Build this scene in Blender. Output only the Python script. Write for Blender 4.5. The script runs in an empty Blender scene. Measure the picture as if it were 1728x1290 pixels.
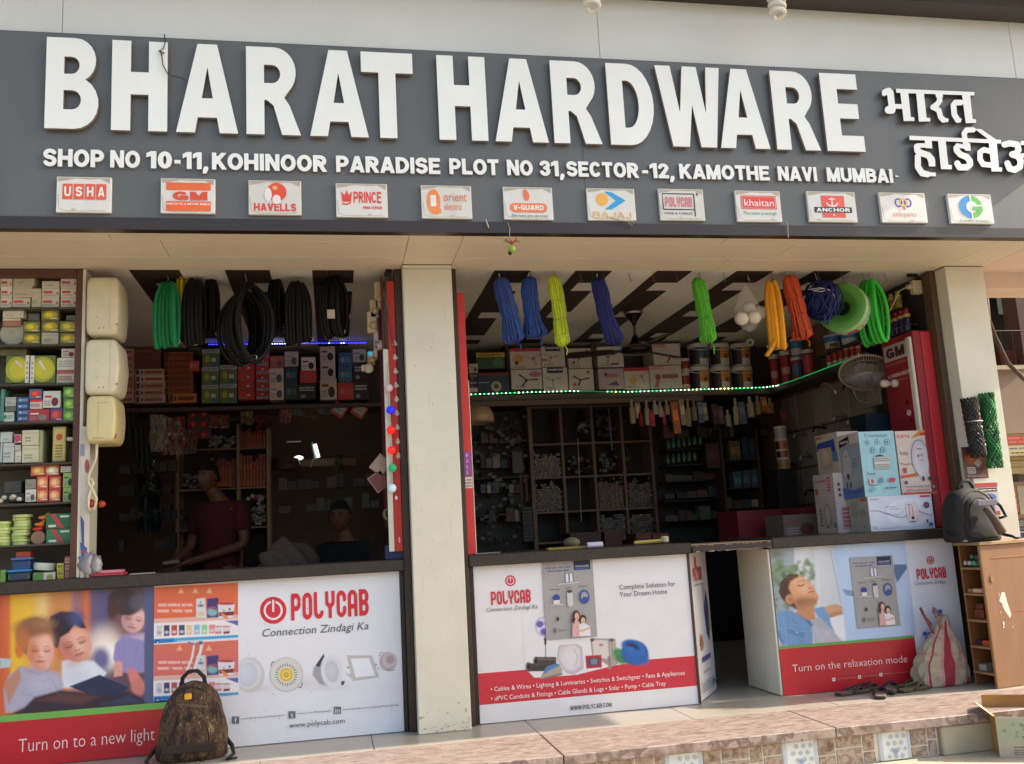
import bpy, math, random
import numpy as np
from mathutils import Vector, Matrix
from mathutils.geometry import tessellate_polygon
random.seed(7)
SC = bpy.context.scene
COL = SC.collection
F, CX, CY = 1570.0, 864.0, 645.0
RR = np.array([0.98099397, -0.1865092, -0.0535272])
UU = np.array([0.02131275, -0.17062052, 0.98510629])
FF = np.array([0.19286422, 0.96752414, 0.16340267])
CAM = np.array([0.0, -5.7814, 1.1023])
cam = bpy.data.cameras.new('camera')
cam.sensor_width = 36.0
cam.lens = F / 1728.0 * 36.0
cam.clip_start = 0.05
cam.clip_end = 500.0
camo = bpy.data.objects.new('camera', cam)
COL.objects.link(camo)
M = Matrix.Identity(4)
for i in range(3):
 M[i][0], M[i][1], M[i][2], M[i][3] = RR[i], UU[i], -FF[i], CAM[i]
camo.matrix_world = M
SC.camera = camo
SUN_DIR = Vector((1.0, -0.09, 0.65)).normalized()      # towards the sun
el = math.asin(SUN_DIR.z)
az = math.atan2(SUN_DIR.x, SUN_DIR.y)
world = bpy.data.worlds.new('World')
SC.world = world
world.use_nodes = True
nt = world.node_tree
sky = nt.nodes.new('ShaderNodeTexSky')
sky.sky_type = 'NISHITA'
sky.sun_disc = False
sky.sun_elevation = el
sky.sun_rotation = az
sky.air_density = 1.3
sky.dust_density = 3.5
sky.ozone_density = 1.0
nt.links.new(sky.outputs[0], nt.nodes['Background'].inputs[0])
nt.nodes['Background'].inputs[1].default_value = 0.145
sun = bpy.data.lights.new('sun', 'SUN')
sun.energy = 4.0
sun.angle = math.radians(0.6)
sun.color = (1.0, 0.91, 0.78)
suno = bpy.data.objects.new('sun', sun)
COL.objects.link(suno)
suno.rotation_euler = (-SUN_DIR).to_track_quat('-Z', 'Y').to_euler()
suno.location = (8, -4, 12)
SC.view_settings.view_transform = 'Standard'
SC.view_settings.look = 'None'
SC.view_settings.gamma = 1.0
SC.view_settings.use_curve_mapping = False
SC.view_settings.exposure = 1.37
SC.cycles.use_denoising = True
SC.cycles.max_bounces = 10
SC.cycles.diffuse_bounces = 6
def ray(u, v):
 return (u - CX) / F * RR - (v - CY) / F * UU + FF
def PY(u, v, Y):
 w = ray(u, v); t = (Y - CAM[1]) / w[1]
 return Vector((w[0] * t, Y, CAM[2] + w[2] * t))
def PZ(u, v, Z):
 w = ray(u, v); t = (Z - CAM[2]) / w[2]
 return Vector((w[0] * t, CAM[1] + w[1] * t, Z))
def PX(u, v, X):
 w = ray(u, v); t = X / w[0]
 return Vector((X, CAM[1] + w[1] * t, CAM[2] + w[2] * t))
def XU(u, Y, Z):
 b = Y - CAM[1]; c = Z - CAM[2]
 return float(-((u - CX) * (b * FF[1] + c * FF[2]) - F * (b * RR[1] + c * RR[2])) / ((u - CX) * FF[0] - F * RR[0]))
def lin(c):
 if isinstance(c, str):
  c = [int(c[i:i + 2], 16) for i in (0, 2, 4)]
 o = []
 for k in c[:3]:
  k = k / 255.0
  o.append(k / 12.92 if k <= 0.04045 else ((k + 0.055) / 1.055) ** 2.4)
 return tuple(o) + (1.0,)
MATS = {}
def mat(name, col=None, rough=0.6, nscale=8.0, namt=0.12, bump=0.0, bscale=60.0, metal=0.0, spec=0.5,
  col2=None, stretch=(1, 1, 1), ramp=None, emit=None, trans=0.0, coat=0.0, rvar=0.0):
 if name in MATS:
  return MATS[name]
 m = bpy.data.materials.new(name); m.use_nodes = True
 t = m.node_tree; N = t.nodes; L = t.links
 b = N['Principled BSDF']
 b.inputs['Roughness'].default_value = rough
 b.inputs['Metallic'].default_value = metal
 b.inputs['Specular IOR Level'].default_value = spec
 b.inputs['Coat Weight'].default_value = coat
 if trans: b.inputs['Transmission Weight'].default_value = trans
 tc = N.new('ShaderNodeNewGeometry')
 mp = N.new('ShaderNodeMapping'); mp.inputs['Scale'].default_value = stretch
 L.new(tc.outputs['Position'], mp.inputs[0])
 ns = N.new('ShaderNodeTexNoise'); ns.inputs['Scale'].default_value = nscale
 ns.inputs['Detail'].default_value = 5.0; ns.inputs['Roughness'].default_value = 0.6
 L.new(mp.outputs[0], ns.inputs['Vector'])
 if col is None:
  a = N.new('ShaderNodeAttribute'); a.attribute_name = 'Col'; base = a.outputs['Color']
 else:
  a = N.new('ShaderNodeRGB'); a.outputs[0].default_value = lin(col); base = a.outputs[0]
 cr = N.new('ShaderNodeValToRGB')
 cr.color_ramp.elements[0].position = 0.3; cr.color_ramp.elements[1].position = 0.7
 L.new(ns.outputs['Fac'], cr.inputs[0])
 if ramp:
  el_ = cr.color_ramp.elements
  while len(el_) > 1: el_.remove(el_[-1])
  el_[0].position = ramp[0][0]; el_[0].color = lin(ramp[0][1])
  for p_, c_ in ramp[1:]:
   e_ = el_.new(p_); e_.color = lin(c_)
  out = cr.outputs[0]
 else:
  mx = N.new('ShaderNodeMix'); mx.data_type = 'RGBA'
  if col2 is None:
   mx.blend_type = 'MULTIPLY'
   k = 1.0 - namt
   cr.color_ramp.elements[0].color = (k, k, k, 1); cr.color_ramp.elements[1].color = (1, 1, 1, 1)
   mx.inputs[0].default_value = 1.0
   L.new(base, mx.inputs[6]); L.new(cr.outputs[0], mx.inputs[7])
  else:
   L.new(cr.outputs[0], mx.inputs[0]); L.new(base, mx.inputs[6]); mx.inputs[7].default_value = lin(col2)
  out = mx.outputs[2]
 if rvar:
  mr = N.new('ShaderNodeMapRange'); mr.inputs[3].default_value = max(0.02, rough - rvar); mr.inputs[4].default_value = rough + rvar
  L.new(ns.outputs['Fac'], mr.inputs[0]); L.new(mr.outputs[0], b.inputs['Roughness'])
 L.new(out, b.inputs['Base Color'])
 if emit:
  b.inputs['Emission Color'].default_value = lin(emit[0]); b.inputs['Emission Strength'].default_value = emit[1]
 if bump:
  n2 = N.new('ShaderNodeTexNoise'); n2.inputs['Scale'].default_value = bscale; n2.inputs['Detail'].default_value = 4
  L.new(mp.outputs[0], n2.inputs['Vector'])
  bp = N.new('ShaderNodeBump'); bp.inputs['Strength'].default_value = bump; bp.inputs['Distance'].default_value = 0.01
  L.new(n2.outputs['Fac'], bp.inputs['Height']); L.new(bp.outputs[0], b.inputs['Normal'])
 MATS[name] = m
 return m
CARD = mat('carton_print', None, 0.5, 9, 0.14)
PRINT = mat('printed_film', None, 0.33, 6, 0.07, rvar=0.08)
PLAST = mat('plastic', None, 0.35, 12, 0.1)
PAINT = mat('paint', None, 0.55, 7, 0.12, bump=0.05)
FABR = mat('fabric', None, 0.9, 40, 0.25, bump=0.35, bscale=220)
ROPE = mat('rope_fibre', None, 0.75, 60, 0.25, bump=0.3, bscale=300)
METAL = mat('metal', None, 0.35, 20, 0.1, metal=0.8)
GLASSY = mat('clear_plastic', None, 0.12, 12, 0.05, trans=0.55)
SKIN = mat('skin', None, 0.55, 14, 0.1)
ORG = {}
class MB:
 def __init__(s): s.v = []; s.f = []; s.c = []
 def add(s, vs, fs, col):
  n = len(s.v); s.v.extend([(p[0], p[1], p[2]) for p in vs])
  s.f.extend([tuple(i + n for i in f) for f in fs])
  if isinstance(col, list): s.c.extend(col)
  else:
   cc = lin(col); s.c.extend([cc] * len(fs))
  return s
 def box(s, x0, x1, y0, y1, z0, z1, col, M=None):
  vs = [(x, y, z) for x in (x0, x1) for y in (y0, y1) for z in (z0, z1)]
  if M: vs = [M @ Vector(p) for p in vs]
  return s.add(vs, [(0, 1, 3, 2), (4, 6, 7, 5), (0, 4, 5, 1), (2, 3, 7, 6), (0, 2, 6, 4), (1, 5, 7, 3)], col)
 def bbox(s, x0, x1, y0, y1, z0, z1, col, b=0.004, M=None):
  """box with chamfered edges"""
  vs = []; idx = {}
  X = (x0, x1); Y = (y0, y1); Z = (z0, z1)
  for i in (0, 1):
   for j in (0, 1):
    for k in (0, 1):
     dx = b if i == 0 else -b; dy = b if j == 0 else -b; dz = b if k == 0 else -b
     for a, p in enumerate(((X[i], Y[j] + dy, Z[k] + dz), (X[i] + dx, Y[j], Z[k] + dz), (X[i] + dx, Y[j] + dy, Z[k]))):
      idx[(i, j, k, a)] = len(vs); vs.append(p)
  fs = []
  for i in (0, 1):
   q = [idx[(i, 0, 0, 0)], idx[(i, 0, 1, 0)], idx[(i, 1, 1, 0)], idx[(i, 1, 0, 0)]]; fs.append(q if i == 0 else q[::-1])
   q = [idx[(0, i, 0, 1)], idx[(1, i, 0, 1)], idx[(1, i, 1, 1)], idx[(0, i, 1, 1)]]; fs.append(q if i == 0 else q[::-1])
   q = [idx[(0, 0, i, 2)], idx[(0, 1, i, 2)], idx[(1, 1, i, 2)], idx[(1, 0, i, 2)]]; fs.append(q if i == 0 else q[::-1])
  for j in (0, 1):
   for k in (0, 1):
    fs.append([idx[(0, j, k, 1)], idx[(1, j, k, 1)], idx[(1, j, k, 2)], idx[(0, j, k, 2)]])
    fs.append([idx[(j, 0, k, 0)], idx[(j, 1, k, 0)], idx[(j, 1, k, 2)], idx[(j, 0, k, 2)]])
    fs.append([idx[(j, k, 0, 0)], idx[(j, k, 1, 0)], idx[(j, k, 1, 1)], idx[(j, k, 0, 1)]])
  for i in (0, 1):
   for j in (0, 1):
    for k in (0, 1): fs.append([idx[(i, j, k, 0)], idx[(i, j, k, 1)], idx[(i, j, k, 2)]])
  if M: vs = [M @ Vector(p) for p in vs]
  return s.add(vs, fs, col)
 def tube(s, pts, r, col, n=6, closed=False, caps=True):
  P = [Vector(p) for p in pts]; m = len(P)
  if not hasattr(r, '__len__'): r = [r] * m
  vs = []; up = None
  for i in range(m):
   if closed: t = P[(i + 1) % m] - P[i - 1]
   else: t = P[min(i + 1, m - 1)] - P[max(i - 1, 0)]
   if t.length < 1e-9: t = Vector((0, 0, 1))
   t.normalize()
   if up is None:
    up = Vector((0, 0, 1)) if abs(t.z) < 0.9 else Vector((1, 0, 0))
   a = t.cross(up)
   if a.length < 1e-4: a = t.orthogonal()
   a.normalize(); b = a.cross(t).normalized(); up = b
   for k in range(n):
    w = 2 * math.pi * k / n
    vs.append(P[i] + (a * math.cos(w) + b * math.sin(w)) * r[i])
  fs = []
  for i in range(m if closed else m - 1):
   j = (i + 1) % m
   for k in range(n):
    l = (k + 1) % n
    fs.append((i * n + k, i * n + l, j * n + l, j * n + k))
  if caps and not closed:
   fs.append(tuple(range(n))[::-1]); fs.append(tuple((m - 1) * n + k for k in range(n)))
  return s.add(vs, fs, col)
 def lathe(s, prof, col, M=None, n=16, sy=1.0, cols=None):
  vs = []
  for (r, z) in prof:
   for k in range(n):
    w = 2 * math.pi * k / n
    p = Vector((r * math.cos(w), r * sy * math.sin(w), z))
    vs.append(M @ p if M else p)
  fs = []; cc = []
  for i in range(len(prof) - 1):
   for k in range(n):
    l = (k + 1) % n
    fs.append((i * n + k, i * n + l, (i + 1) * n + l, (i + 1) * n + k))
    if cols: cc.append(lin(cols[i]))
  fs.append(tuple(range(n))[::-1]); fs.append(tuple((len(prof) - 1) * n + k for k in range(n)))
  if cols: cc += [lin(cols[0]), lin(cols[-1])]
  return s.add(vs, fs, cc if cols else col)
 def sphere(s, c, rx, ry, rz, col, n=14, m=9, fn=None):
  vs = []
  for i in range(m + 1):
   th = math.pi * i / m
   for k in range(n):
    w = 2 * math.pi * k / n
    d = Vector((math.sin(th) * math.cos(w), math.sin(th) * math.sin(w), math.cos(th)))
    p = Vector((d.x * rx, d.y * ry, d.z * rz))
    if fn: p = fn(d, p)
    vs.append(Vector(c) + p)
  fs = []
  for i in range(m):
   for k in range(n):
    l = (k + 1) % n
    fs.append((i * n + k, (i + 1) * n + k, (i + 1) * n + l, i * n + l))
  return s.add(vs, fs, col)
 def prism(s, loops, pt, col, depth=None, side=None):
  """loops: 2D loops (outer and holes); pt(x, y, d) -> world, d = depth out of the face"""
  flat = [p for lp in loops for p in lp]
  tris = tessellate_polygon([[Vector((p[0], p[1], 0)) for p in lp] for lp in loops])
  n = len(flat)
  if not depth:
   s.add([pt(p[0], p[1], 0) for p in flat], [tuple(t) for t in tris], col); return s
  fr = [pt(p[0], p[1], depth) for p in flat]; bk = [pt(p[0], p[1], 0) for p in flat]
  fs = [tuple(t) for t in tris]
  s.add(fr, fs, col)
  sd = []; o = 0
  for lp in loops:
   m = len(lp)
   for i in range(m):
    j = (i + 1) % m
    sd.append((o + i, o + j, n + o + j, n + o + i))
   o += m
  s.add(fr + bk, sd, side or col)
  return s
 def build(s, name, mt, parent=None, smooth=False, org=None, kind=None, label=None):
  me = bpy.data.meshes.new(name)
  V = np.array(s.v, dtype=float).reshape(-1, 3)
  if parent is not None: o3 = np.array(ORG[parent.name])
  elif org is not None: o3 = np.array(org)
  else: o3 = np.array([(V[:, 0].min() + V[:, 0].max()) / 2, (V[:, 1].min() + V[:, 1].max()) / 2, V[:, 2].min()])
  me.from_pydata((V - o3).tolist(), [], s.f)
  ca = me.color_attributes.new('Col', 'FLOAT_COLOR', 'CORNER')
  lt = np.array([len(f) for f in s.f])
  cols = np.repeat(np.array(s.c, dtype=np.float32), lt, axis=0)
  ca.data.foreach_set('color', cols.ravel())
  if smooth: me.polygons.foreach_set('use_smooth', [True] * len(me.polygons))
  me.materials.append(mt)
  ob = bpy.data.objects.new(name, me); COL.objects.link(ob)
  if parent is not None: ob.parent = parent; ORG[ob.name] = tuple(o3)
  else: ob.location = o3; ORG[ob.name] = tuple(o3)
  if kind: ob['kind'] = kind
  if label: ob['label'] = label
  return ob
def empty(name, loc):
 o = bpy.data.objects.new(name, None); COL.objects.link(o); o.location = loc; ORG[o.name] = tuple(loc); o.empty_display_size = 0.1
 return o
def tag(o, label=None, cat=None, group=None, kind=None):
 if label and len(label.split()) > 16: label = label.replace(' of its pile', '').replace(' on the ', ' on ').replace(' in the ', ' in ').replace(' of the ', ' of ').replace(' the ', ' ')
 if label: o['label'] = label
 if cat: o['category'] = cat
 if group: o['group'] = group
 if kind: o['kind'] = kind
 return o
def boxpart(name, mt, x0, x1, y0, y1, z0, z1, col, parent=None, b=0.003, kind=None):
 return MB().bbox(x0, x1, y0, y1, z0, z1, col, b).build(name, mt, parent, kind=kind)
def rdp(p, tol):
 if len(p) < 3: return p
 a = np.array(p[0]); b = np.array(p[-1]); q = np.array(p)
 d = b - a; L = np.hypot(*d)
 dist = np.hypot(*(q - a).T) if L < 1e-12 else np.abs(d[0] * (q[:, 1] - a[1]) - d[1] * (q[:, 0] - a[0])) / L
 i = int(dist.argmax())
 if dist[i] > tol: return rdp(p[:i + 1], tol)[:-1] + rdp(p[i:], tol)
 return [p[0], p[-1]]
def contour(fn, x0, x1, y0, y1, cell, tol):
 nx = int(math.ceil((x1 - x0) / cell)) + 3; ny = int(math.ceil((y1 - y0) / cell)) + 3
 gx = x0 - cell * 1.03 + cell * np.arange(nx); gy = y0 - cell * 1.03 + cell * np.arange(ny)
 G = fn(*np.meshgrid(gx, gy, indexing='ij')); G[np.abs(G) < 1e-9] = 1e-9
 I = G < 0
 seg = {}
 def ex(i, j):
  t = G[i, j] / (G[i, j] - G[i + 1, j]); return ('h', i, j), (gx[i] + t * cell, gy[j])
 def ey(i, j):
  t = G[i, j] / (G[i, j] - G[i, j + 1]); return ('v', i, j), (gx[i], gy[j] + t * cell)
 pos = {}
 S = I[:-1, :-1].astype(int) + I[1:, :-1] + I[1:, 1:] + I[:-1, 1:]
 for i, j in zip(*np.nonzero((S > 0) & (S < 4))):
  c = I[i, j], I[i + 1, j], I[i + 1, j + 1], I[i, j + 1]
  E = {}
  if c[0] != c[1]: E[0] = ex(i, j)
  if c[1] != c[2]: E[1] = ey(i + 1, j)
  if c[3] != c[2]: E[2] = ex(i, j + 1)
  if c[0] != c[3]: E[3] = ey(i, j)
  ks = sorted(E)
  prs = [(ks[0], ks[1])] if len(ks) == 2 else ([(0, 3), (1, 2)] if c[0] else [(0, 1), (2, 3)])
  for a, b in prs:
   pos[E[a][0]] = E[a][1]; pos[E[b][0]] = E[b][1]
   seg.setdefault(E[a][0], []).append(E[b][0]); seg.setdefault(E[b][0], []).append(E[a][0])
 loops = []; seen = set()
 for st in list(seg):
  if st in seen: continue
  lp = [st]; seen.add(st); cur = st
  while True:
   nx_ = [q for q in seg[cur] if q not in seen]
   if not nx_: break
   cur = nx_[0]; seen.add(cur); lp.append(cur)
  if len(lp) > 3:
   P = [pos[k] for k in lp]
   k = len(P) // 2
   r = rdp(P[:k + 1], tol)[:-1] + rdp(P[k:] + [P[0]], tol)[:-1]
   if len(r) >= 3: loops.append(r)
 return loops
def pdist(X, Y, line):
 d = np.full(X.shape, 9.0)
 for (ax, ay), (bx, by) in zip(line[:-1], line[1:]):
  dx, dy = bx - ax, by - ay; L = dx * dx + dy * dy
  t = np.clip(((X - ax) * dx + (Y - ay) * dy) / L, 0, 1) if L > 0 else 0
  d = np.minimum(d, np.hypot(X - ax - t * dx, Y - ay - t * dy))
 return d
def arc(cx, cy, rx, ry, a0, a1, n=12):
 return [(cx + rx * math.cos(math.radians(a0 + (a1 - a0) * i / n)), cy + ry * math.sin(math.radians(a0 + (a1 - a0) * i / n))) for i in range(n + 1)]
def ext(p, q, e=0.2):
 d = (q[0] - p[0], q[1] - p[1]); L = math.hypot(*d); d = (d[0] / L * e, d[1] / L * e)
 return [(p[0] - d[0], p[1] - d[1]), (q[0] + d[0], q[1] + d[1])]
def glyph(ch, h):
 m = 0.5; T = 1 - h; B = h; L = h
 def W(w): return w, w - h
 if ch == 'A': w, R = W(.80); return w, [ext((h * 1.02, 0), (w / 2 - h * .05, 1)), ext((w - h * 1.02, 0), (w / 2 + h * .05, 1)), [(w * .24, .27), (w * .76, .27)]]
 if ch == 'B': w, R = W(.70); return w, [[(L, -1), (L, 2)], [(0, T), (w * .5, T)] + arc(w * .52, (T + .53) / 2, R - w * .55, (T - .53) / 2, 90, -90) + [(0, .53)], [(0, .53), (w * .5, .53)] + arc(w * .55, (B + .53) / 2, R - w * .55, (.53 - B) / 2, 90, -90) + [(0, B)]]
 if ch == 'C': w, R = W(.74); return w, [arc(w / 2, .5, w / 2 - h, .5 - h, 48, 312, 20)]
 if ch == 'D': w, R = W(.74); return w, [[(L, -1), (L, 2)], [(0, T), (w * .35, T)] + arc(w * .4, .5, R - w * .4, .5 - h, 90, -90, 16) + [(0, B)]]
 if ch == 'E': w, R = W(.64); return w, [[(L, -1), (L, 2)], [(0, T), (2, T)], [(0, .52), (w * .93 - h, .52)], [(0, B), (2, B)]]
 if ch == 'F': w, R = W(.60); return w, [[(L, -1), (L, 2)], [(0, T), (2, T)], [(0, .5), (w * .9 - h, .5)]]
 if ch == 'G': w, R = W(.78); return w, [arc(w / 2, .5, w / 2 - h, .5 - h, 48, 320, 20) + [(R, .44)], [(w * .56, .44), (R, .44), (R, .12)]]
 if ch == 'H': w, R = W(.74); return w, [[(L, -1), (L, 2)], [(R, -1), (R, 2)], [(L, .5), (R, .5)]]
 if ch == 'I': w, R = W(2 * h + .02); return w, [[(w / 2, -1), (w / 2, 2)]]
 if ch == 'J': w, R = W(.56); return w, [[(R, 2), (R, .35)] + arc(w / 2, .3, w / 2 - h, .3 - h, 0, -170)]
 if ch == 'K': w, R = W(.74); return w, [[(L, -1), (L, 2)], ext((L, .32), (R, 1.03), .3), ext((w * .38, .6), (R * 1.01, 0), .1)]
 if ch == 'L': w, R = W(.60); return w, [[(L, -1), (L, 2)], [(0, B), (2, B)]]
 if ch == 'M': w, R = W(.88); return w, [[(L, -1), (L, 2)], [(R, -1), (R, 2)], ext((L, 1), (w / 2, .1)), ext((R, 1), (w / 2, .1))]
 if ch == 'N': w, R = W(.74); return w, [[(L, -1), (L, 2)], [(R, -1), (R, 2)], ext((L, 1), (R, 0))]
 if ch in 'O0': w, R = W(.80 if ch == 'O' else .60); return w, [arc(w / 2, .5, w / 2 - h, .5 - h, 0, 360, 26)]
 if ch == 'Q': w, R = W(.80); return w, [arc(w / 2, .5, w / 2 - h, .5 - h, 0, 360, 26), ext((w * .55, .3), (w * .9, .02), .1)]
 if ch == 'P': w, R = W(.68); return w, [[(L, -1), (L, 2)], [(0, T), (w * .45, T)] + arc(w * .5, (T + .43) / 2, R - w * .5, (T - .43) / 2, 90, -90) + [(0, .43)]]
 if ch == 'R': w, R = W(.74); return w, [[(L, -1), (L, 2)], [(0, T), (w * .45, T)] + arc(w * .5, (T + .45) / 2, R - w * .54, (T - .45) / 2, 90, -90) + [(0, .45)], ext((w * .5, .45), (R * 1.0, 0), .2)]
 if ch == 'S': w, R = W(.68); return w, [arc(w / 2, (T + .52) / 2, w / 2 - h, (T - .52) / 2, 25, 270, 14) + arc(w / 2, (B + .52) / 2, w / 2 - h, (.52 - B) / 2, 90, -155, 14)]
 if ch == 'T': w, R = W(.66); return w, [[(w / 2, -1), (w / 2, 2)], [(-1, T), (2, T)]]
 if ch == 'U': w, R = W(.74); return w, [[(L, 2), (L, .35)] + arc(w / 2, .33, w / 2 - h, .33 - h, 180, 360, 14) + [(R, 2)]]
 if ch == 'V': w, R = W(.74); return w, [ext((h * 1.02, 1), (w / 2, 0)), ext((w - h * 1.02, 1), (w / 2, 0))]
 if ch == 'W': w, R = W(1.06); return w, [ext((h * 1.0, 1), (w * .28, 0)), ext((w * .28, 0), (w / 2, 1)), ext((w / 2, 1), (w * .72, 0)), ext((w * .72, 0), (w - h, 1))]
 if ch == 'X': w, R = W(.72); return w, [ext((L, 0), (R, 1)), ext((L, 1), (R, 0))]
 if ch == 'Y': w, R = W(.72); return w, [ext((h, 1), (w / 2, .42), .1), ext((w - h, 1), (w / 2, .42), .1), [(w / 2, .45), (w / 2, -1)]]
 if ch == 'Z': w, R = W(.64); return w, [[(-1, T), (2, T)], [(-1, B), (2, B)], [(L, B), (R, T)]]
 if ch == '1': w, R = W(.42); return w, [[(R, -1), (R, 2)], [(0, .74), (R, .93)]]
 if ch == '2': w, R = W(.60); return w, [arc(w / 2, .70, w / 2 - h, T - .70, 170, -20, 12) + [(L * 1.2, B)], [(-1, B), (2, B)]]
 if ch == '3': w, R = W(.60); return w, [arc(w / 2, (T + .53) / 2, w / 2 - h, (T - .53) / 2, 160, -90, 12), arc(w / 2, (B + .53) / 2, w / 2 - h, (.53 - B) / 2, 90, -160, 12)]
 if ch == '-': w, R = W(.36); return w, [[(.06, .4), (.30, .4)]]
 if ch == ',': w, R = W(.26); return w, [[(.15, .07), (.13, -.02), (.07, -.16)]]
 if ch == '.': w, R = W(.2); return w, [[(.1, .08), (.1, .10)]]
 if ch == '&': return glyph('S', h)
 return .4, []
GC = {}
def rglyph(ch, h):
 w = .50; R = w - h; T = 1 - h; c = .17
 def rr(y0, y1): return arc(R - c, y1 - c, c, c, 0, 90, 5) + arc(h + c, y1 - c, c, c, 90, 180, 5) + arc(h + c, y0 + c, c, c, 180, 270, 5) + arc(R - c, y0 + c, c, c, 270, 360, 5)
 o = rr(h, T)
 if ch == 'O': return w, [o + [o[0]]]
 if ch == 'C': return w, [[(R, .66)] + o[:18] + [(R - c, h)] + arc(R - c, h + c, c, c, 270, 360, 5) + [(R, .34)]]
 if ch == 'P': return w, [[(h, -1), (h, T)], rr(.42, T) + [(R, .6)]]
 if ch == 'L': return w, [[(h, 2), (h, h + c)] + arc(h + c, h + c, c, c, 180, 270, 5) + arc(R - c, h + c, c, c, 270, 350, 5)]
 if ch == 'Y': return w, [[(h, 2), (h, .62)] + arc(w / 2, .62, w / 2 - h, .17, 180, 360, 8) + [(R, 2)], [(w / 2, .45), (w / 2, -1)]]
 if ch == 'A': return w, [[(h, -1), (h, T - c)] + arc(h + c, T - c, c, c, 180, 90, 5) + arc(R - c, T - c, c, c, 90, 0, 5) + [(R, -1)], [(h, .38), (R, .38)]]
 return w, [rr(.50, T) + [(R, .7)], rr(h, .50) + [(R, .3)], [(h, 0), (h, 1)]]
def bold(ch, h):
 k = (ch, round(h, 3))
 if k not in GC:
  w, st = rglyph(ch[0], h) if len(ch) > 1 else glyph(ch, h)
  lo = -0.25 if ch == ',' else 0.0
  def fn(X, Y):
   d = np.full(X.shape, 9.0)
   for s_ in st: d = np.minimum(d, pdist(X, Y, s_) - h)
   return np.maximum(np.maximum(d, np.maximum(-X, X - w)), np.maximum(lo - Y, Y - 1))
  GC[k] = (w, contour(fn, 0, w, lo, 1, 1 / 44.0, 0.006) if st else [])
 return GC[k]
TC = {}
def thin(s, off=0.0):
 """triangles of a string in the built-in font, cap height about 0.7"""
 if (s, off) not in TC:
  c = bpy.data.curves.new('tmp', 'FONT'); c.body = s; c.resolution_u = 2; c.offset = off
  o = bpy.data.objects.new('tmp', c)
  me = o.to_mesh()
  V = np.array([v.co[:2] for v in me.vertices]).reshape(-1, 2); P = [tuple(p.vertices) for p in me.polygons]
  o.to_mesh_clear(); bpy.data.objects.remove(o); bpy.data.curves.remove(c)
  TC[(s, off)] = (V, P)
 return TC[(s, off)]
class Face:
 """print on a face: O corner (bottom left), ex, ey unit vectors along it, size W x H; coordinates 0..1"""
 def __init__(s, mb, O, ex, ey, W, H, lay=0.0006):
  s.mb = mb; s.O = Vector(O); s.ex = Vector(ex); s.ey = Vector(ey); s.n = s.ex.cross(s.ey).normalized()
  s.W = W; s.H = H; s.l = lay; s.k = 1
 def step(s): s.k += 1
 def pt(s, x, y, d=0.0): return s.O + s.ex * (x * s.W) + s.ey * (y * s.H) + s.n * (s.l * s.k + d)
 def poly(s, pts, col):
  s.mb.add([s.pt(*p) for p in pts], [tuple(range(len(pts)))], col); s.step()
 def rect(s, x0, y0, x1, y1, col): s.poly([(x0, y0), (x1, y0), (x1, y1), (x0, y1)], col)
 def ell(s, cx, cy, rx, ry, col, n=20, a0=0, a1=360):
  P = arc(cx, cy, rx, ry, a0, a1, n)
  s.poly(P[:-1] if a1 - a0 == 360 else P, col)
 def circ(s, cx, cy, r, col, n=20): s.ell(cx, cy, r, r * s.W / s.H, col, n)
 def band(s, pts, w, col):
  """stroke of width w (fraction of H) along pts"""
  a = s.W / s.H
  P = [(p[0] * a, p[1]) for p in pts]; Lf = []; Rt = []
  for i in range(len(P)):
   q0 = P[max(i - 1, 0)]; q1 = P[min(i + 1, len(P) - 1)]
   dx, dy = q1[0] - q0[0], q1[1] - q0[1]; L = math.hypot(dx, dy) or 1
   nx, ny = -dy / L * w / 2, dx / L * w / 2
   Lf.append(((P[i][0] + nx) / a, P[i][1] + ny)); Rt.append(((P[i][0] - nx) / a, P[i][1] - ny))
  vs = [s.pt(*p) for p in Lf + Rt]; n = len(P)
  s.mb.add(vs, [(i, n + i, n + i + 1, i + 1) for i in range(n - 1)], col); s.step()
 def text(s, t, x0, y0, x1, y1, col, h=0.1):
  rd = t == 'POLYCAB'
  gl = [bold(c + 'r' if rd else c, h) for c in t]; gap = 0.09
  tot = sum(g[0] for g in gl) + gap * (len(t) - 1)
  x = 0.0
  for (w, lp) in gl:
   if lp:
    s.mb.prism(lp, lambda a, b, d, x=x: s.pt(x0 + (x + a) / tot * (x1 - x0), y0 + b * (y1 - y0)), col)
   x += w + gap
  s.step()
 def thin(s, t, x0, y0, x1, y1, col, slant=0.0, off=0.0):
  V, P = thin(t, off)
  if not len(V): return
  mn = V[:, 0].min(); mx = V[:, 0].max(); a = (x1 - x0) / (mx - mn); b = (y1 - y0) / 0.69
  s.mb.add([s.pt(x0 + (p[0] - mn) * a + p[1] * b * slant * s.H / s.W, y0 + p[1] * b) for p in V], P, col); s.step()
 def lines(s, x0, y0, x1, y1, n, col, fill=0.5):
  """rows of tiny illegible print"""
  for i in range(n):
   yy = y1 - (y1 - y0) * (i + 0.5) / n; hh = (y1 - y0) / n * fill / 2
   x = x0
   while x < x1 - 0.01:
    L = min(random.uniform(.05, .16) * (x1 - x0) * 2, x1 - x)
    s.mb.add([s.pt(x, yy - hh), s.pt(x + L * .85, yy - hh), s.pt(x + L * .85, yy + hh), s.pt(x, yy + hh)], [(0, 1, 2, 3)], col)
    x += L
  s.step()
def pxface(mb, u0, v0, u1, v1, Y, lay=0.0006):
 """face on the plane Y between two photo corners (left bottom u0,v0 - right top u1,v1)"""
 a = PY(u0, v0, Y); b = PY(u1, v1, Y)
 return Face(mb, (a.x, Y, a.z), (1, 0, 0), (0, 0, 1), b.x - a.x, b.z - a.z, lay)
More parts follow.
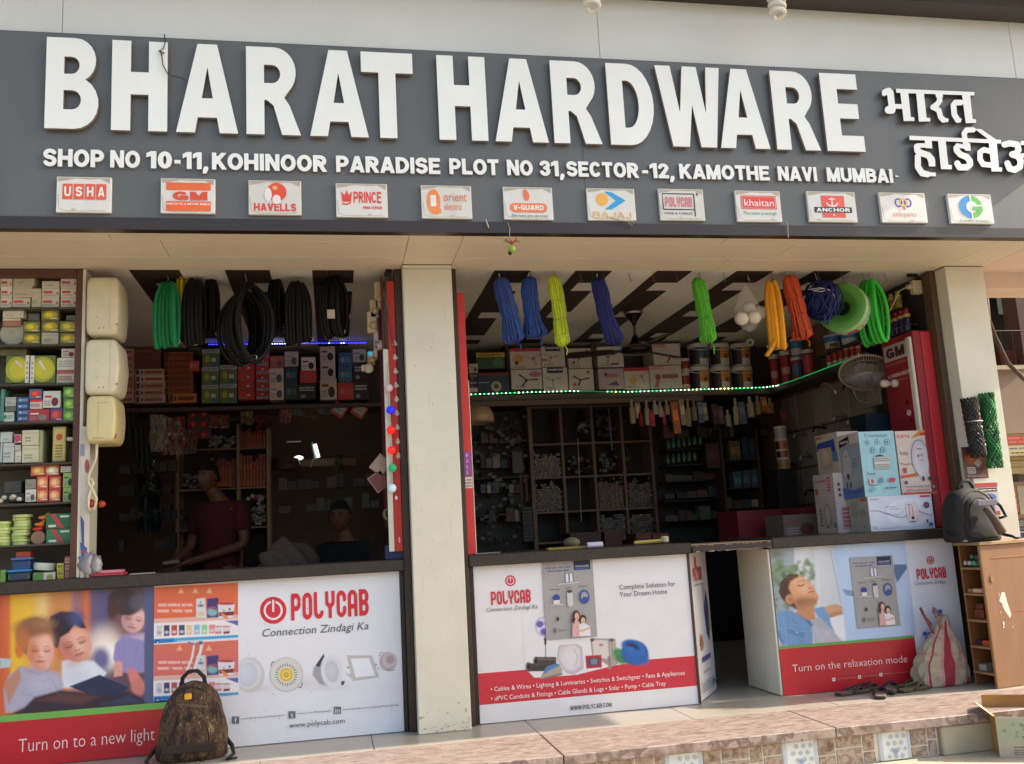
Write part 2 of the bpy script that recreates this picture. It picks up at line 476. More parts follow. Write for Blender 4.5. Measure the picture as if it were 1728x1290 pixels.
class PF(Face):
 """face on the plane Y addressed directly in photo pixels"""
 def __init__(s, mb, Y, lay=0.0006):
  s.mb = mb; s.Y = Y; s.l = lay; s.k = 1; s.n = Vector((0, -1, 0)); s.W = s.H = 1
 def pt(s, u, v, d=0.0):
  p = PY(u, v, s.Y); p.y -= s.l * s.k + d; return p
 def _fr(s, x0, y0, x1, y1, h):
  a = PY(x0, y0, s.Y); b = PY(x1, y1, s.Y); c = PY((x0 + x1) / 2, (y0 + y1) / 2 - h, s.Y)
  z = (a.z + b.z) / 2
  g = Face(s.mb, (a.x, s.Y, z), (1, 0, 0), (0, 0, 1), b.x - a.x, c.z - z, s.l); g.k = s.k; s.k += 1
  return g
 def text(s, t, x0, y0, x1, y1, hgt, col, h=0.1): s._fr(x0, y0, x1, y1, hgt).text(t, 0, 0, 1, 1, col, h)
 def thin(s, t, x0, y0, x1, y1, hgt, col, slant=0.0, off=0.0): s._fr(x0, y0, x1, y1, hgt).thin(t, 0, 0, 1, 1, col, slant, off)
 def lines(s, x0, y0, x1, y1, hgt, n, col): s._fr(x0, y0, x1, y1, hgt).lines(0, 0, 1, 1, n, col)
def smooth(x): x = np.clip(x, 0, 1); return x * x * (3 - 2 * x)
class Paint:
 def __init__(s, U, V): s.U = U; s.V = V; s.C = np.zeros(U.shape + (3,))
 def fill(s, c): s.C[:] = np.array(lin(c)[:3])
 def mix(s, m, c):
  m = np.clip(m, 0, 1)[..., None]; s.C = s.C * (1 - m) + np.array(lin(c)[:3]) * m
 def ell(s, cx, cy, rx, ry, c, ang=0, soft=1.0, a=1.0):
  t = math.radians(ang); dx = s.U - cx; dy = s.V - cy
  x = (dx * math.cos(t) + dy * math.sin(t)) / rx; y = (-dx * math.sin(t) + dy * math.cos(t)) / ry
  d = (np.hypot(x, y) - 1) * min(rx, ry); s.mix(a * smooth(.5 - d / (2 * soft)), c)
 def poly(s, pts, c, soft=0.8, a=1.0):
  P = pts + [pts[0]]; d = pdist(s.U, s.V, P); ins = np.zeros(s.U.shape, bool)
  for (x1, y1), (x2, y2) in zip(P[:-1], P[1:]):
   if y1 == y2: continue
   k = ((y1 > s.V) != (y2 > s.V)) & (s.U < (x2 - x1) * (s.V - y1) / (y2 - y1) + x1); ins ^= k
  d = np.where(ins, -d, d); s.mix(a * smooth(.5 - d / (2 * soft)), c)
 def line(s, pts, w, c, soft=0.7, a=1.0):
  d = pdist(s.U, s.V, pts) - w / 2; s.mix(a * smooth(.5 - d / (2 * soft)), c)
 def hgrad(s, stops):
  xs = [p[0] for p in stops]; cs = np.array([lin(p[1])[:3] for p in stops])
  for k in range(3): s.C[..., k] = np.interp(s.U, xs, cs[:, k])
 def grain(s, a=.05):
  r = np.random.RandomState(3); n = r.normal(0, a, s.U.shape); n = (n + np.roll(n, 1, 0) + np.roll(n, 1, 1)) / 1.7
  s.C = np.clip(s.C * (1 + n[..., None]), 0, 1)
def draw_face(E, Ln, cx, cy, rx, ry, ang, base, lt, dc, ls=1, lip='a8505a'):
 t = math.radians(ang); ct, st = math.cos(t), math.sin(t)
 L = lambda x, y: (cx + rx * x * ct - ry * y * st, cy + rx * x * st + ry * y * ct)
 E(cx, cy, rx, ry, base, ang, 3)
 E(*L(-.6 * ls, -.1), rx * .5, ry * .85, dc, ang, 26, .6); E(*L(.35 * ls, .15), rx * .45, ry * .55, lt, ang, 26, .75); E(*L(.1, -.55), rx * .5, ry * .25, lt, ang, 22, .45)
 for sx in (-.42, .44):
  E(*L(sx, -.02), rx * .27, ry * .12, dc, ang, 9, .6)
  Ln([L(sx - .2, .0), L(sx - .08, .06), L(sx + .1, .06), L(sx + .22, .0)], rx * .055, '3a201c', .85)
  Ln([L(sx - .24, -.2), L(sx, -.27), L(sx + .24, -.2)], rx * .07, dc, .6)
 E(*L(.06, .2), rx * .10, ry * .22, lt, ang, 9, .7); E(*L(-.06 * ls, .24), rx * .09, ry * .18, dc, ang, 9, .35)
 Ln([L(-.13, .36), L(0, .41), L(.15, .36)], rx * .06, dc, .7); E(*L(-.1, .35), rx * .035, ry * .03, '5a2c28', ang, 3, .7); E(*L(.12, .35), rx * .035, ry * .03, '5a2c28', ang, 3, .7)
 E(*L(.02, .60), rx * .26, ry * .065, lip, ang, 5, .8); Ln([L(-.26, .58), L(0, .60), L(.28, .57)], rx * .035, '6a2c30', .8); E(*L(.02, .70), rx * .2, ry * .04, dc, ang, 8, .5)
 E(*L(-.5, .35), rx * .22, ry * .16, lip, ang, 20, .25); E(*L(.5, .35), rx * .22, ry * .16, lip, ang, 20, .25); E(*L(0, 1.0), rx * .5, ry * .1, dc, ang, 16, .5)
def painted(name, x0, x1, z0, z1, Y, painter, parent, step=0.0035, mt=None):
 nx = max(2, int((x1 - x0) / step)); nz = max(2, int((z1 - z0) / step))
 xs = np.linspace(x0, x1, nx + 1); zs = np.linspace(z0, z1, nz + 1)
 Xg, Zg = np.meshgrid(xs, zs, indexing='ij')
 w = np.stack([Xg - CAM[0], np.full(Xg.shape, Y - CAM[1]), Zg - CAM[2]], -1); k = w @ FF
 p = Paint(CX + F * (w @ RR) / k, CY - F * (w @ UU) / k)
 painter(p)
 o3 = np.array(ORG[parent.name])
 V = np.stack([Xg, np.full(Xg.shape, Y), Zg], -1).reshape(-1, 3) - o3
 n2 = nz + 1
 a = (np.arange(nx)[:, None] * n2 + np.arange(nz)[None, :]).ravel()
 Fq = np.stack([a, a + n2, a + n2 + 1, a + 1], 1)
 me = bpy.data.meshes.new(name)
 me.vertices.add(len(V)); me.vertices.foreach_set('co', V.ravel())
 me.loops.add(Fq.size); me.loops.foreach_set('vertex_index', Fq.ravel())
 me.polygons.add(len(Fq)); me.polygons.foreach_set('loop_start', np.arange(len(Fq)) * 4)
 me.polygons.foreach_set('loop_total', np.full(len(Fq), 4)); me.update(calc_edges=True)
 ca = me.color_attributes.new('Col', 'FLOAT_COLOR', 'POINT')
 ca.data.foreach_set('color', np.concatenate([p.C.reshape(-1, 3), np.ones((len(V), 1))], 1).astype(np.float32).ravel())
 me.materials.append(mt or PRINT)
 ob = bpy.data.objects.new(name, me); COL.objects.link(ob); ob.parent = parent; ORG[ob.name] = tuple(o3)
 return ob
# ================================================================ setting
ZT = 2.82          # soffit height
G = 'Signboard'
M_ROAD = mat('road', '8a8175', 0.9, 3, 0.3, bump=0.4, bscale=40)
M_MARBLE = mat('step_marble', None, 0.5, 5, 0.3, bump=0.15, bscale=50, stretch=(1, 5, 1),
               ramp=[(0.32, '56443d'), (0.43, '8b766b'), (0.50, 'a08f85'), (0.55, '6a554c'), (0.68, 'a99a8f')])
M_TILE = mat('platform_tile', 'a39a8c', 0.32, 4, 0.15, rvar=0.1)
M_CREAM = mat('cream_cladding', 'd7d1bf', 0.42, 3.2, 0.13, bump=0.02, bscale=8, rvar=0.06)
M_SOFF = mat('soffit_cladding', 'dccdb2', 0.5, 2.0, 0.08, rvar=0.05)
M_WHITE = mat('wall_cladding', 'dadad6', 0.45, 1.8, 0.1, rvar=0.05)
M_SIGN = mat('sign_grey', '626261', 0.42, 3.5, 0.12, stretch=(2.2, 1, .35), rvar=0.08)
M_TRIM = mat('sign_trim', '33261f', 0.3, 5, 0.2)
M_LETTER = mat('acrylic_letter', None, 0.22, 5, 0.05)
M_GRAN = mat('counter_granite', '3a332f', 0.22, 60, 0.35, rvar=0.08)
M_DARK = mat('dark_wood', None, 0.5, 9, 0.3, stretch=(1, 1, 6))
M_WALLIN = mat('inner_wall', '7d5f4a', 0.8, 5, 0.25)
M_CEIL = mat('ceiling_cream', 'e4ddd0', 0.45, 3, 0.08)
M_CBROWN = mat('ceiling_brown', '38251d', 0.6, 5, 0.2)
M_CONC = mat('concrete', 'b5a88f', 0.85, 4, 0.25, bump=0.3, bscale=30)
M_WOOD = mat('plywood', None, 0.6, 7, 0.22, stretch=(2, 2, 0.4), bump=0.05)
road = MB().box(-30, 40, -40, -1.7, -0.6, -0.42, '8a8175').build('road', M_ROAD, kind='structure')
lstep = MB().bbox(-6, 9, -1.7, -0.94, -0.42, -0.205, 'b5a88f', 0.012).build('lower_step', M_CONC, kind='structure')
plat = empty('platform', (0, -0.9, 0)); tag(plat, kind='structure')
MB().box(-6, 9, -0.93, 6.0, -0.42, -0.051, 'b3a898').build('base', M_CONC, plat)
for i in range(12):
 x0 = -4.4 + i * 0.92
 boxpart('floor_tile', M_TILE, x0, x0 + 0.916, -0.42, 0.12, -0.05, 0.0, 'b3a898', plat, 0.0015)
MB().box(-6, 9, 0.124, 6.0, -0.05, -0.002, 'b3a898').build('inner_floor', M_TILE, plat)
xs = [-4.6, -2.2, -0.4, 1.12, 2.62, 4.9, 7.5]
for a, b in zip(xs[:-1], xs[1:]):
 boxpart('marble_slab', M_MARBLE, a, b - 0.004, -0.975, -0.424, -0.050, 0.001, 'a28a7c', plat, 0.004)
M_STONE = mat('riser_stone', None, 0.6, 14, 0.35, bump=0.3, bscale=60, ramp=[(0.35, '6a564c'), (0.45, '94806f'), (0.52, 'b09c8a'), (0.58, '7c685c'), (0.66, 'a89684')])
M_GROUT = mat('grout', 'ddd6c8', 0.8, 20, 0.1)
MB().box(-3, 3.24, -0.9315, -0.93, -0.205, -0.052, 'd0c6b4').build('grout_bed', M_GROUT, plat)
def riser_tile(x0, x1, z0, z1): boxpart('stone_tile', M_STONE, x0 + .005, x1 - .005, -0.937, -0.9317, z0 + .004, z1 - .004, 'a08a78', plat, 0.0015)
def blue_tile(x0, x1):
 t = boxpart('patterned_tile', PLAST, x0 + .003, x1 - .003, -0.942, -0.9317, -0.203, -0.053, 'd5dadb', plat, 0.002)
 mb = MB(); f = Face(mb, (x0, -0.942, -0.205), (1, 0, 0), (0, 0, 1), x1 - x0, 0.152, 0.0003)
 f.rect(0.03, 0.02, 0.12, 0.98, 'b4bcc4'); f.rect(0.88, 0.02, 0.97, 0.98, 'b4bcc4')
 for r in range(4):
  for c in range(3):
   cx = .3 + c * .2 + (.1 if r % 2 else 0); cy = .15 + r * .22
   if cx < .8: f.poly([(cx - .07, cy), (cx, cy - .09), (cx + .07, cy), (cx, cy + .09)], 'a9b4b4')
 f.poly([(.42, .3), (.5, .2), (.58, .3), (.5, .42)], '8a9cc0')
 mb.build('tile_pattern', PLAST, t)
blues = [XU(1150, -.94, -.1), XU(1345, -.94, -.1), XU(1530, -.94, -.1)]
blues = [(XU(a, -.94, -.1), XU(b, -.94, -.1)) for a, b in ((1122, 1186), (1320, 1380), (1482, 1536))]
prev = -1.2
for (a, b) in blues + [(3.235, None)]:
 x = prev; k = 0
 while x < a - 0.02:
  wv = min([0.105, 0.16, 0.075, 0.2][k % 4], a - x)
  if k % 2: riser_tile(x, x + wv, -0.118, -0.053); riser_tile(x, x + wv, -0.203, -0.118)
  else: riser_tile(x, x + wv, -0.145, -0.053) ; riser_tile(x, x + wv, -0.203, -0.145)
  x += wv; k += 1
 if b: blue_tile(a, b); prev = b
cb = MB(); a0, b0 = 3.25, 3.56
cb.bbox(a0, b0, -0.962, -0.93, -0.205, -0.052, 'a0937c', .006)
cbo = cb.build('concrete_patch', M_CONC, plat)
soff = empty('soffit', (1.5, -0.4, ZT)); tag(soff, kind='structure')
def sp(x0, x1, y0, y1, m=M_SOFF): boxpart('soffit_panel', m, x0 + .0015, x1 - .0015, y0 + .0015, y1 - .0015, ZT, ZT + 0.02, 'd3c2a4', soff, 0.0012)
for a, b in ((-3.2, -1.15), (-1.15, 0.466), (0.466, 0.78), (0.78, 2.4), (2.4, 4.0), (4.0, 4.28)): sp(a, b, -0.74, -0.575)
for a, b in ((-3.2, -0.9), (-0.9, 0.466), (0.466, 0.78), (0.78, 2.9), (2.9, 4.28), (4.28, 4.6)): sp(a, b, -0.575, -0.27)
for a, b in ((-3.2, 0.466), (0.466, 0.78), (0.78, 2.6), (2.6, 4.28), (4.28, 4.6)): sp(a, b, -0.27, 0.0 if a not in (0.466, 4.28) else -0.132)
sp(4.28, 4.6, -0.74, -0.575); sp(4.6, 5.94, -0.74, 0.02, mat('pink_render', 'd8bfae', 0.7, 3, 0.1))
MB().box(-3.2, 5.94, -0.735, 0.0, ZT + 0.021, ZT + 0.04, '6a5a48').build('backing_board', M_DARK, soff)
ceil = empty('ceiling', (1.5, 1.2, ZT)); tag(ceil, kind='structure')
MB().box(-3.2, 4.6, 0.001, 6.0, ZT + 0.006, ZT + 0.05, 'd2c6b4').build('ceiling_sheet', M_CEIL, ceil)
def brown(x0, x1, y0, y1): MB().box(x0, x1, y0, y1, ZT + 0.001, ZT + 0.0055, '3c2a22').build('ceiling_board', M_CBROWN, ceil)
for (xa, xb) in ((-1.18, -0.89), (-0.62, -0.35), (-0.09, 0.17), (1.08, 1.32), (1.63, 1.88), (2.2, 2.45), (2.78, 3.05), (3.36, 3.64)):
 xm = xa + 0.36 * (xb - xa)
 brown(xa, xm, 0.003, 2.3)
 for y0, y1 in ((0.003, 0.30), (0.525, 1.14), (1.34, 1.95), (2.15, 2.3)): brown(xm + .001, xb, y0, y1)
iw = MB().box(-3.3, 4.7, 4.6, 4.75, -0.002, ZT, '4a3f38').build('inner_wall_back', M_WALLIN, kind='structure')
iw = MB().box(4.285, 4.45, 0.06, 4.6, 0.0, ZT, '4a3f38').build('inner_wall_right', M_WALLIN, kind='structure')
iw = MB().box(-3.3, -3.15, 0.05, 4.6, 0.0, ZT, '4a3f38').build('inner_wall_left', M_WALLIN, kind='structure')
iw = MB().box(0.52, 0.72, 0.06, 1.3, 0.0, ZT, '4a3f38').build('inner_partition', M_WALLIN, kind='structure')
def pillar(name, x0, x1, label, zb=0.001):
 r = MB().bbox(x0, x1, -0.13, 0.05, zb, ZT - 0.002, 'd9d2bb', 0.003).build(name, M_CREAM)
 tag(r, label, 'pillar'); return r
p1 = pillar('pillar', 0.466, 0.775, 'cream clad pillar standing between the two shop openings')
MB().box(0.466, 0.775, -0.1312, -0.1306, 2.79, 2.7925, '6a5a48').build('joint_line', M_DARK, p1)
mb = MB()
for _ in range(60):
 x = random.uniform(.48, .76); z = random.uniform(.1, 2.6); r = random.uniform(.0015, .004)
 mb.box(x, x + r, -0.1309, -0.1304, z, z + r * random.uniform(.7, 3), random.choice(['9a8f7a', '8a7460', 'b3a78f']))
for k in range(60):
 x = random.uniform(.467, .772); z = random.uniform(.003, .22) * random.random(); r = random.uniform(.003, .010); mb.box(x, min(x + r * 1.6, .774), -0.1309, -0.1304, z + .002, z + .002 + r * random.uniform(.4, 1), random.choice(['b0a68c', 'a39878', 'bdb296']))
for x, z in ((.60, 1.9), (.70, 1.15), (.52, .8), (.64, 2.3)): mb.box(x, x + .002, -.1309, -.1304, z, z + random.uniform(.05, .14), 'bfb49a')
mb.build('stains', PAINT, p1)
p2 = pillar('pillar', 4.285, 4.59, 'cream clad pillar at the right end of the shop front')
def frame(x0, x1, y0, y1, lab, z0=0.001, col='3b2a20'):
 r = MB().bbox(x0, x1, y0, y1, z0, ZT - .003, col, 0.003).build('door_frame', M_DARK)
 tag(r, lab, 'door frame'); return r
frame(0.42, 0.462, -0.04, 0.05, 'dark door frame on the left side of the middle pillar')
frame(0.779, 0.815, -0.04, 0.05, 'dark door frame on the right side of the middle pillar')
frame(4.235, 4.281, -0.02, 0.08, 'worn brown door frame beside the right end pillar', 0.9, '54402e')
uw = empty('upper_wall', (1.5, -0.68, 3.93)); tag(uw, 'pale grey clad wall above the signboard', 'wall')
jx = [XU(105, -.7, 4.0), XU(1012, -.7, 4.0), XU(1712, -.7, 4.05)]
ed = [-3.4] + jx + [5.94]
for a, b in zip(ed[:-1], ed[1:]): boxpart('cladding_panel', M_WHITE, a + .0015, b - .0015, -0.70, -0.66, 3.935, 4.60, 'd5d8cf', uw, 0.0015)
MB().box(-3.4, 5.94, -0.66, -0.6, 3.9, 4.6, '8a8a84').build('wall_backing', M_DARK, uw)
led = empty('overhang', (1.5, -1.1, 4.5)); tag(led, kind='structure')
boxpart('overhang_slab', M_WHITE, -3.4, 5.94, -1.35, -0.6, 4.6, 4.75, 'd5d8cf', led)
zf = PY(1600, 8, -0.86).z
boxpart('overhang_trim', M_TRIM, -3.4, 5.94, -0.88, -0.70, zf, 4.6, '4a3a30', led)
boxpart('upper_floor', M_WHITE, -3.4, 5.94, -0.75, 4.7, 4.751, 7.5, 'd5d8cf', led)
SY = -0.75
sg = empty('signboard', (1.5, SY, 2.82))
tag(sg, 'long grey shop signboard with big white raised letters above both openings', 'signboard')
jm = XU(978, SY, 3.6)
for a, b in ((-3.2, jm), (jm, 5.94)): boxpart('sign_panel', M_SIGN, a + .0008, b - .0008, SY, SY + 0.03, 2.885, 3.928, '6b6e72', sg, 0.001)
boxpart('sign_trim', M_TRIM, -3.2, 5.94, SY - 0.012, SY + 0.05, ZT - 0.004, 2.883, '33261f', sg, 0.002)
MB().box(-3.2, 5.94, SY + .031, SY + .07, 2.83, 3.92, '555555').build('sign_backing', M_DARK, sg)
def bl(ch):
 w = 1.0; s = .29
 def bowl(x0, x1, y0, y1, t, n=9, k=.62):
  """outer and inner bowl paths, straight part to k of the width"""
  xm = x0 + (x1 - x0) * (1 - k)
  o = arc(xm, (y0 + y1) / 2, x1 - xm, (y1 - y0) / 2, 90, -90, n)
  i = arc(xm, (y0 + y1) / 2, x1 - xm - t, (y1 - y0) / 2 - .17, 90, -90, n)
  return o, i
 if ch == 'H': return [[(0, 0), (.34, 0), (.34, .40), (.66, .40), (.66, 0), (1, 0), (1, 1), (.66, 1), (.66, .65), (.34, .65), (.34, 1), (0, 1)]]
 if ch == 'A': return [[(0, 0), (.30, 0), (.345, .17), (.655, .17), (.70, 0), (1, 0), (.66, 1), (.34, 1)], [(.41, .385), (.5, .735), (.59, .385)]]
 if ch == 'T': return [[(.33, 0), (.66, 0), (.66, .76), (1, .76), (1, 1), (0, 1), (0, .76), (.33, .76)]]
 if ch == 'E': return [[(0, 0), (1, 0), (1, .20), (.42, .20), (.42, .42), (.93, .42), (.93, .61), (.42, .61), (.42, .80), (.97, .80), (.97, 1), (0, 1)]]
 if ch == 'W': return [[(.19, 0), (.44, 0), (.53, .52), (.62, 0), (.86, 0), (1, 1), (.79, 1), (.735, .42), (.64, 1), (.42, 1), (.335, .42), (.235, 1), (0, 1)]]
 if ch == 'D':
  return [[(0, 0)] + [(0, 1)] + arc(.45, .5, .55, .5, 90, -90, 14), [(.34, .21)] + arc(.42, .5, .25, .29, -90, 90, 12) + [(.34, .79)]]
 if ch == 'B':
  o = [(0, 0), (0, 1)] + arc(.55, .755, .39, .245, 90, -62, 9) + arc(.55, .285, .45, .285, 62, -90, 9)
  return [o, [(.34, .21), (.5, .21)] + arc(.5, .315, .17, .105, -90, 90, 8)[1:] + [(.34, .42)], [(.34, .60), (.48, .60)] + arc(.48, .695, .15, .095, -90, 90, 8)[1:] + [(.34, .79)]]
 if ch == 'R':
  o = [(0, 0), (.33, 0), (.33, .39), (.38, .39), (.5, .33), (.65, 0), (1, 0), (.80, .33), (.70, .425)] + arc(.52, .715, .40, .285, -48, 90, 10) + [(0, 1)]
  return [o, [(.33, .585), (.48, .585)] + arc(.48, .69, .15, .105, -90, 90, 8)[1:] + [(.33, .795)]]
ZL0, ZL1 = 3.364, 3.886
def base_v(u): return 221.5 + (u - 75) * 0.0287
BIG = [('B', 74.5, 167), ('H', 187, 282), ('A', 297, 402), ('R', 416, 508), ('A', 523.5, 622.5), ('T', 611.5, 693), ('H', 742, 824.5), ('A', 836.5, 926.5),
       ('R', 936, 1017), ('D', 1031.5, 1102.5), ('W', 1104, 1213), ('A', 1217, 1300.5), ('R', 1312, 1386), ('E', 1397, 1461)]
for k, (ch, a, b) in enumerate(BIG):
 YF = SY - 0.035
 zc = ZL0 if ch not in 'TW' else ZL0
 if ch == 'T':   # extents read at the top bar
  xa, xb = XU(611.5 - 3, YF, 3.85), XU(695.5, YF, 3.85)
 elif ch == 'W': xa, xb = XU(1104, YF, ZL1), XU(1212.5, YF, ZL1)
 elif ch == 'D': xa, xb = XU(1031.5, YF, ZL0), XU(1103, YF, 3.62)
 elif ch == 'B': xa, xb = XU(74.5, YF, ZL0), XU(165.94, YF, 3.5)
 else: xa, xb = XU(a, YF, ZL0), XU(b, YF, ZL0)
 mb = MB()
 mb.prism(bl(ch), lambda x, y, d, xa=xa, xb=xb: (xa + (xb - xa) * x, SY - 0.012 - d, ZL0 + (ZL1 - ZL0) * y), 'efeee8', 0.023, '8f7f72')
 mb.build('raised_letter', M_LETTER, sg)
 mb = MB()   # dark spacer edge behind each letter
 mb.prism([[(.5 + (p[0] - .5) * .97, .5 + (p[1] - .5) * .985) for p in bl(ch)[0]]], lambda x, y, d, xa=xa, xb=xb: (xa + (xb - xa) * x, SY - 0.001 - d, ZL0 + (ZL1 - ZL0) * y), '6a5b50', 0.010)
WORDS = [('SHOP', 72, 175, 264), ('NO', 185.5, 235.94, 267), ('10', 246.5, 290, 268.5), ('-', 294, 304, 268), ('11,', 308, 351.5, 270), ('KOHINOOR', 357.5, 552, 273), ('PARADISE', 567.5, 743.5, 280),
         ('PLOT', 759, 842.5, 285), ('NO', 856.5, 900, 288), ('31,', 911.7, 953, 290), ('SECTOR', 957, 1079, 292), ('-', 1085, 1095, 294), ('12,', 1098, 1139, 295), ('KAMOTHE', 1148, 1300, 294),
         ('NAVI', 1314.5, 1380.5, 296), ('MUMBAI', 1397.5, 1509, 297)]
zb = PY(72, 280.3, SY - .02).z; ztop = PY(72, 250.5, SY - .02).z
zb2 = PY(1400, 305.94, SY - .02).z; zt2 = PY(1400, 282.5, SY - .02).z
for (wd, a, b, vm) in WORDS:
 xa, xb = XU(a, SY - .02, zb), XU(b, SY - .02, zb)
 hh = 0.112 if wd not in ('-',) else 0.085
 t_ = (xa + 1.4) / 5.1
 zz0 = zb + (zb2 - zb) * t_; zz1 = ztop + (zt2 - ztop) * t_
 gl = [bold(c, hh) for c in wd]; gap = 0.055
 if wd == '-':
  MB().bbox(xa, xb, SY - .018, SY - .001, zz0 + (zz1 - zz0) * .32, zz0 + (zz1 - zz0) * .52, 'efeee8', .001).build('address_letter', M_LETTER, sg); continue
 tot = sum(g[0] for g in gl) + gap * (len(wd) - 1); x = 0
 for (w, lp) in gl:
  mb = MB()
  mb.prism(lp, lambda p, q, d, x=x: (xa + (x + p) / tot * (xb - xa), SY - .001 - d, zz0 + (zz1 - zz0) * q), 'f0efe9', 0.017, '9c8f84')
  mb.build('address_letter', M_LETTER, sg); x += w + gap
MB().prism([[(1511, 299.5), (1518, 298.2), (1511, 296)]], lambda u, v, d: PY(u, v, SY - .003 - d), 'f0efe9', .008).build('address_letter', M_LETTER, sg)
def dv(strokes, extra=(), name='raised_letter', clip=None):
 q = lambda p: (1478 + p[0] / 6.912, 130 + p[1] / 6.912)
 st = [([q(p) for p in s_], w_ / 6.912 / 2) for s_, w_ in strokes]
 po = [[q(p) for p in s_] for s_ in extra]
 allp = [p for s_, _ in st for p in s_] + [p for s_ in po for p in s_]
 x0 = min(p[0] for p in allp) - 9; x1 = max(p[0] for p in allp) + 9; y0 = min(p[1] for p in allp) - 9; y1 = max(p[1] for p in allp) + 9
 def fn(X, Y):
  d = np.full(X.shape, 99.0)
  for s_, r_ in st: d = np.minimum(d, pdist(X, Y, s_) - r_)
  for s_ in po:
   P = s_ + [s_[0]]; e = pdist(X, Y, P); ins = np.zeros(X.shape, bool)
   for (ax, ay), (bx, by) in zip(P[:-1], P[1:]):
    if ay != by: ins ^= ((ay > Y) != (by > Y)) & (X < (bx - ax) * (Y - ay) / (by - ay) + ax)
   d = np.minimum(d, np.where(ins, -e, e))
  return d
 lp = contour(fn, x0, x1, y0, y1, 0.55, 0.12)
 MB().prism(lp, lambda u, v, d: PY(u, v, SY - .004 - d), 'f1f0ea', 0.032, '8f7f72').build(name, M_LETTER, sg)
dv([([(120, 175), (150, 165), (170, 190), (180, 290), (190, 360)], 78), ([(150, 385), (185, 385)], 92), ([(190, 345), (330, 345)], 55), ([(95, 175), (95, 200)], 50),
 ([(800, 500), (815, 505)], 44), ([(740, 200), (745, 280), (715, 320), (665, 355)], 62), ([(690, 365), (735, 390), (755, 470), (790, 505)], 62), ([(990, 300), (930, 300), (905, 330), (915, 440), (955, 505)], 66)],
   [[(235, 138), (1152, 178), (1148, 218), (238, 186)], [(285, 180), (378, 184), (408, 470), (448, 472), (450, 516), (325, 516)], [(470, 190), (560, 194), (592, 478), (634, 480), (634, 520), (502, 522)],
 [(1005, 205), (1100, 210), (1128, 492), (1168, 496), (1170, 538), (1048, 540)], [(695, 190), (780, 190), (785, 240), (700, 240)], [(775, 470), (848, 488), (845, 528), (760, 528)], [(960, 470), (1003, 490), (990, 530), (950, 530)]])
dv([([(480, 815), (485, 860), (520, 885), (610, 915), (650, 960)], 74), ([(490, 930), (490, 1050), (540, 1125), (600, 1137)], 72), ([(495, 800), (560, 800)], 52), ([(640, 960), (655, 1010)], 74),
 ([(940, 830), (945, 860), (985, 905), (1060, 935), (1095, 980), (1100, 1020), (1065, 1055), (975, 1055), (950, 1010)], 72), ([(950, 800), (1060, 820)], 50),
 ([(1340, 870), (1260, 850), (1215, 880), (1215, 960), (1250, 1020), (1340, 1030)], 62), ([(1135, 618), (1060, 620), (1030, 660), (1040, 740), (1060, 830)], 62)],
   [[(392, 686), (1460, 735), (1462, 778), (392, 736)], [(570, 740), (652, 742), (658, 836), (575, 830)], [(725, 750), (815, 752), (845, 1025), (888, 1030), (886, 1078), (760, 1076)],
 [(1318, 770), (1410, 775), (1435, 1055), (1474, 1058), (1472, 1104), (1350, 1104)], [(1150, 606), (1230, 610), (1415, 740), (1320, 735)], [(1025, 770), (1100, 775), (1108, 862), (1045, 862)],
 [(600, 1110), (700, 1118), (698, 1160), (590, 1158)], [(612, 960), (690, 960), (696, 1044), (618, 1044)]])
dv([([(1500, 790), (1560, 775), (1650, 790), (1665, 850), (1640, 890), (1590, 905)], 70), ([(1590, 905), (1660, 930), (1690, 980), (1680, 1050), (1620, 1085), (1560, 1070), (1535, 1010)], 72), ([(1690, 920), (1790, 915)], 50)],
   [[(1690, 748), (1960, 760), (1960, 800), (1690, 795)], [(1790, 770), (1880, 772), (1900, 1120), (1800, 1115)]])
boxpart('sign_edge_light', M_SIGN, -3.2, 5.94, SY + .001, SY + .045, 3.9285, 3.934, '6b6e72', sg, .001)
PQ = [(94.5, 303, 188.3, 355, 'white plaque with four red letter squares, leftmost on the sign'),
      (271, 305.6, 363, 356.6, 'white plaque with orange bars above and below two wide letters'),
      (419.6, 309, 508, 359, 'white plaque with a round red emblem over red capitals'),
      (567.6, 312.8, 653, 364.5, 'white plaque with a small red crown beside red lettering'),
      (712, 316.7, 794.8, 366, 'white plaque with an orange looped letter and lowercase words'),
      (851, 320, 931.3, 367.3, 'white plaque with an orange lozenge under a small seated figure'),
      (992.6, 322, 1070, 368.8, 'white plaque with a yellow disc and blue arrow head'),
      (1114.6, 322.8, 1186, 368.8, 'white plaque with pink lettering inside a black rounded frame'),
      (1244.4, 326, 1315.4, 371, 'white plaque with white script on a red box and green line below'),
      (1365.94, 327, 1442, 371.6, 'white plaque with a white anchor on a red square'),
      (1488.6, 328.8, 1560, 373, 'white plaque with intertwined yellow and violet rings'),
      (1604.5, 331, 1671.6, 374.8, 'white plaque with a blue and green split ring, rightmost on the sign')]
OR = 'e8603c'
